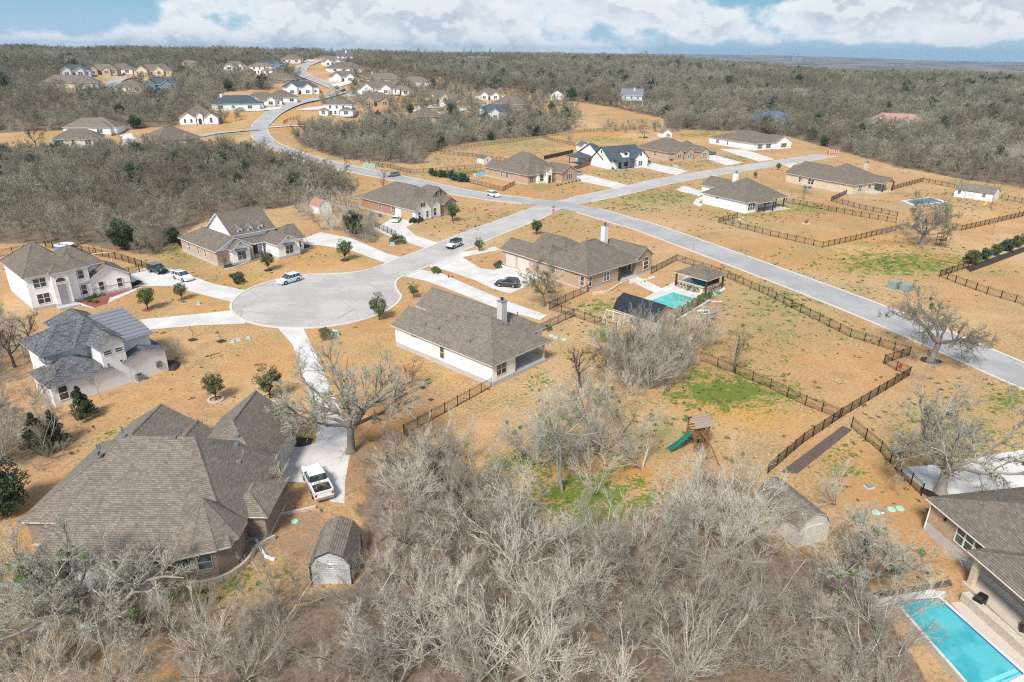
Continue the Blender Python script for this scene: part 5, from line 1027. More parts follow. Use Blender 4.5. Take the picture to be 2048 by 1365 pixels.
def scatter(poly, spacing, seed, maxd=1e9, avoid=(), roadgap=2.0):
    """jittered ground points whose pixel position lies in poly, nearest first"""
    rng = np.random.default_rng(seed); wp = np.array([at(min(max(p[0], -300), 2400), max(p[1], 112+.0115*(p[0]-1024)))[:2] for p in poly])
    lo = wp.min(0)-8; hi = wp.max(0)+8; lo[1] = max(lo[1], 20); hi = np.minimum(hi, [1150, 1150]); lo[0] = max(lo[0], -1050)
    gx, gy = np.meshgrid(np.arange(lo[0], hi[0], spacing), np.arange(lo[1], hi[1], spacing)); x = (gx+rng.uniform(-.48, .48, gx.shape)*spacing).ravel(); y = (gy+rng.uniform(-.48, .48, gx.shape)*spacing).ravel()
    px, py = to_px(x, y, ground_h(x, y)); ok = in_poly(px, py, poly) & (np.hypot(x, y) < maxd) & (np.hypot(x, y) > 24); x, y = x[ok], y[ok]
    for ax, ay, r in list(avoid)+HOUSE_CLEAR:
        k = np.hypot(x-ax, y-ay) > r; x, y = x[k], y[k]
    if len(x): k = road_dist(x, y) > roadgap; x, y = x[k], y[k]
    o = np.argsort(np.hypot(x, y)); return x[o], y[o], rng
STUFF = []                                          # (x, y, z, scale, kind index) of the countless far trees
def build_woods():
    rnd = random.Random(7)
    av = [(*at(667, 1140)[:2], 3.6), (*at(655, 1215)[:2], 2.8), (*at(620, 1150)[:2], 2.4), (*at(640, 1290)[:2], 2.0), (*at(1640, 1150)[:2], 3.4), (*at(1560, 1090)[:2], 2.6), (*at(1670, 1060)[:2], 2.6), (*at(1590, 1170)[:2], 2.2), (*at(1815, 1290)[:2], 2.2), (*at(1770, 1215)[:2], 2.0), (*at(660, 1010)[:2], 5.0), (*at(1640, 1100)[:2], 2.2), (*at(1880, 1260)[:2], 2.6), (*at(1770, 1200)[:2], 1.5), (*at(560, 1120)[:2], 3.5), (*at(700, 1000)[:2], 3.0)]
    x, y, rng = scatter(W_FRONT, 3.6, 11, avoid=av+[(*at(1395, 940)[:2], 2.6), (*at(1400, 985)[:2], 2.2)]); n = 0
    for a, b in zip(x, y):
        d = math.hypot(a, b); s = rng.uniform(.72, 1.12)
        plant('pale%d' % rng.integers(0, 7) if rng.random() < .6 else 'dusk%d' % rng.integers(0, 3), a, b, s, rng.uniform(0, 6.28), 'pale bare many stemmed tree in the leafless thicket along the bottom of the photo', 'tree', 'bare trees of the near thicket', sz=s*rng.uniform(.82, 1.05)); n += 1
    print('front thicket', n)
    UND = []
    for poly, sp, sd_, mn in ((W_FRONT, 1.9, 41, .17), (W_BL, 2.4, 42, .2), (W_L2, 3.0, 43, .2), (W_CL, 2.2, 44, .22)):
        x, y, rg = scatter(poly, sp, sd_, avoid=av); UND += [(a, b, 0.0, rg.uniform(mn, mn+.22), rg.integers(0, 7)) for a, b in zip(x, y)]
    for poly, sp, sd_, sm, lab, grp, nm in ((W_BL, 4.4, 51, .85, 'pale bare tree on the rough grass in the lower left corner', 'bare trees of the lower left corner', None), (W_L2, 4.8, 52, .72, 'pale bare tree in the rough ground at the left edge', 'bare trees of the left edge', None),
                                   (W_HS, 8.2, 55, .95, 'bare tree standing between the houses of the right hillside', 'bare trees between the hillside houses', None), (W_HL, 8.0, 56, .85, 'bare tree on the lawns beside the far road bend', 'bare trees by the far road bend', None), (W_CL, 3.3, 53, .88, 'bare grey tree in the clump beside the tan barn', 'bare trees of the barn clump', None), (W_CY, 5.2, 58, .92, 'grey bare tree in the loose grove of the lower yard', 'bare trees of the lower yard grove', None), (W_D, 5.2, 57, .62, 'bare tree on the brown ground between the left woods and the orange brick house', 'bare trees left of the orange brick house', None), (W_SM, 4.0, 54, .55, 'bare tree in the small clump left of the drive with the wooden garage door', 'bare trees of the small clump', None)):
        x, y, rg = scatter(poly, sp, sd_, avoid=av)
        for a, b in zip(x, y):
            s = sm*rg.uniform(.8, 1.2)
            if 'far' in lab or 'hill' in lab: STUFF.append((a, b, gh(a, b)-.1, s, rg.integers(0, 5))); continue
            plant('pale%d' % rg.integers(0, 7), a, b, s, rg.uniform(0, 6.28), lab, 'tree', grp)
        print(grp, len(x))
    def woods(poly, sp, seed, keys, lim, label, group, smin=.7, smax=1.1, avoid=(), maxd=1e9, gap=2.0):
        x, y, rng = scatter(poly, sp, seed, avoid=avoid, maxd=maxd, roadgap=gap); c = 0
        for a, b in zip(x, y):
            s = rng.uniform(smin, smax)
            if c < lim: plant(keys[rng.integers(0, len(keys))], a, b, s, rng.uniform(0, 6.28), label, 'tree', group, sz=s*rng.uniform(.85, 1.05)); c += 1
            else: STUFF.append((a, b, gh(a, b)-.1, s, rng.integers(0, 5)))
        print(group, c, len(x))
    woods(W_LEFT, 4.6, 21, ['grey0', 'grey1', 'grey2', 'grey3'], 80, 'grey bare tree in the woods left of the curving road', 'bare trees of the left woods', .62, 1.0)
    woods(W_CREEK, 5.0, 22, ['grey0', 'grey1', 'grey2', 'grey3'], 34, 'grey brown bare tree in the creek woods inside the road bend', 'bare trees of the creek woods', .7, 1.1)
    woods(W_RIGHT, 6.2, 23, ['grey0', 'grey1', 'grey2', 'grey3'], 26, 'grey bare tree at the near edge of the wide forest on the right', 'bare trees at the edge of the right forest', .6, 1.3, maxd=1080)
    woods(W_HILL, 6.0, 24, ['grey0', 'grey1'], 0, '', 'hill', .55, 1.3, maxd=1080, gap=5.0)
    woods(W_MID, 9.0, 25, ['grey0', 'grey1', 'grey2'], 8, 'small bare tree in the meadow before the right forest', 'bare trees of the far meadow', .45, .7)
    # far trees past the crest, thinner
    rng = np.random.default_rng(5)
    for i in range(5200):
        az = rng.uniform(-.66, .68); d = rng.uniform(1080, 2600)**1; a, b = d*math.sin(az), d*math.cos(az); STUFF.append((a, b, gh(a, b)-.5, rng.uniform(.9, 1.7), rng.integers(0, 5)))
    # dark cedars among the far woods
    for x0, x1, y0, y1, n in ((1512, 1590, 256, 272, 34), (1735, 1840, 262, 282, 46), (1870, 2048, 322, 350, 30)):
        for i in range(n): a, b, z = at(rng.uniform(x0, x1), rng.uniform(y0, y1)); STUFF.append((a, b, z, rng.uniform(.8, 1.25), rng.integers(0, 5)))
    n0 = len(STUFF)
    for i in rng.choice(n0-5200, int((n0-5200)*.05), False):
        a, b, z, s, k = STUFF[i]
        STUFF[i] = (a, b, z, s*rng.uniform(.7, 1.0), 5)
    src = bpy.data.collections.new('far_tree_kinds')
    for i in range(5): src.objects.link(join_meshes('k%d_far_tree' % i, [PROTO['far%d' % i][1], PROTO['far%d' % i][2]]))
    src.objects.link(join_meshes('k5_far_cedar', [PROTO['bigcedar'][2]]))
    mass('distant_woods', STUFF, src, 'countless grey bare trees covering the far hills and the forest to the right', 'woods')
    src = bpy.data.collections.new('undergrowth_kinds')
    for i in range(7): src.objects.link(join_meshes('k%d_sapling' % i, [PROTO['pale%d' % i][1], PROTO['pale%d' % i][2]]))
    mass('undergrowth', UND, src, 'low pale leafless brush under the bare trees of the near thicket', 'undergrowth')
def build_weeds():
    rng = np.random.default_rng(77); n = 60000; az = rng.uniform(-.68, .68, n); dd = np.sqrt(rng.uniform(45**2, 330**2, n)); x, y = dd*np.sin(az), dd*np.cos(az); px, py = to_px(x, y, 0*x)
    p = np.full(n, .035)
    for bx, by, sx, sy, a in OLIVE: p = np.maximum(p, .55*a*np.exp(-((px-bx)/sx)**2-((py-by)/sy)**2))
    for bx, by, sx, sy, a in GREENS: p = np.maximum(p, .5*a*np.exp(-((px-bx)/sx)**2-((py-by)/sy)**2))
    clump = .5+.5*np.sin(x*.21+2*np.sin(y*.13))*np.cos(y*.19+1.5*np.sin(x*.11)); p *= .25+1.3*clump
    ok = rng.random(n) < p; x, y = x[ok], y[ok]
    for hx, hy, r in HOUSE_CLEAR:
        k = np.hypot(x-hx, y-hy) > r; x, y = x[k], y[k]
    k = road_dist(x, y) > 1.0; x, y = x[k], y[k]; px, py = to_px(x, y, 0*x); k = np.ones(len(x), bool)
    for poly in list(DRIVES.values())+[[(1272, 606), (1308, 586), (1362, 556), (1385, 545), (1460, 578), (1415, 604), (1350, 640), (1300, 634)]]: k &= ~in_poly(px, py, poly)
    x, y = x[k], y[k]; src = bpy.data.collections.new('weed_kinds')
    for i, m_ in enumerate(('leaf_olive', 'leaf_bright', 'leaf_brown', 'leaf_oak')):
        V, Q = leaf_cloud(rng, np.stack([rng.normal(0, .16, 9), rng.normal(0, .16, 9), rng.uniform(.02, .12, 9)], -1), np.full(9, .13), 110, .05, .5); src.objects.link(bpy.data.objects.new('k%d_weed' % i, np_mesh('weed%d' % i, V, Q, M[m_])))
    mass('weeds', [(a, b, 0.0, rng.uniform(.4, 1.15), rng.choice(4, p=(.55, .3, .05, .1))) for a, b in zip(x, y)], src, 'scattered weed tufts in the dry lawns and lots', 'weeds')
def mass(name, L, src, label, cat):
    pts = np.array([q[:3] for q in L]); sc = np.array([q[3] for q in L], np.float32); kd = np.array([q[4] for q in L], np.int32); rot = np.random.default_rng(3).uniform(0, 6.28, len(pts)).astype(np.float32)
    me = bpy.data.meshes.new(name); me.vertices.add(len(pts)); me.vertices.foreach_set('co', pts.astype(np.float32).ravel())
    for nm, ty, v in (('scl', 'FLOAT', sc), ('knd', 'INT', kd), ('rot', 'FLOAT', rot)):
        at_ = me.attributes.new(nm, ty, 'POINT'); at_.data.foreach_set('value', v)
    o = bpy.data.objects.new(name, me); COL.objects.link(o); tag(o, label, cat, kind='stuff')
    ng = bpy.data.node_groups.new(name, 'GeometryNodeTree'); ng.interface.new_socket('Geometry', in_out='INPUT', socket_type='NodeSocketGeometry'); ng.interface.new_socket('Geometry', in_out='OUTPUT', socket_type='NodeSocketGeometry')
    N, K = ng.nodes, ng.links; gi, go = N.new('NodeGroupInput'), N.new('NodeGroupOutput'); ci = N.new('GeometryNodeCollectionInfo'); ci.inputs['Collection'].default_value = src; ci.inputs['Separate Children'].default_value = True; ci.inputs['Reset Children'].default_value = True
    ip = N.new('GeometryNodeInstanceOnPoints'); ip.inputs['Pick Instance'].default_value = True
    def attr(nm, ty): a = N.new('GeometryNodeInputNamedAttribute'); a.data_type = ty; a.inputs[0].default_value = nm; return [q for q in a.outputs if q.enabled and q.name == 'Attribute'][0]
    cx = N.new('ShaderNodeCombineXYZ'); K.new(attr('rot', 'FLOAT'), cx.inputs[2]); K.new(cx.outputs[0], ip.inputs['Rotation']); K.new(attr('scl', 'FLOAT'), ip.inputs['Scale']); K.new(attr('knd', 'INT'), ip.inputs['Instance Index'])
    K.new(gi.outputs[0], ip.inputs['Points']); K.new(ci.outputs[0], ip.inputs['Instance']); K.new(ip.outputs[0], go.inputs[0])
    md = o.modifiers.new(name, 'NODES'); md.node_group = ng; print(name, len(pts))
def join_meshes(name, ms):
    me = bpy.data.meshes.new(name); V = []; Q = []; mi = []; n = 0
    for k, m_ in enumerate(ms):
        v = np.zeros(len(m_.vertices)*3, np.float32); m_.vertices.foreach_get('co', v); q = np.zeros(len(m_.loops), np.int32); m_.loops.foreach_get('vertex_index', q)
        V.append(v.reshape(-1, 3)); Q.append(q.reshape(-1, 4)+n); n += len(V[-1]); mi += [k]*len(Q[-1])
    me = np_mesh(name, np.concatenate(V), np.concatenate(Q), ms[0].materials[0])
    for m_ in ms[1:]: me.materials.append(m_.materials[0])
    me.polygons.foreach_set('material_index', np.array(mi, np.int32)); return bpy.data.objects.new(name, me)
TREES = [  # prototype, px, py of the trunk foot, scale, turn, label
 ('oak0', 702, 905, 1.12, .4, 'large bare oak with mistletoe beside the concrete drive of the brown house'),
 ('oak1', 1862, 722, 1.0, 2.2, 'tall bare oak with mulched foot standing alone beside the main road'),
 ('oak2', 1880, 985, 1.05, 1.0, 'huge gnarled bare oak at the edge of the concrete court'),
 ('oak2', 1842, 492, 1.05, 3.4, 'big crooked bare oak behind the long white shed and keyhole of fence'),
 ('airy0', 1128, 985, 1.18, 5.1, 'tall leaning bare tree dotted with mistletoe in the middle of the lower yard'),
 ('airy1', 1195, 905, .85, 2.1, 'slim bare tree right behind the leaning one in the lower yard'),
 ('airy1', 1075, 930, .78, 4.4, 'slim bare tree left of the leaning one in the lower yard'),
 ('pale4', 1530, 1075, .62, 1.0, 'pale bare tree leaning over the left wall of the beige gambrel shed'),
 ('airy0', 1330, 745, .72, 1.0, 'tall bare tree rising from the clump beside the tan barn'), ('airy1', 1290, 700, .62, 3.0, 'bare tree standing against the end of the tan barn'),
 ('oak4', 1160, 775, .95, .7, 'dark crooked bare tree between the limestone house and the lower yard'),
 ('oak1', 222, 1285, .92, 4.0, 'large pale bare oak in front of the brown brick house'),
 ('oak3', 165, 1255, .85, 2.5, 'slender bare tree just left of the large pale oak before the brown house'),
 ('oak4', 1268, 735, .9, 3.0, 'bare twisted tree left of the leafless clump by the tan barn'),
 ('myrtle', 820, 768, .98, 0, 'bare crape myrtle with dry seed heads against the limestone wall'),
 ('slim', 765, 720, .6, 1, 'thin bare sapling left of the crape myrtle'),
 ('tall', 1470, 745, 1.0, .5, 'tall thin twin stemmed bare tree at the lower fence of the big yard'),
 ('slim', 374, 742, .95, 1.6, 'slim bare tree right of the stucco house'),
 ('young', 443, 683, .6, 1, 'tiny bare tree in a dark mulch ring on the lawn by the turning circle'),
 ('young', 386, 675, .8, 2, 'small bare tree in a mulch ring just below the pale drive'),
 ('slim', 205, 800, .7, 2, 'bare sapling between the cedar and the stucco house wall'),
 ('young', 615, 490, 1.0, 1, 'small pale bare tree at the drive of the house with three dormers'),
 ('slim', 322, 505, 1.0, .3, 'wide pale bare tree left of the house with three dormers'),
 ('myrtle', 448, 533, .85, 1, 'reddish bare crape myrtle at the corner of the house with three dormers'),
 ('myrtle', 302, 872, .5, 2, 'small brown crape myrtle behind the brown house, left of its twin'),
 ('myrtle', 398, 876, .62, 3, 'brown crape myrtle behind the brown house, nearest its garage wing'),
 ('young', 205, 605, 1.0, 3, 'pale bare tree in the red mulch bed of the white two storey house'),
 ('tall', 1608, 400, .65, 0, 'bare tree between the white brick house and the long tan house'),
 ('young', 1583, 395, .9, 0, 'small bare tree right behind the porch of the white brick house'),
 ('tall', 768, 378, .9, 1.2, 'dark bare tree in front of the parked car on the main road'),
 ('grey1', 1140, 285, .6, 1, 'bare tree standing alone in the golden meadow beyond the white gabled house'),
 ('tall', 840, 335, .7, 2, 'bare tree in the fenced yard before the creek woods, left one'),
 ('grey2', 818, 330, .6, 4, 'bushy bare tree in the fenced yard before the creek woods'),
 ('young', 1283, 330, .9, 1, 'bare young tree beside the white shed'),
 ('slim', 715, 385, .8, 0, 'bare tree at the roadside left of the orange brick house'),
 ('slim', 700, 392, .7, 2, 'smaller bare tree at the roadside left of the orange brick house'),
 ('slim', 1985, 470, .7, 0, 'faint bare tree on the lawn near the clipped evergreen row'),
 ('slim', 420, 315, 1.0, 0, 'bare tree standing by the side road below the dark hip roof'),
 ('oak4', 75, 300, 1.4, 1, 'spreading bare tree by the side road at the far left'),
 ('slim', 70, 900, 1.0, 1, 'thin bare tree among the evergreens left of the brown house'),
 ('slim', 28, 860, 1.0, 2, 'thin bare tree at the left edge beside the dark evergreens'),
 ('oak4', 30, 735, 1.0, 3, 'crooked dark bare tree at the left edge below the white two storey house'),
 ('oak4', 60, 690, .8, 4, 'small crooked bare tree between the white and the stucco house'),
 ('slim', 560, 1000, .9, 4, 'small bare tree beside the parked pickup'),
 ('oak3', 1716, 1208, .82, 3.3, 'tall pale bare tree between the beige gambrel shed and the near pool'),
 ('pale3', 1672, 1010, .6, 2.0, 'low pale bare tree beside the end of the bark path'),
 ('pale1', 530, 1010, .75, 4, 'pale bushy bare tree against the east wall of the brown house'),
 ('oak3', 1087, 614, .74, 1, 'bare tree tufted with ball moss before the tan brick house'),
]
SHR = [  # evergreen trees and shrubs: prototype, px, py, scale, label, category
 ('live0', 537, 541, 1.0, 'small live oak in a mulch ring before the house with three dormers', 'tree'), ('live0', 690, 521, 1.12, 'small live oak in a mulch ring between the two concrete drives', 'tree'),
 ('live1', 759, 640, 1.15, 'olive green live oak near the turning circle kerb', 'tree'), ('live1', 828, 596, .72, 'small olive live oak behind the limestone house', 'tree'),
 ('live2', 905, 443, 1.25, 'round live oak in front of the orange brick house', 'tree'), ('live2', 1073, 470, 1.0, 'slim live oak behind the tan brick house near the stop sign', 'tree'),
 ('live1', 959, 503, .78, 'small olive live oak beside the curved walk', 'tree'), ('live0', 432, 800, .92, 'live oak in a white stone ring, left of a broader one', 'tree'), ('live1', 540, 797, 1.2, 'broad live oak in a white stone ring behind the brown house', 'tree'),
 ('live0', 296, 620, 1.0, 'live oak in a red mulch ring on the left front lawn', 'tree'), ('live0', 364, 600, .78, 'smaller live oak in a red mulch ring beside the left drive', 'tree'),
 ('cedar0', 168, 838, .85, 'brownish green cedar in front of the stucco house', 'tree'), ('cedar1', 82, 905, .95, 'dark cedar at the left of the brown house, lower one', 'tree'), ('cedar0', 115, 890, .85, 'dark cedar at the left of the brown house, nearer the stucco house', 'tree'),
 ('bigcedar', 8, 1030, .75, 'large dark evergreen at the left edge beside the brown house', 'tree'), ('bigcedar', 250, 500, .9, 'dark rounded cedar at the edge of the left woods', 'tree'), ('bigcedar', 708, 467, .75, 'dark cedar left of the drive with the wooden garage door', 'tree'),
 ('bigcedar', 345, 485, .5, 'smaller dark cedar right of the rounded one by the left woods', 'tree'), ('live2', 1500, 375, .5, 'dark little evergreen showing over the roof of the white brick house', 'tree'),
 ('live0', 1556, 341, .7, 'young evergreen in a stone ring before the long tan house', 'tree'), ('live1', 1510, 356, .6, 'young evergreen near the cross street before the white brick house', 'tree'),
 ('shrub1', 466, 556, 1.0, 'left of the clump of round shrubs by the parked white car', 'shrub'), ('shrub0', 478, 553, 1.0, 'back shrub of the clump by the parked white car', 'shrub'), ('shrub4', 480, 566, 1.5, 'largest front shrub of the clump by the parked white car', 'shrub'),
 ('shrub0', 648, 665, .95, 'small shrub beside the larger one near the utility box', 'shrub'), ('shrub0', 655, 676, 1.45, 'wide shrub next to the green utility box near the circle', 'shrub'),
 ('shrub0', 795, 487, 2.3, 'big rounded shrub at the fork of the concrete drives', 'shrub'), ('shrub2', 871, 546, 1.35, 'round green shrub near the red hydrant', 'shrub'), ('shrub2', 998, 537, .8, 'bright shrub in the bed at the tan brick garage', 'shrub'),
 ('shrub0', 1095, 660, .9, 'grey green shrub at the end of the fence behind the limestone house', 'shrub'), ('brush', 1355, 650, .8, 'reddish dry brush pile in the big yard', 'shrub'),
]
def build_trees():
    for k, px, py, s, rz, lab in TREES:
        x, y, z = at(px, py); plant(k, x, y, s, rz, lab, 'tree')
    for i, (k, px, py, s, lab, cat) in enumerate(SHR):
        x, y, z = at(px, py); plant(k, x, y, s, i*1.7, lab, cat)
        if k.startswith('live'):
            m_ = 'redmulch' if 'red mulch' in lab else 'mulch'; q = MB(); n = 18; r = .85*s
            if 'stone ring' in lab:
                ring = MB()
                for j in range(n): a, b = 2*math.pi*j/n, 2*math.pi*(j+1)/n; ring.poly([(math.cos(a)*r*1.35+x, math.sin(a)*r*1.35+y, .16), (math.cos(b)*r*1.35+x, math.sin(b)*r*1.35+y, .16), (math.cos(b)*r+x, math.sin(b)*r+y, .16), (math.cos(a)*r+x, math.sin(a)*r+y, .16)]); ring.poly([(math.cos(a)*r*1.35+x, math.sin(a)*r*1.35+y, -.1), (math.cos(b)*r*1.35+x, math.sin(b)*r*1.35+y, -.1), (math.cos(b)*r*1.35+x, math.sin(b)*r*1.35+y, .16), (math.cos(a)*r*1.35+x, math.sin(a)*r*1.35+y, .16)])
                tag(ring.build('stone_ring', M['rock']), 'pale stone ring around the ' + lab.split(' in ')[0] + (' left of a broader one' if 'left of' in lab else ' near the white brick house' if 'long tan' in lab else ' of the back lawn'), 'edging')
            elif 'ring' in lab:
                q.poly([(x+r*1.1*math.cos(2*math.pi*j/n)*(1+.1*math.sin(j*2.1)), y+r*1.1*math.sin(2*math.pi*j/n), .03) for j in range(n)]); tag(q.build('mulch_bed', M[m_]), kind='structure', label='mulch bed under a small tree', cat='mulch')
    for px, py, r, m_ in ((443, 683, .8, 'mulch'), (386, 680, .8, 'mulch'), (1862, 722, 1.6, 'mulch'), (822, 770, 1.0, 'redmulch'), (846, 776, .5, 'mulch'), (835, 795, .3, 'mulch'), (862, 800, .4, 'mulch'), (1880, 985, 2.0, 'mulch')):
        x, y, z = at(px, py); tag(MB().poly([(x+r*math.cos(.4*j), y+r*math.sin(.4*j)*(.8+.2*math.sin(j*1.7)), .028) for j in range(16)]).build('mulch_bed', M[m_]), 'mulch bed on the lawn', 'mulch', kind='structure')
    def row(key, a, b, n, s, label, group, jit=.1):
        (x0, y0, _), (x1, y1, _) = at(*a), at(*b); rng = np.random.default_rng(n)
        for i in range(n):
            t = i/max(1, n-1); k = key if isinstance(key, str) else key[i % len(key)]; q = s*rng.uniform(.85, 1.15); plant(k, x0+(x1-x0)*t+rng.normal(0, jit), y0+(y1-y0)*t+rng.normal(0, jit), q, i*2.1, label, 'shrub', group)
    row(['hedgebush2', 'hedgebush'], (1940, 528), (2075, 480), 7, .85, 'large evergreen in the clipped row along the fence at the right edge', 'evergreens of the clipped row')
    row('hedgebush', (865, 352), (890, 356), 4, .72, 'dense blue green bush in the left pair of clumps by the main road', 'bushes of the left roadside clump', .3); row('hedgebush', (905, 360), (930, 365), 4, .85, 'dense blue green bush in the right clump by the main road', 'bushes of the right roadside clump', .3)
    row(['shrub4', 'shrub1'], (828, 446), (866, 434), 9, 1.35, 'dark shrub in the hedge below the pale gables of the orange brick house', 'hedge shrubs of the orange brick house')
    row('shrub4', (215, 588), (278, 568), 13, .7, 'low dark shrub in the hedge along the walk of the white two storey house', 'hedge shrubs of the white two storey house', .05)
    row('shrub2', (163, 601), (196, 592), 5, .75, 'round clipped shrub in the red mulch bed, back row', 'clipped shrubs in the red mulch bed', .4)
    row('shrub4', (490, 512), (525, 500), 7, 1.1, 'shrub in the front bed of the house with three dormers', 'front bed shrubs of the three dormer house', .25); row('shrub4', (565, 512), (618, 497), 8, .5, 'small round shrub in the row along the pale edging', 'small shrubs along the pale edging', .03)
    row(['shrub2', 'shrub0', 'shrub1'], (1352, 632), (1414, 596), 13, 1.25, 'leafy shrub in the bed along the pool of the tan brick house', 'shrubs along the far pool', .2)
    row('shrub1', (1115, 372), (1160, 362), 7, .55, 'small shrub in the bed of the tan brick house by the junction', 'bed shrubs at the junction house', .1); row('shrub4', (1225, 339), (1285, 330), 10, .8, 'dark shrub before the white gabled house', 'shrubs before the white gabled house', .1)
    row('shrub4', (1510, 300), (1545, 296), 6, 1.0, 'dark shrub before the long white house at the road end', 'shrubs before the long white house', .2); row('shrub1', (1345, 322), (1352, 320), 3, .9, 'shrub before the pale brick house', 'shrubs before the pale brick house', .2)
    for i, (px, py) in enumerate(((180, 604), (192, 606), (172, 597))):
        x, y, z = at(px, py); plant('shrub2', x, y, .6, i, 'round clipped shrub in the red mulch bed, front row', 'shrub', 'clipped shrubs at the front of the red mulch bed')
    for poly, m_, z in (([(152, 603), (190, 617), (215, 607), (222, 592), (200, 588)], 'redmulch', .029), ([(222, 596), (285, 572), (280, 566), (215, 588)], 'redmulch', .0275), ([(445, 538), (470, 533), (530, 512), (620, 495), (618, 488), (560, 503), (500, 503), (460, 520)], 'mulch', .028),
                        ([(1000, 545), (985, 530), (1000, 520), (1010, 532)], 'mulch', .0285), ([(1350, 640), (1420, 598), (1410, 590), (1338, 632)], 'mulch', .027), ([(1930, 535), (2060, 490), (2060, 500), (1940, 545)], 'mulch', .0265), ([(570, 880), (600, 875), (627, 878), (622, 890), (600, 895), (574, 893)], 'mulch', .031), ([(1735, 1190), (1900, 1160), (1905, 1172), (1740, 1200)], 'brownpath', .027)):
        tag(MB().poly([(x, y, z) for x, y in P(poly)]).build('mulch_bed', M[m_]), 'mulched planting bed', 'mulch', kind='structure')
    e = smooth_line(P([(447, 540), (470, 536), (530, 514), (580, 507), (622, 497)]), 1.5); V, n = ribbon(e, -.12, .12, .25); lo = V.copy(); lo[:, 2] = -.05
    F = [(i, i+1, n+i+1, n+i) for i in range(n-1)]+[(2*n+i, 2*n+i+1, i+1, i) for i in range(n-1)]+[(3*n+i, n+i, n+i+1, 3*n+i+1) for i in range(n-1)]
    tag(mesh_obj('edging_wall', np.concatenate([V, lo]), F, M['kerb']), 'low pale edging wall along the front bed of the house with three dormers', 'edging')
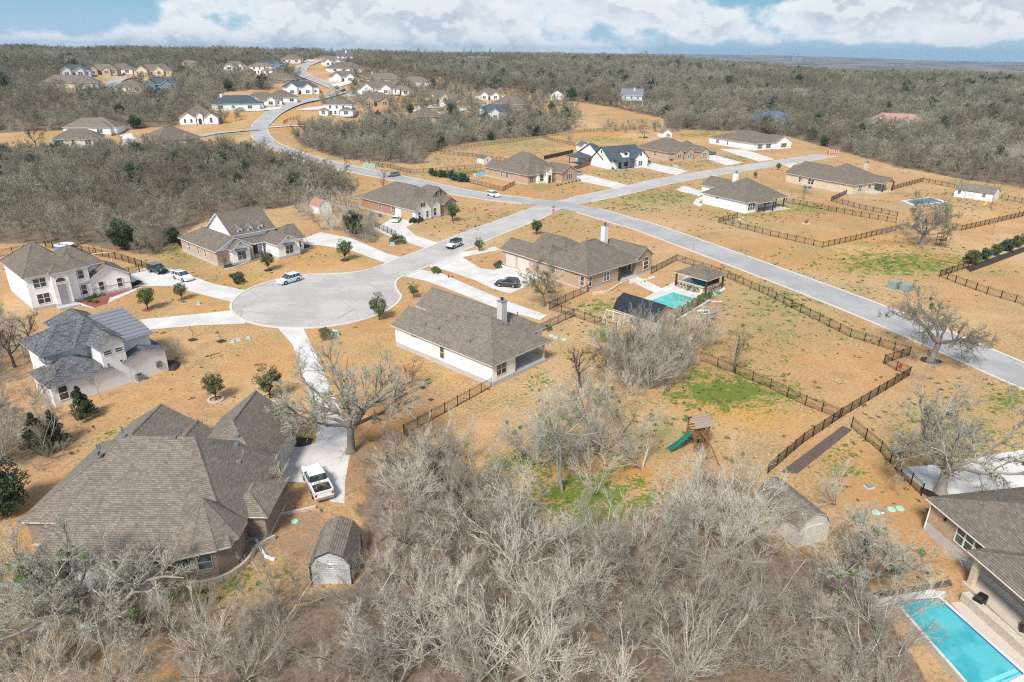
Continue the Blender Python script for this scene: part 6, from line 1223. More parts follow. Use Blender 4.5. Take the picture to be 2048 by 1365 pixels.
# ------------------------------------------------------------------ vehicles
def paint(name, c, metal=.0):
    m, t, b = newmat(name); b.inputs['Base Color'].default_value = (*c, 1); b.inputs['Roughness'].default_value = .28; b.inputs['Metallic'].default_value = metal; b.inputs['Coat Weight'].default_value = .5; b.inputs['Coat Roughness'].default_value = .08; return m
def shell(sections):
    """loft of closed rings of equal length"""
    q = MB(); n = len(sections[0])
    for s in sections: q.v += s
    for k in range(len(sections)-1):
        for j in range(n): a, b = k*n+j, k*n+(j+1) % n; q.f.append((a, b, b+n, a+n))
    q.f.append(tuple(reversed(range(n)))); q.f.append(tuple((len(sections)-1)*n+j for j in range(n))); return q
def car(kind, rear, front, col, label, cat, name, rack=False, z=None, dark=None):
    (x0, y0, z0), (x1, y1, _) = at(*rear), at(*front); hd = math.atan2(y1-y0, x1-x0); cx, cy = (x0+x1)/2, (y0+y1)/2
    L, Wd, H, hood, wr = {'suv': (4.75, 1.9, 1.72, 1.02, .37), 'jeep': (4.5, 1.9, 1.86, 1.14, .43), 'sedan': (4.8, 1.84, 1.45, .92, .34), 'pickup': (5.9, 2.0, 1.92, 1.2, .41)}[kind]
    zr = .05 if road_dist(np.array([cx]), np.array([cy]))[0] < 0 else .035; zr += float(lift(cx, cy))
    e = thing(name, (cx, cy, gh(cx, cy)+zr), hd, label, cat); mp = paint(name+'_paint', col); h = L/2; w = Wd/2
    clr = .24 if kind in ('suv', 'sedan') else .40; belt = hood
    top = {'suv': [(-h, .55, .80), (-h+.1, .98, .9), (-h+.4, belt+.06, 1), (.55, belt+.03, 1), (h-1.2, hood+.02, 1), (h-.5, hood-.08, .96), (h-.1, .78, .88), (h, .55, .78)],
           'sedan': [(-h, .6, .80), (-h+.12, .93, .9), (-h+.8, belt+.06, 1), (.6, belt+.02, 1), (h-1.3, hood, 1), (h-.5, hood-.13, .95), (h-.1, .66, .86), (h, .5, .78)],
           'jeep': [(-h, .75, .94), (-h+.08, belt, .97), (-h+.3, belt+.05, .98), (.2, belt+.05, .98), (h-1.5, hood+.02, .92), (h-.5, hood, .86), (h-.25, hood-.03, .84), (h-.2, .7, .84)],
           'pickup': [(-h, .7, .97), (-h+.04, 1.1, .98), (-h+1.0, 1.13, 1), (.1, belt, 1), (h-1.3, hood, 1), (h-.35, hood-.05, .97), (h-.06, 1.0, .93), (h, .62, .90)]}[kind]
    secs = []
    for x, zt, k in top: y = w*k; secs.append([(x, -y*.93, clr), (x, -y, clr+.2), (x, -y, zt-.12), (x, -y*.9, zt), (x, y*.9, zt), (x, y, zt-.12), (x, y, clr+.2), (x, y*.93, clr)])
    b = shell(secs); bd = b.build('body', mp, e, False)
    # cabin: glass prism with painted roof and pillars
    c0, c1, r0, r1 = {'suv': (-h+.12, h-1.35, -h+.45, h-2.25), 'sedan': (-h+.7, h-1.35, -h+1.55, h-2.35), 'jeep': (-h+.12, h-1.55, -h+.16, h-1.95), 'pickup': (-.75, h-1.45, -.5, h-2.3)}[kind]
    wb, wt = w*.95, w*(.80 if kind != 'jeep' else .88); zb = belt-.02; zt = H-.07
    G4 = [(c0, -wb, zb), (c1, -wb, zb), (c1, wb, zb), (c0, wb, zb)]; T4 = [(r0, -wt, zt), (r1, -wt, zt), (r1, wt, zt), (r0, wt, zt)]
    MB().poly([G4[1], G4[2], T4[2], T4[1]]).build('windscreen', M['glass'], e); MB().poly([G4[3], G4[0], T4[0], T4[3]]).build('rear_window', M['glass'], e)
    MB().poly([G4[0], G4[1], T4[1], T4[0]]).build('side_window', M['glass'], e); MB().poly([G4[2], G4[3], T4[3], T4[2]]).build('side_window', M['glass'], e)
    rm = dark or mp
    shell([[(r0-.04, -wt-.03, zt-.02), (r0-.04, wt+.03, zt-.02), (r0, wt, zt+.03), (r0, -wt, zt+.03)], [(r0+.25, -wt-.03, zt-.01), (r0+.25, wt+.03, zt-.01), (r0+.25, wt-.12, H), (r0+.25, -wt+.12, H)], [(r1-.3, -wt-.03, zt-.01), (r1-.3, wt+.03, zt-.01), (r1-.3, wt-.12, H), (r1-.3, -wt+.12, H)], [(r1+.05, -wt-.03, zt-.02), (r1+.05, wt+.03, zt-.02), (r1, wt, zt+.03), (r1, -wt, zt+.03)]]).build('roof', rm, e)
    q = MB()
    for sy in (-1, 1):
        for (xa, xb) in ((c0, r0), (c1, r1), ((c0*.62+c1*.38), (r0*.62+r1*.38)), ((c0*.3+c1*.7), (r0*.3+r1*.7))):
            wd = .05; q.poly([(xa-wd, sy*(wb+.012), zb), (xa+wd, sy*(wb+.012), zb), (xb+wd, sy*(wt+.015), zt), (xb-wd, sy*(wt+.015), zt)])
    q.build('pillars', mp, e)
    if rack:
        q = MB()
        for sy in (-1, 1): q.tube([(r0+.2, sy*(wt-.2), H+.06), (r1-.25, sy*(wt-.2), H+.06)], .025, 5)
        for k in range(3): x = r0+.4+k*(r1-r0-.8)/2; q.tube([(x, -wt+.2, H+.06), (x, wt-.2, H+.06)], .02, 5)
        q.build('roof_rack', M['black'], e)
    ax = (h-.95, -h+.95) if kind != 'pickup' else (h-1.0, -h+1.25)
    for x in ax:
        q = MB()
        for sy in (-1, 1): q.prism([(x+(wr+.07)*math.cos(a), wr+(wr+.07)*math.sin(a)) for a in np.linspace(-.25, math.pi+.25, 12)], sy*(w-.08), sy*(w+.012))
        q.build('wheel_arch', M['black'], e)
        for sy in (-1, 1):
            wv = MB().tube([(x, sy*(w-.24), wr), (x, sy*(w+.03), wr)], wr, 18).build('wheel', M['black'], e); MB().tube([(x, sy*(w+.0), wr), (x, sy*(w+.045), wr)], wr*.58, 12).build('rim', M['steel'], wv)
    for sy in (-1, 1):
        hz = hood-.2 if kind != 'jeep' else hood-.16
        if kind == 'jeep': MB().tube([(h-.24, sy*w*.62, hz), (h-.16, sy*w*.62, hz)], .1, 10).build('headlight', M['white'], e)
        else: MB().box(h-.24, sy*w*.72-.18, hz-.08, h-.03, sy*w*.72+.18, hz+.04).build('headlight', M['white'], e)
        MB().box(-h-.015, sy*w*.84-.1, .8, -h+.12, sy*w*.84+.1, 1.02 if kind != 'pickup' else 1.08).build('tail_light', M['red'], e)
        MB().box(r1+.25, sy*(w+.14)-.09, belt, r1+.4, sy*(w+.14)+.09, belt+.15).build('mirror', mp, e)
    bm = M['black'] if kind in ('jeep', 'pickup') else mp
    MB().box(h-.12, -w*.85, .36, h+.06, w*.85, .62).build('front_bumper', bm, e); MB().box(-h-.08, -w*.88, .38, -h+.08, w*.88, .64).build('rear_bumper', M['steel'] if kind == 'pickup' else bm, e)
    if kind == 'jeep': MB().tube([(-h-.24, 0, 1.0), (-h-.0, 0, 1.0)], .38, 16).build('spare_wheel', M['black'], e)
    if kind == 'pickup':
        MB().box(-h+.12, -w+.14, 1.10, -.85, w-.14, 1.155).build('bed_liner', M['black'], e)
        q = MB()
        for y in (-w+.07, w-.07): q.box(-h+.05, y-.07, 1.1, -.82, y+.07, 1.32)
        q.box(-h, -w+.05, 1.1, -h+.09, w-.05, 1.32); q.build('bed_side', mp, e); MB().box(-h-.02, -.18, .86, -h, .18, .97).build('number_plate', M['white'], e)
    if kind == 'pickup' and 'branches' in label:
        b_ = MB(); rg = random.Random(4)
        for k in range(22): x, y = rg.uniform(-h+.4, -1.1), rg.uniform(-.6, .6); a = rg.uniform(0, 3.1); l = rg.uniform(.5, 1.1); b_.tube([(x-l/2*math.cos(a), max(-.8, min(.8, y-l/2*math.sin(a))), 1.2+rg.random()*.2), (x, y, 1.3+rg.random()*.2), (x+l/2*math.cos(a), max(-.8, min(.8, y+l/2*math.sin(a))), 1.25+rg.random()*.3)], .018, 4)
        o = b_.build('cut_branches', M['twig_grey']); o.location = e.location; o.rotation_euler = e.rotation_euler; tag(o, 'heap of cut branches lying in the bed of the white pickup', 'branches')
    return e
def build_cars():
    car('pickup', (650, 1004), (622, 947), (.78, .78, .77), 'white pickup truck with branches in its bed on the drive of the brown house', 'pickup', 'pickup_truck')
    car('suv', (601, 559), (556, 572), (.62, .70, .76), 'pale silver sport utility car parked on the turning circle', 'car', 'parked_car')
    car('jeep', (924, 489), (892, 502), (.68, .70, .70), 'white off road car with black top driving on the cross street', 'car', 'off_road_car', dark=M['black'])
    car('suv', (1036, 575), (993, 571), (.035, .04, .05), 'dark grey sport utility car on the drive of the tan brick house', 'car', 'parked_car', rack=True)
    car('jeep', (299, 541), (334, 550), (.015, .045, .035), 'dark green boxy off road car on the left drive', 'car', 'off_road_car', dark=M['acgrey'])
    car('suv', (349, 554), (384, 565), (.80, .80, .79), 'white sport utility car behind the dark green one on the left drive', 'car', 'parked_car', rack=True)
    car('sedan', (787, 450), (798, 436), (.80, .80, .79), 'white saloon car before the wooden garage door', 'car', 'parked_car')
    car('suv', (971, 390), (1003, 397), (.82, .82, .81), 'white car driving on the main road before the junction house', 'car', 'driving_car')
    car('suv', (1161, 354), (1151, 345), (.25, .30, .38), 'blue grey car parked beside the junction house', 'car', 'parked_car')
    car('pickup', (1298, 330), (1281, 325), (.03, .02, .025), 'dark pickup truck parked beside the white gabled house', 'pickup', 'pickup_truck')
    car('pickup', (1432, 310), (1404, 310), (.10, .14, .17), 'blue grey pickup truck on the drive of the pale brick house', 'pickup', 'pickup_truck')
    car('suv', (798, 352), (775, 355), (.20, .21, .22), 'grey car behind the dark bare tree on the main road', 'car', 'parked_car')
    car('suv', (293, 276), (310, 275), (.01, .02, .03), 'black car on the side road before the dark hip roof', 'car', 'parked_car')
    car('suv', (487, 223), (472, 223), (.45, .5, .55), 'silver car before the blue grey roofed white house', 'car', 'parked_car')
    car('sedan', (676, 180), (671, 178), (.35, .03, .03), 'small red car on the upper road bend', 'car', 'driving_car')
    car('pickup', (918, 238), (902, 236), (.80, .80, .79), 'white pickup truck beside the pale blue house', 'pickup', 'pickup_truck')
    car('suv', (690, 184), (682, 186), (.05, .05, .06), 'black car just below the red car on the upper road', 'car', 'parked_car')

# ------------------------------------------------------------------ fences
def fence(pts, label, h=1.45, mat='black', spacing=2.4, picket=.11, board=False, name='metal_fence'):
    p = [np.array(at(*q)[:2]) for q in pts]; e = thing(name, (*p[0], gh(*p[0])), 0, label, 'fence'); z0 = gh(*p[0]); q = MB()
    total = sum(np.linalg.norm(b-a) for a, b in zip(p[:-1], p[1:])); spacing = max(spacing, total/88); far = np.hypot(*p[0]) > 170; first = True
    for a, b in zip(p[:-1], p[1:]):
        L = np.linalg.norm(b-a); n = max(1, round(L/spacing)); d = (b-a)/L; nr = np.array([-d[1], d[0]])
        for i in range(0 if first else 1, n+1):
            c = a+(b-a)*i/n-p[0]; z = gh(*(c+p[0]))-z0; w = .045 if not far else .06; MB().box(c[0]-w, c[1]-w, z-.2, c[0]+w, c[1]+w, z+h+.1).build('post', M[mat], e)
        first = False
        def bar(s0, s1, z_, th, wd):
            A, B = a+d*s0-p[0], a+d*s1-p[0]; za, zb = gh(*(A+p[0]))-z0+z_, gh(*(B+p[0]))-z0+z_; i = len(q.v)
            q.v += [(*(A-nr*wd), za-th), (*(A+nr*wd), za-th), (*(A+nr*wd), za+th), (*(A-nr*wd), za+th), (*(B-nr*wd), zb-th), (*(B+nr*wd), zb-th), (*(B+nr*wd), zb+th), (*(B-nr*wd), zb+th)]
            q.f += [tuple(i+k for k in f) for f in ((0, 1, 2, 3), (7, 6, 5, 4), (0, 4, 5, 1), (1, 5, 6, 2), (2, 6, 7, 3), (3, 7, 4, 0))]
        if board:
            for k in range(n):
                s0, s1 = L*k/n+.03, L*(k+1)/n-.03; bar(s0, s1, h*.5, h*.46, .02)
        else:
            for k in range(n):
                s0, s1 = L*k/n+.03, L*(k+1)/n-.03
                for z_ in (.14, h-.22, h): bar(s0, s1, z_, .018, .014)
            stp = picket if not far else picket*2; m = int(L/stp); wk = .011 if not far else .018
            for k in range(m):
                c = a+d*(k+.5)*stp-p[0]; z = gh(*(c+p[0]))-z0; i = len(q.v); u = d*wk
                q.v += [(*(c-u), z+.06), (*(c+u), z+.06), (*(c+u), z+h), (*(c-u), z+h)]; q.f.append((i, i+1, i+2, i+3))
                q.v += [(*(c-nr*wk), z+.06), (*(c+nr*wk), z+.06), (*(c+nr*wk), z+h), (*(c-nr*wk), z+h)]; q.f.append((i+4, i+5, i+6, i+7))
    q.build('panel', M[mat], e); return e
def build_fences():
    for pts, lab in (
        ([(985, 774), (808, 872), (850, 925), (905, 995), (955, 1075), (1035, 1190)], 'black metal fence from the limestone house corner down into the near thicket'),
        ([(1083, 664), (1100, 655), (1146, 634)], 'short black fence behind the limestone house end'),
        ([(1176, 584), (1098, 620), (1148, 634), (1232, 664)], 'black metal fence from the tan brick house to the tan barn'),
        ([(1302, 549), (1353, 522), (1440, 550), (1535, 592), (1600, 625), (1700, 675), (1818, 712), (1767, 728), (1792, 742), (1818, 753), (1682, 836), (1605, 888), (1535, 948)], 'long black metal fence round the big yard beside the main road'),
        ([(1678, 838), (1610, 812), (1540, 778), (1470, 748), (1400, 722)], 'black metal fence between the big yard and the lower yard'),
        ([(1702, 856), (1760, 905), (1800, 950), (1842, 992)], 'black metal fence running down to the concrete court'),
        ([(-60, 530), (0, 514), (75, 498)], 'black fence at the left edge behind the white two storey house'),
        ([(92, 495), (180, 508), (245, 522), (299, 540), (238, 554)], 'black fence of the left back yard behind the parked green car'),
        ([(300, 464), (335, 470), (368, 500)], 'short black fence left of the house with three dormers'),
        ([(640, 395), (670, 408), (716, 418)], 'black fence left of the orange brick house'), ([(744, 452), (792, 474)], 'short black fence beside the drive with the wooden garage door'),
        ([(722, 328), (775, 336), (821, 347), (860, 345), (962, 336)], 'black fence along the main road before the creek yard'),
        ([(868, 306), (970, 292), (1084, 276), (1187, 263), (1300, 258)], 'black fence along the far side of the creek yards'), ([(880, 308), (945, 314), (1018, 325)], 'black fence between the two creek yards'),
        ([(1084, 277), (1110, 284), (1150, 292)], 'black fence behind the white shed'),
        ([(932, 365), (1006, 383), (1030, 370)], 'low black fence at the left of the junction house'),
        ([(1474, 436), (1437, 446), (1540, 472), (1645, 496), (1700, 484), (1791, 462)], 'black fence round the yard of the white brick house'), ([(1572, 405), (1656, 422), (1791, 447)], 'black fence between the two back yards on the right'),
        ([(1692, 389), (1662, 403), (1730, 421), (1794, 434)], 'black fence below the long tan house'), ([(1782, 381), (1845, 364), (1908, 377)], 'black fence from the long tan house to the long white shed'),
        ([(2002, 398), (2070, 412)], 'black fence right of the long white shed'), ([(1850, 448), (1922, 462), (2060, 430)], 'black fence across the lawn below the long white shed'),
        ([(1936, 536), (1879, 554), (1910, 566), (1973, 589), (2060, 614)], 'black fence around the orange lawn at the right edge'),
        ([(567, 250), (575, 243), (600, 236)], 'black fence by the far road bend')):
        fence(pts, lab)
    fence([(1146, 342), (1186, 329)], 'brown wooden board fence beside the white gabled house', 1.7, 'wood', board=True, name='wooden_fence'); fence([(1088, 320), (1146, 307)], 'dark board fence behind the junction house', 1.7, 'darkwood', board=True, name='wooden_fence')

# ------------------------------------------------------------------ pools, pavilion and small things
def water_mat(name, c1, c2):
    m, t, b = newmat(name); v = t.n('ShaderNodeTexCoord').outputs['Object']; n = t.noise(v, .5, 3)
    t.set(b, 'Base Color', t.mix(t.ramp(n, .35, .65), c1, c2)); b.inputs['Roughness'].default_value = .08; b.inputs['Specular IOR Level'].default_value = .5; bump(t, b, t.noise(v, 5.0, 3), .12, .05); return m
def pool(cs, label, z, wall=.35, cop=.45, mat='water_aqua', dep=.13):
    """pool from four pixel corners: coping ring, water sheet, rim wall and inner walls as parts"""
    p = [np.array(at(*c, z)[:2]) for c in cs]; c0 = sum(p)/4; e = thing('swimming_pool', (*c0, 0), 0, label, 'pool')
    ins = [q-c0 for q in p]; out = [q+cop*(q/np.linalg.norm(q))*1.35 for q in ins]; r, w, inn = MB(), MB(), MB()
    for i in range(4):
        a, b, A, B = ins[i], ins[(i+1) % 4], out[i], out[(i+1) % 4]
        r.poly([(*a, z), (*b, z), (*B, z), (*A, z)]); w.poly([(*A, z-.004), (*B, z-.004), (*B, -.3), (*A, -.3)]); inn.poly([(*a, z-.003), (*b, z-.003), (*b, z-.25), (*a, z-.25)])
    r.build('coping', M['drive'], e); w.build('pool_wall', M['paver'], e); inn.build('waterline_tile', M['pooltile'], e); MB().poly([(*q, z-dep) for q in ins]).build('water', M[mat], e); return e
def build_pools():
    M['water_aqua'] = water_mat('aqua_pool_water', (.04, .33, .38), (.09, .44, .47)); M['water_teal'] = water_mat('teal_pool_water', (.06, .40, .36), (.12, .50, .43)); M['water_blue'] = water_mat('blue_pool_water', (.10, .35, .55), (.2, .5, .68)); M['water_dark'] = water_mat('dark_pool_water', (.06, .10, .13), (.10, .16, .19)); M['stepblue'] = plain('pool_step', (.20, .58, .62), .3, .1); M['pooltile'] = plain('blue_pool_tile', (.06, .13, .28), .3, .2)
    pe = pool([(1793, 1202), (1878, 1196), (2048, 1348), (1960, 1392)], 'aqua swimming pool with pale stone coping at the lower right', .8)
    q = [np.array(at(*c, .8)[:2])-np.array(pe.location[:2]) for c in ((1748, 1200), (1856, 1180), (1893, 1184), (1880, 1193), (1790, 1199), (1768, 1216))]; mb = MB().poly([(*c, .812) for c in q][::-1])
    for i in range(6): mb.poly([(*q[i], .81), (*q[(i+1) % 6], .81), (*q[(i+1) % 6], -.2), (*q[i], -.2)])
    mb.build('ledge', M['drive'], pe); A_, B_ = [np.array(at(*c, .8)[:2])-np.array(pe.location[:2]) for c in ((2030, 1335), (1942, 1372))]
    dv = np.array([B_[1]-A_[1], A_[0]-B_[0]]); dv = dv/np.linalg.norm(dv)
    for k in range(3): MB().poly([(*(A_-dv*(k*.45)), .672+.002*(2-k)), (*(B_-dv*(k*.45)), .672+.002*(2-k)), (*(B_-dv*(k*.45+.3)), .672+.002*(2-k)), (*(A_-dv*(k*.45+.3)), .672+.002*(2-k))]).build('step', M['stepblue'], pe)
    p = [at(*c, .78)[:2] for c in ((1905, 1192), (1945, 1190), (2150, 1300), (2150, 1420), (2075, 1370))]; tag(MB().poly([(*q, .05) for q in p]).build('pool_deck', M['paver']), 'beige paved deck between the near pool and the house', 'deck', kind='structure')
    q = MB(); a, b = np.array(at(1926, 1200)[:2]), np.array(at(2062, 1322)[:2]); d = (b-a)/np.linalg.norm(b-a); n = np.array([-d[1], d[0]])*.35
    q.poly([(*(a-n), .85), (*(b-n), .85), (*(b+n), .85), (*(a+n), .85)]); q.poly([(*(a-n), .85), (*(a+n), .85), (*(a+n), 0), (*(a-n), 0)]); q.poly([(*(a-n), .85), (*(a-n), 0), (*(b-n), 0), (*(b-n), .85)]); q.poly([(*(a+n), .85), (*(b+n), .85), (*(b+n), 0), (*(a+n), 0)]); tag(q.build('deck_wall', M['rock']), 'pale stone garden wall between the near pool and the house', 'wall')
    x, y, z = at(1760, 1195, .82); e = thing('planter_pot', (x, y, .0), 0, 'dark green plant pot on the pool corner at the lower right', 'pot'); MB().tube([(0, 0, .8), (0, 0, 1.0), (0, 0, 1.25), (0, 0, 1.25), (0, 0, 1.1)], [.18, .28, .30, .24, .2], 14).build('pot', plain('dark_green_glaze', (.02, .09, .06), .3), e); V, Q = leaf_cloud(np.random.default_rng(1), np.array([[0, 0, 1.3]]), np.array([.25]), 200, .05); o = bpy.data.objects.new('leaves', np_mesh('pot_leaves', V, Q, M['leaf_oak'])); COL.objects.link(o); o.parent = e
    MB().box(-.32, -.32, .0, .32, .32, .8).build('pedestal', M['paver'], e)
    x, y, z = at(1955, 1215); e = thing('grill', (x, y, .05), .6, 'covered black grill beside the near pool house', 'grill'); shell([[(-.6*k, -.35*k, zz), (.6*k, -.35*k, zz), (.6*k, .35*k, zz), (-.6*k, .35*k, zz)] for zz, k in ((0, .9), (.85, 1), (1.1, .95), (1.28, .6))]).build('cover', M['black'], e)
    x, y, z = at(2052, 1268); e = thing('wicker_chair', (x, y, .06), 2.5, 'dark wicker armchair under the porch at the right edge', 'chair'); MB().box(-.4, -.4, 0, .4, .4, .42).build('seat', M['darkwood'], e); MB().box(-.4, .3, .43, .4, .45, .9).build('backrest', M['darkwood'], e); MB().box(-.5, -.4, 0, -.41, .44, .65).build('armrest', M['darkwood'], e); MB().box(.41, -.4, 0, .5, .44, .65).build('armrest', M['darkwood'], e)
    # the pool of the tan brick house with its deck
    tag(MB().poly([(*at(*c)[:2], .033) for c in ((1272, 606), (1308, 586), (1345, 566), (1362, 560), (1385, 545), (1452, 578), (1415, 602), (1350, 636), (1300, 632))]).build('pool_deck', M['drive']), 'pale concrete deck round the teal pool', 'deck', kind='structure')
    pool([(1296, 603), (1346, 585), (1388, 597), (1340, 626)], 'teal swimming pool beside the bar pavilion', .06, cop=.3, mat='water_teal', dep=.014)
    pool([(950, 348), (972, 344), (978, 350), (952, 354)], 'small blue pool left of the junction house', .1, cop=.5, mat='water_blue', dep=.04); pool([(1812, 402), (1860, 396), (1885, 404), (1830, 410)], 'dark free form pool with pale stone edge before the long white shed', .1, cop=1.3, mat='water_dark', dep=.04)
    # pavilion
    h = House('open bar pavilion with brown hip roof on dark posts beside the teal pool', at(1412, 590), 43, 'tanstone', 'roof_brown', 'trim', name='pavilion', cat='pavilion', found=0, clear=False); h.block(.2, .3, 6.0, 7.0, 2.8, 'y', 'hh', .5, wall=None)
    for x, y in ((.2, .3), (6.0, .3), (.2, 7.0), (6.0, 7.0)): h.post(x, y, 2.8, .28, 'darkwood')
    MB().box(.3, 1.0, 0, .7, 6.6, 1.05).box(.7, .45, 0, 5.2, .85, 1.05).build('bar_wall', M['tanstone'], h.e); MB().box(.1, .9, 1.05, .9, 6.7, 1.12).box(.9, .3, 1.051, 5.3, 1.0, 1.121).build('bar_top', M['paver'], h.e); MB().box(5.7, 1, 0, 5.95, 6.8, 2.7).build('back_screen', M['wood'], h.e); h.vents([(2.5, 4.2), (3.4, 3.6)]); h.done()
    def stool(x, y, rz, lab, grp):
        wx, wy = h.world(x, y); e = thing('bar_stool', (wx, wy, .035), h.th+rz, lab, 'stool', grp); MB().box(-.2, -.2, .7, .2, .2, .76).build('seat', M['darkwood'], e); MB().box(-.2, .17, .77, .2, .21, 1.02).build('backrest', M['darkwood'], e)
        for a in (-1, 1):
            for b in (-1, 1): MB().tube([(a*.15, b*.15, .7), (a*.2, b*.2, 0)], .02, 5).build('leg', M['darkwood'], e)
    for i in range(7): stool(-.35, 1.6+i*.75, math.pi/2, 'dark bar stool on the pool side of the pavilion counter', 'bar stools on the pool side')
    for i in range(6): stool(1.2+i*.75, -.05, math.pi, 'dark bar stool on the lawn side of the pavilion counter', 'bar stools on the lawn side')
    for i, (px, py) in enumerate(((1374, 581), (1386, 584))):
        x, y, z = at(px, py); e = thing('deck_chair', (x, y, .035), 3.6, 'pale slatted deck chair by the pavilion bar, ' + ('left' if i == 0 else 'right')+' of the pair', 'chair'); MB().box(-.32, -.3, .3, .32, .3, .36).build('seat', M['steel'], e); MB().poly([(-.32, .28, .36), (.32, .28, .36), (.3, .55, 1.0), (-.3, .55, 1.0)]).poly([(-.32, .33, .36), (-.3, .6, 1.0), (.3, .6, 1.0), (.32, .33, .36)]).build('backrest', M['steel'], e)
        for a in (-1, 1): MB().box(a*.36-.05, -.35, 0, a*.36+.05, .4, .55).build('arm', M['steel'], e)
    wx, wy = h.world(3.3, 3.6); e = thing('lounge_sofa', (wx, wy, .04), h.th, 'low sofa with bright blue cushions under the pavilion roof', 'sofa'); MB().box(-1.1, -.8, 0, 1.1, .8, .4).build('base', M['darkwood'], e)
    for a in (-.75, 0, .75): MB().box(a-.34, -.75, .41, a+.34, .45, .6).build('cushion', M['teal'], e)
    MB().box(-1.1, .5, .42, 1.1, .8, .95).build('backrest', M['teal'], e)
    # garden wall, table and more in the big yard
    a, b = np.array(at(1353, 645)[:2]), np.array(at(1420, 604)[:2]); d = (b-a)/np.linalg.norm(b-a); n = np.array([-d[1], d[0]])*.2; q = MB(); c = [a-n, b-n, b+n, a+n]; q.poly([(*v, .45) for v in c])
    for i in range(4): q.poly([(*c[i], 0), (*c[(i+1) % 4], 0), (*c[(i+1) % 4], .45), (*c[i], .45)])
    tag(q.build('garden_wall', M['tanstone']), 'low tan stone garden wall below the pool shrubs', 'wall')
    x, y, z = at(1407, 629); e = thing('picnic_table', (x, y, 0), .3, 'white picnic table with benches on the yard below the pool', 'table'); MB().box(-.95, -.4, .72, .95, .4, .78).build('tabletop', M['white'], e)
    for s_ in (-1, 1): MB().box(-.95, s_*.75-.15, .42, .95, s_*.75+.15, .47).build('bench', M['white'], e); q = MB(); q.tube([(s_*.7, -.8, 0), (s_*.7, -.3, .72)], .05, 5); q.tube([(s_*.7, .8, 0), (s_*.7, .3, .72)], .05, 5); q.box(s_*.7-.04, -.85, .36, s_*.7+.04, .85, .42); q.build('trestle', M['white'], e)
    MB().box(-.1, -.2, .781, .5, .25, .83).build('blue_tray', M['teal'], e)
    x, y, z = at(1424, 641); tag(MB().tube([(x, y, 0), (x, y, .3), (x, y, .3), (x, y, .1)], [.7, .7, .45, .45], 14).build('fire_pit', M['rock']), 'round pale stone fire pit near the picnic table', 'fire pit')
    x, y, z = at(1417, 610); tag(MB().tube([(x, y, 0), (x, y, .5), (x, y, .5), (x, y, .4)], [.22, .32, .28, .25], 12).build('tub', M['teal']), 'round blue tub at the end of the pool shrubs', 'tub')
    x, y, z = at(1433, 604); tag(MB().prism([(x-.9, .05), (x+.9, .05), (x+1.0, .12), (x-1.0, .12)], y-.25, y+.25).build('float_mat', M['white']), 'pale float mat lying beyond the pool deck', 'mat'); x, y, z = at(1436, 587); tag(MB().tube([(x, y, .04), (x, y, .16)], .75, 14).build('float_ring', M['signgreen']), 'green pool float on the pavilion deck', 'float')
def goal(px, py, w, h, rz, label, d=1.0):
    x, y, z = at(px, py); e = thing('soccer_goal', (x, y, 0), rz, label, 'goal'); MB().tube([(-w/2, 0, 0), (-w/2, 0, h), (w/2, 0, h), (w/2, 0, 0)], .06, 6).build('goal_frame', M['white'], e); q = MB()
    for s in (-1, 1): q.tube([(s*w/2, 0, h), (s*w/2, d, 0), (s*w/2, 0, 0)], .035, 5)
    q.build('back_stay', M['white'], e)
def ac(px, py, rz, label):
    x, y, z = at(px, py); e = thing('air_conditioner', (x, y, 0), rz, label, 'air conditioner'); MB().box(-.6, -.6, 0, .6, .6, .1).build('pad', M['concrete'], e); c = MB().box(-.42, -.42, .1, .42, .42, .95).build('casing', M['acgrey'], e)
    q = MB()
    for k in range(9): q.box(-.43, -.43, .2+k*.08, .43, .43, .225+k*.08)
    q.build('louvres', M['steel'], c); MB().tube([(0, 0, .951), (0, 0, .98)], .34, 14).build('fan_grille', M['black'], e)
def hydrant(px, py, label):
    x, y, z = at(px, py); e = thing('fire_hydrant', (x, y, 0), 0, label, 'hydrant'); MB().tube([(0, 0, 0), (0, 0, .08), (0, 0, .09), (0, 0, .6), (0, 0, .61), (0, 0, .66), (0, 0, .8), (0, 0, .86)], [.2, .2, .13, .13, .17, .17, .1, .03], 12).build('barrel', M['red'], e)
    for d in ((1, 0), (-1, 0), (0, -1)): MB().tube([(d[0]*.1, d[1]*.1, .48), (d[0]*.25, d[1]*.25, .48)], .075, 8).build('outlet', M['red'], e)
def lid(px, py, r, mat, label, group=None, h=.14):
    x, y, z = at(px, py); tag(MB().tube([(x, y, 0), (x, y, h*.6), (x, y, h)], [r, r, r*.8], 16).build('tank_lid', M[mat]), label, 'tank lid', group)
def ubox(px, py, sx, sy, sz, rz, label, mat='palegreen'):
    x, y, z = at(px, py); e = thing('utility_box', (x, y, z), rz, label, 'utility box'); MB().box(-sx/2-.15, -sy/2-.15, 0, sx/2+.15, sy/2+.15, .08).build('plinth', M['concrete'], e); MB().prism([(-sx/2, .08), (sx/2, .08), (sx/2, sz*.8), (sx/2-.12, sz), (-sx/2, sz)], -sy/2, sy/2).build('cabinet', M[mat], e); MB().box(sx/2+.001, -sy*.4, .2, sx/2+.02, sy*.4, sz*.7).build('door', M[mat], e)
def text_part(txt, size, mat, parent, loc, rot):
    c = bpy.data.curves.new('lettering', 'FONT'); c.body = txt; c.size = size; c.align_x = 'CENTER'; c.align_y = 'CENTER'; c.extrude = .004; c.materials.append(M[mat]); t_ = bpy.data.objects.new('lettering_curve', c); me = bpy.data.meshes.new_from_object(t_); bpy.data.objects.remove(t_); me.materials.clear(); me.materials.append(M[mat]); o = bpy.data.objects.new('lettering', me); COL.objects.link(o); o.parent = parent; o.location = loc; o.rotation_euler = rot
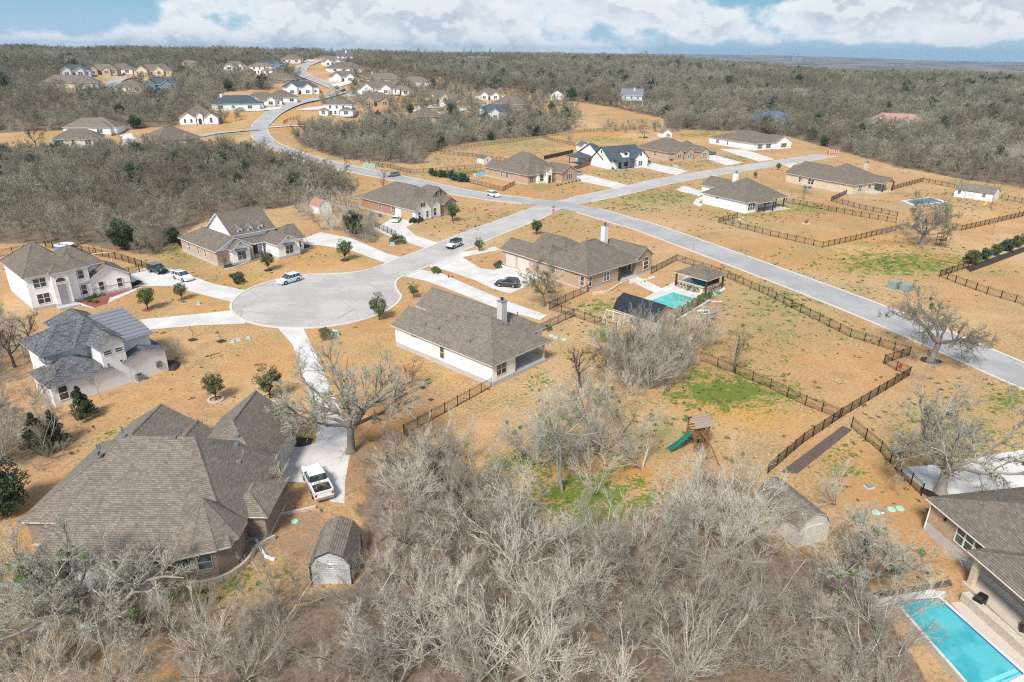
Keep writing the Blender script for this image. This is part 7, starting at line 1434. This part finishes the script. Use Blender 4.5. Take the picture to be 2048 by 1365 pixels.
def playset(px, py, rz, s, label, full=True):
    x, y, z = at(px, py); e = thing('playset', (x, y, 0), rz, label, 'playset'); e.scale = (s, s, s)
    for a in (-.75, .75):
        for b in (-.75, .75): MB().box(a-.06, b-.06, 0, a+.06, b+.06, 3.0).build('post', M['wood'], e)
    MB().box(-.85, -.85, 1.45, .85, .85, 1.53).build('deck', M['wood'], e); q = MB()
    for z0 in (1.9, 2.2):
        for a0, b0, a1, b1 in ((-.8, -.8, .8, -.76), (-.8, .76, .8, .8), (.76, -.8, .8, .8)): q.box(a0, b0, z0, a1, b1, z0+.1)
    for k in range(8): q.box(-.75+k*.2, -.79, 1.53, -.65+k*.2, -.77, 2.25)
    q.build('railing', M['wood'], e); rf = MB()
    for sg in (-1, 1):
        for k in range(5):
            t0, t1 = k/5, (k+1)/5+.02; rf.poly([(-1.05, sg*(1.05*(1-t0)), 2.85+.85*t0+.02*k), (1.05, sg*(1.05*(1-t0)), 2.85+.85*t0+.02*k), (1.05, sg*(1.05*(1-t1)), 2.85+.85*t1), (-1.05, sg*(1.05*(1-t1)), 2.85+.85*t1)]); rf.poly([(-1.05, sg*(1.05*(1-t0)), 2.82+.85*t0), (1.05, sg*(1.05*(1-t0)), 2.82+.85*t0), (1.05, sg*(1.05*(1-t0)), 2.85+.85*t0+.02*k), (-1.05, sg*(1.05*(1-t0)), 2.85+.85*t0+.02*k)])
    rf.build('roof', M['greywood'], e); MB().poly([(1.02, -.95, 2.87), (1.02, .95, 2.87), (1.02, 0, 3.65)]).build('gable', M['greywood'], e)
    if not full: return e
    sl = [[(-.85-u*2.3, -.28, 1.5*(1-u)**1.25+.15), (-.85-u*2.3, .28, 1.5*(1-u)**1.25+.15), (-.85-u*2.3, .34, 1.5*(1-u)**1.25+.4), (-.85-u*2.3, .27, 1.5*(1-u)**1.25+.4), (-.85-u*2.3, .24, 1.5*(1-u)**1.25+.22), (-.85-u*2.3, -.24, 1.5*(1-u)**1.25+.22), (-.85-u*2.3, -.27, 1.5*(1-u)**1.25+.4), (-.85-u*2.3, -.34, 1.5*(1-u)**1.25+.4)] for u in (0, .15, .35, .55, .75, .9, 1)]
    shell(sl).build('slide', M['greenplastic'], e); q = MB(); q.tube([(-.3, -.8, 2.35), (-1.0, -3.6, 2.3)], .07, 6)
    for sx in (-1, 1): q.tube([(-1.0, -3.6, 2.35), (-1.0+sx*1.15, -3.85, 0)], .06, 6)
    q.tube([(-1.55, -3.7, 1.1), (-.45, -3.7, 1.1)], .05, 6); q.build('swing_beam', M['wood'], e)
    for k in (.35, .7):
        sx, sy = -.3-.7*k, -.8-2.8*k; c = MB().tube([(sx, sy, 2.3), (sx-.2, sy, .5)], .012, 4).tube([(sx+.3, sy, 2.3), (sx+.1, sy, .5)], .012, 4).build('swing_chain', M['steel'], e); MB().box(sx-.3, sy-.1, .45, sx+.2, sy+.1, .5).build('swing_seat', M['greenplastic'], c)
    q = MB()
    for k in range(6): q.box(.82+.08*(5-k), -.4, .2+k*.24, .9+.08*(5-k), .4, .27+k*.24)
    q.tube([(1.35, -.42, 0), (.82, -.42, 1.6)], .05, 5); q.tube([(1.35, .42, 0), (.82, .42, 1.6)], .05, 5); q.build('ladder', M['wood'], e)
    q = MB()
    for k in range(9): q.box(-.7+k*.17, -.72, .1, -.6+k*.17, -.69, .9)
    q.box(-.75, -.74, .55, .75, -.70, .63); q.build('lower_railing', M['wood'], e); return e
def build_misc():
    playset(1392, 893, .35, 1.12, 'wooden playset with plank roof, green slide and swings in the lower yard'); playset(1880, 492, .4, .95, 'small reddish wooden playset behind the big crooked oak', False)
    goal(1226, 645, 3.0, 1.9, 2.4, 'white soccer goal beside the tan barn'); goal(205, 524, 3.4, 1.9, .5, 'white soccer goal in the left back yard')
    ac(281, 762, .9, 'grey air conditioner on a pad by the stucco wall'); ac(1176, 580, .7, 'air conditioner at the corner of the tan brick house'); ac(1610, 378, .5, 'air conditioner by the long tan wall, left unit'); ac(1619, 379, .5, 'air conditioner by the long tan wall, right unit'); ac(760, 436, .8, 'air conditioner beside the orange brick wall'); ac(1456, 293, .5, 'air conditioner by the long white house')
    hydrant(897, 556, 'red fire hydrant between two concrete drives'); hydrant(950, 420, 'red fire hydrant on the lawn right of the orange brick house'); hydrant(1800, 737, 'red fire hydrant in the notch of the black fence')
    g = 'green tank lids by the limestone house'
    for p in ((1103, 672), (1111, 676), (1128, 680)): lid(*p, .45, 'palegreen', 'pale green tank lid on the soil right of the limestone house', g)
    for p in ((1752, 1026), (1783, 1020), (1800, 1018)): lid(*p, .42, 'palegreen', 'pale green tank lid on the orange lawn near the right house', 'green tank lids near the right house')
    lid(1765, 1026, .38, 'steel', 'pale grey tank lid among the green ones near the right house', h=.25)
    for p in ((2, 1176), (30, 1172), (60, 1170)): lid(*p, .42, 'palegreen', 'pale green tank lid on the lawn at the left edge', 'green tank lids at the left edge')
    lid(590, 1044, .36, 'palegreen', 'single pale green tank lid left of the grey shed')
    for p in ((465, 685), (478, 681), (497, 678)): ubox(*p, .5, .4, .35, .3, 'small green junction box on the lawn below the turning circle '+('left' if p[0] < 470 else 'middle' if p[0] < 490 else 'right')+' one')
    ubox(670, 672, 1.1, 1.0, .9, .5, 'pale green utility box behind the wide shrub near the circle'); ubox(785, 491, .9, .8, .7, .5, 'green utility box beside the big rounded shrub'); ubox(1787, 577, 2.2, 1.7, 1.5, .6, 'large grey green utility box beside the main road, left one', 'boxgreen'); ubox(1812, 583, 2.2, 1.7, 1.5, .6, 'large grey green utility box beside the main road, right one', 'boxgreen')
    ubox(732, 334, 2.0, 1.6, 1.4, .5, 'pale green utility box by the main road before the creek yard, left one'); ubox(744, 336, 2.0, 1.6, 1.4, .5, 'pale green utility box by the main road before the creek yard, right one'); ubox(1352, 336, 1.6, 1.2, 1.0, .4, 'pale green utility box on the lawn of the pale brick house'); ubox(1738, 975, .6, .5, .35, .3, 'small grey box on the orange lawn near the right house', 'steel'); ubox(398, 609, .4, .4, .6, .2, 'small green box on the lawn before the left drive'); ubox(367, 606, .7, .4, .25, .2, 'dark green lid box on the lawn beside the smaller live oak', 'greenplastic')
    # stop sign with its street blades
    x, y, z = at(1106, 438); e = thing('stop_sign', (x, y, 0), R(180+20), 'red stop sign below green street name blades at the junction', 'sign'); MB().tube([(0, 0, 0), (0, 0, 3.3)], .04, 6).build('post', M['steel'], e)
    oc = [(.42*math.cos(R(22.5+45*k)), 2.35+.42*math.sin(R(22.5+45*k))) for k in range(8)]; f = MB().prism([(a*1.06, (b-2.35)*1.06+2.35) for a, b in oc], .045, .055).build('sign_border', M['white'], e); pl = MB().prism(oc, .056, .07).build('sign_plate', M['red'], e); text_part('STOP', .30, 'white', pl, (0, .075, 2.35), (R(90), 0, R(180)))
    MB().box(-.55, -.02, 3.05, .55, .02, 3.3).build('street_blade', M['signgreen'], e); MB().box(-.02, -.5, 3.31, .02, .5, 3.56).build('street_blade', M['signgreen'], e)
    x, y, z = at(1125, 399); e = thing('street_sign', (x, y, 0), R(25), 'grey street post with a green blade on the lawn before the junction house', 'sign'); MB().tube([(0, 0, 0), (0, 0, 3.2)], .05, 6).build('post', M['steel'], e); MB().box(-.55, -.02, 2.9, .55, .02, 3.2).build('street_blade', M['signgreen'], e); MB().box(-.2, -.06, 1.7, .2, -.04, 2.4).build('notice_plate', M['acgrey'], e)
    # road end barrier
    (x0, y0, z0), (x1, y1, _) = at(1655, 309), at(1677, 309); e = thing('road_barrier', (x0, y0, z0), math.atan2(y1-y0, x1-x0), 'red and white striped barrier at the end of the cross street', 'barrier'); L = math.hypot(x1-x0, y1-y0)
    for k in range(2):
        MB().box(0, -.03, .6+k*.7, L, .03, 1.0+k*.7).build('board', M['white'], e); q = MB()
        for j in range(5): q.box(L*j/5, -.045, .59+k*.7, L*(j+.55)/5, .045, 1.01+k*.7)
        q.build('red_band', M['red'], e)
    for k in range(4): MB().box(L*k/3-.06, .05, 0, L*k/3+.06, .15, 1.8).build('post', M['wood'], e)
    # boulders, loose things
    rg = np.random.default_rng(8)
    def rock(px, py, s, lab, grp=None):
        x, y, z = at(px, py); n = 10; q = MB()
        for k, (zz, rr) in enumerate(((-.1, .9), (.2, 1.0), (.5, .75), (.62, .25))): q.v += [(x+s*rr*math.cos(2*math.pi*j/n)*rg.uniform(.8, 1.15), y+s*.7*rr*math.sin(2*math.pi*j/n)*rg.uniform(.8, 1.15), z+s*zz) for j in range(n)]
        for k in range(3):
            for j in range(n): q.f.append((k*n+j, k*n+(j+1) % n, (k+1)*n+(j+1) % n, (k+1)*n+j))
        q.f.append(tuple(3*n+j for j in range(n))); tag(q.build('boulder', M['rock']), lab, 'boulder', grp)
    for p in ((1262, 567), (1270, 563), (1278, 566), (1290, 561), (1300, 558), (1306, 556)): rock(*p, .6, 'tan boulder edging the patio of the tan brick house', 'boulders at the tan brick patio')
    for p in ((1066, 628), (1074, 632), (1080, 630)): rock(*p, .5, 'tan boulder at the end of the long concrete strip', 'boulders at the end of the strip')
    for p in ((1480, 440), (1486, 436), (1465, 430)): rock(*p, .5, 'pale boulder near the corner of the white brick house', 'boulders by the white brick house')
    a = smooth_line(P([(1184, 590), (1215, 586), (1238, 572), (1252, 566)]), .8); V, n = ribbon(a, -.15, .15, .5); lo = V.copy(); lo[:, 2] = -.05; F = [(i, i+1, n+i+1, n+i) for i in range(n-1)]+[(2*n+i, 2*n+i+1, i+1, i) for i in range(n-1)]+[(3*n+i, n+i, n+i+1, 3*n+i+1) for i in range(n-1)]; tag(mesh_obj('planter_wall', np.concatenate([V, lo]), F, M['tanstone']), 'low tan stone planter wall at the tan brick house', 'wall')
    a = smooth_line(P([(535, 1035), (580, 1028), (632, 1016)]), 1.0); V, n = ribbon(a, -.14, .14, .25); lo = V.copy(); lo[:, 2] = -.1; F = [(i, i+1, n+i+1, n+i) for i in range(n-1)]+[(2*n+i, 2*n+i+1, i+1, i) for i in range(n-1)]; tag(mesh_obj('stone_edging', np.concatenate([V, lo]), F, M['rock']), 'pale stone edging from the brown house to the pickup', 'edging')
    a = smooth_line(P([(512, 1082), (522, 1098), (532, 1115), (550, 1122)]), .6); tag(MB().tube([(x, y, .1) for x, y in a], .16, 6).build('drain_hose', M['white']), 'white drain hose lying on the bare soil by the brown house', 'hose')
    x, y, z = at(1160, 905); e = thing('bench_swing', (x, y, 0), .3, 'white bench under the broad bare tree in the lower yard', 'bench'); MB().box(-.7, -.25, .4, .7, .25, .46).build('seat', M['steel'], e); MB().box(-.7, .22, .47, .7, .27, .95).build('backrest', M['steel'], e); MB().box(-.68, -.2, 0, -.6, .2, .4).build('leg', M['steel'], e); MB().box(.6, -.2, 0, .68, .2, .4).build('leg', M['steel'], e)
    x, y, z = at(1612, 448); e = thing('fire_box', (x, y, 0), .4, 'small rusty box on a pale slab in the fenced bare yard', 'box'); MB().box(-.9, -.7, 0, .9, .7, .12).build('slab', M['drive'], e); MB().box(-.35, -.3, .12, .35, .3, .9).build('casing', M['wood'], e)
    x, y, z = at(130, 497); e = thing('paddling_pool', (x, y, 0), .2, 'round blue and white paddling pool behind the white two storey house', 'pool'); MB().tube([(0, 0, 0), (0, 0, .9)], 1.9, 20).build('pool_side', plain('blue_vinyl', (.10, .25, .6), .4), e); MB().tube([(0, 0, .9), (0, 0, .97)], 1.95, 20).build('rim', M['white'], e)
    x, y, z = at(432, 716); e = thing('boot_rail', (x, y, 0), .7, 'low black metal rail on the lawn right of the stucco house', 'rail'); MB().tube([(-.7, 0, 0), (-.7, 0, .6), (.7, 0, .6), (.7, 0, 0)], .05, 6).build('rail', M['black'], e)
    x, y, z = at(345, 732); e = thing('soil_heap', (x, y, 0), .5, 'black covered heap at the corner of the stucco house', 'heap'); q = MB(); n = 14
    for zz, rr in ((0, 1), (.35, .8), (.6, .3)): q.v += [(1.0*rr*math.cos(2*math.pi*j/n)*rg.uniform(.8, 1.2), 1.9*rr*math.sin(2*math.pi*j/n)*rg.uniform(.85, 1.15), zz) for j in range(n)]
    for k in range(2):
        for j in range(n): q.f.append((k*n+j, k*n+(j+1) % n, (k+1)*n+(j+1) % n, (k+1)*n+j))
    q.f.append(tuple(2*n+j for j in range(n))); q.build('cover', M['mulch'], e)
    x, y, z = at(1980, 412); e = thing('swing_set', (x, y, 0), .5, 'swing set with yellow slide and red seat near the right edge', 'swing set'); q = MB(); q.tube([(-1.6, 0, 2.1), (1.6, 0, 2.1)], .05, 6)
    for s in (-1, 1):
        for t_ in (-1, 1): q.tube([(s*1.6, 0, 2.1), (s*1.8, t_*.8, 0)], .045, 6)
    q.build('swing_frame', M['steel'], e); MB().box(.7, -.2, .5, 1.2, .2, .9).build('seat', M['red'], e); shell([[(-1.9-u*1.5, a, 1.6-1.4*u+b) for a, b in ((-.25, 0), (.25, 0), (.25, .2), (-.25, .2))] for u in (0, .4, .8, 1)]).build('slide', plain('yellow_plastic', (.7, .45, .05), .5), e)
    for i, (px, py, w_) in enumerate(((1538, 117, 34), (1548, 116, 46))):
        d = 6500; az = math.atan((px-1024)/1365); x, y = d*math.sin(az), d*math.cos(az); e = thing('distant_plant', (x, y, gh(x, y)), 0, 'bluish block of a distant plant on the far right horizon, ' + ('left' if i == 0 else 'right')+' one', 'building'); MB().box(-w_/2, -10, 0, w_/2, 10, 32).build('block', M['farblock'], e); MB().tube([(-w_/4, 0, 32), (-w_/4, 0, 60)], 3, 8).build('chimney', M['farblock'], e)
    # pavilion in the far meadow and the far green roof
    x, y, z = at(1284, 279); h = House('little open shelter with tan roof in the meadow beyond the pale brick house', (x, y), 25, 'tanstone', 'roof_taupe', name='shelter', cat='shelter', found=0, clear=False); h.block(0, 0, 4.5, 4.5, 2.6, 'x', 'hh', .5, wall=None)
    for a in (.1, 4.4):
        for b in (.1, 4.4): h.post(a, b, 2.6, .3, 'tanstone')
    h.done()
    x, y, z = at(952, 128); h = House('long low shelter with white roof and green front in the far clearing', (x-15, y), 0, 'bluesiding', 'roof_taupe', 'trimw', name='shelter', cat='shelter', found=0, clear=False, zb=z); h.block(0, 0, 34, 12, 7, 'x', 'hh', .2, rm='roof_metal'); h.done(); HOUSE_CLEAR.append((x, y-15, 22))
def build_haze():
    m = bpy.data.materials.new('air'); m.use_nodes = True; m.node_tree.nodes.clear(); t = NT(m.node_tree); o = t.n('ShaderNodeOutputMaterial'); v = t.n('ShaderNodeVolumePrincipled'); v.inputs['Color'].default_value = (.52, .76, 1.0, 1); v.inputs['Density'].default_value = HAZE; v.inputs['Anisotropy'].default_value = 0.2; t.t.links.new(v.outputs[0], o.inputs['Volume'])
    tag(MB().box(-11800, -400, -75, 11800, 11800, 110).build('haze', m), 'thin blue air fading the far hills', 'haze', kind='stuff')
HAZE = 0.00008
# ------------------------------------------------------------------ build it all
import time
_t = time.time()
def lap(s):
    global _t
    print('%-10s %.1fs' % (s, time.time()-_t)); _t = time.time()
build_near_houses(); build_sheds(); build_far_houses(); lap('houses')
build_roads(); build_ground(); lap('ground')
build_pools(); build_misc(); build_cars(); build_fences(); lap('things')
build_protos(); lap('protos'); build_trees(); build_woods(); build_weeds(); lap('woods')
build_haze()
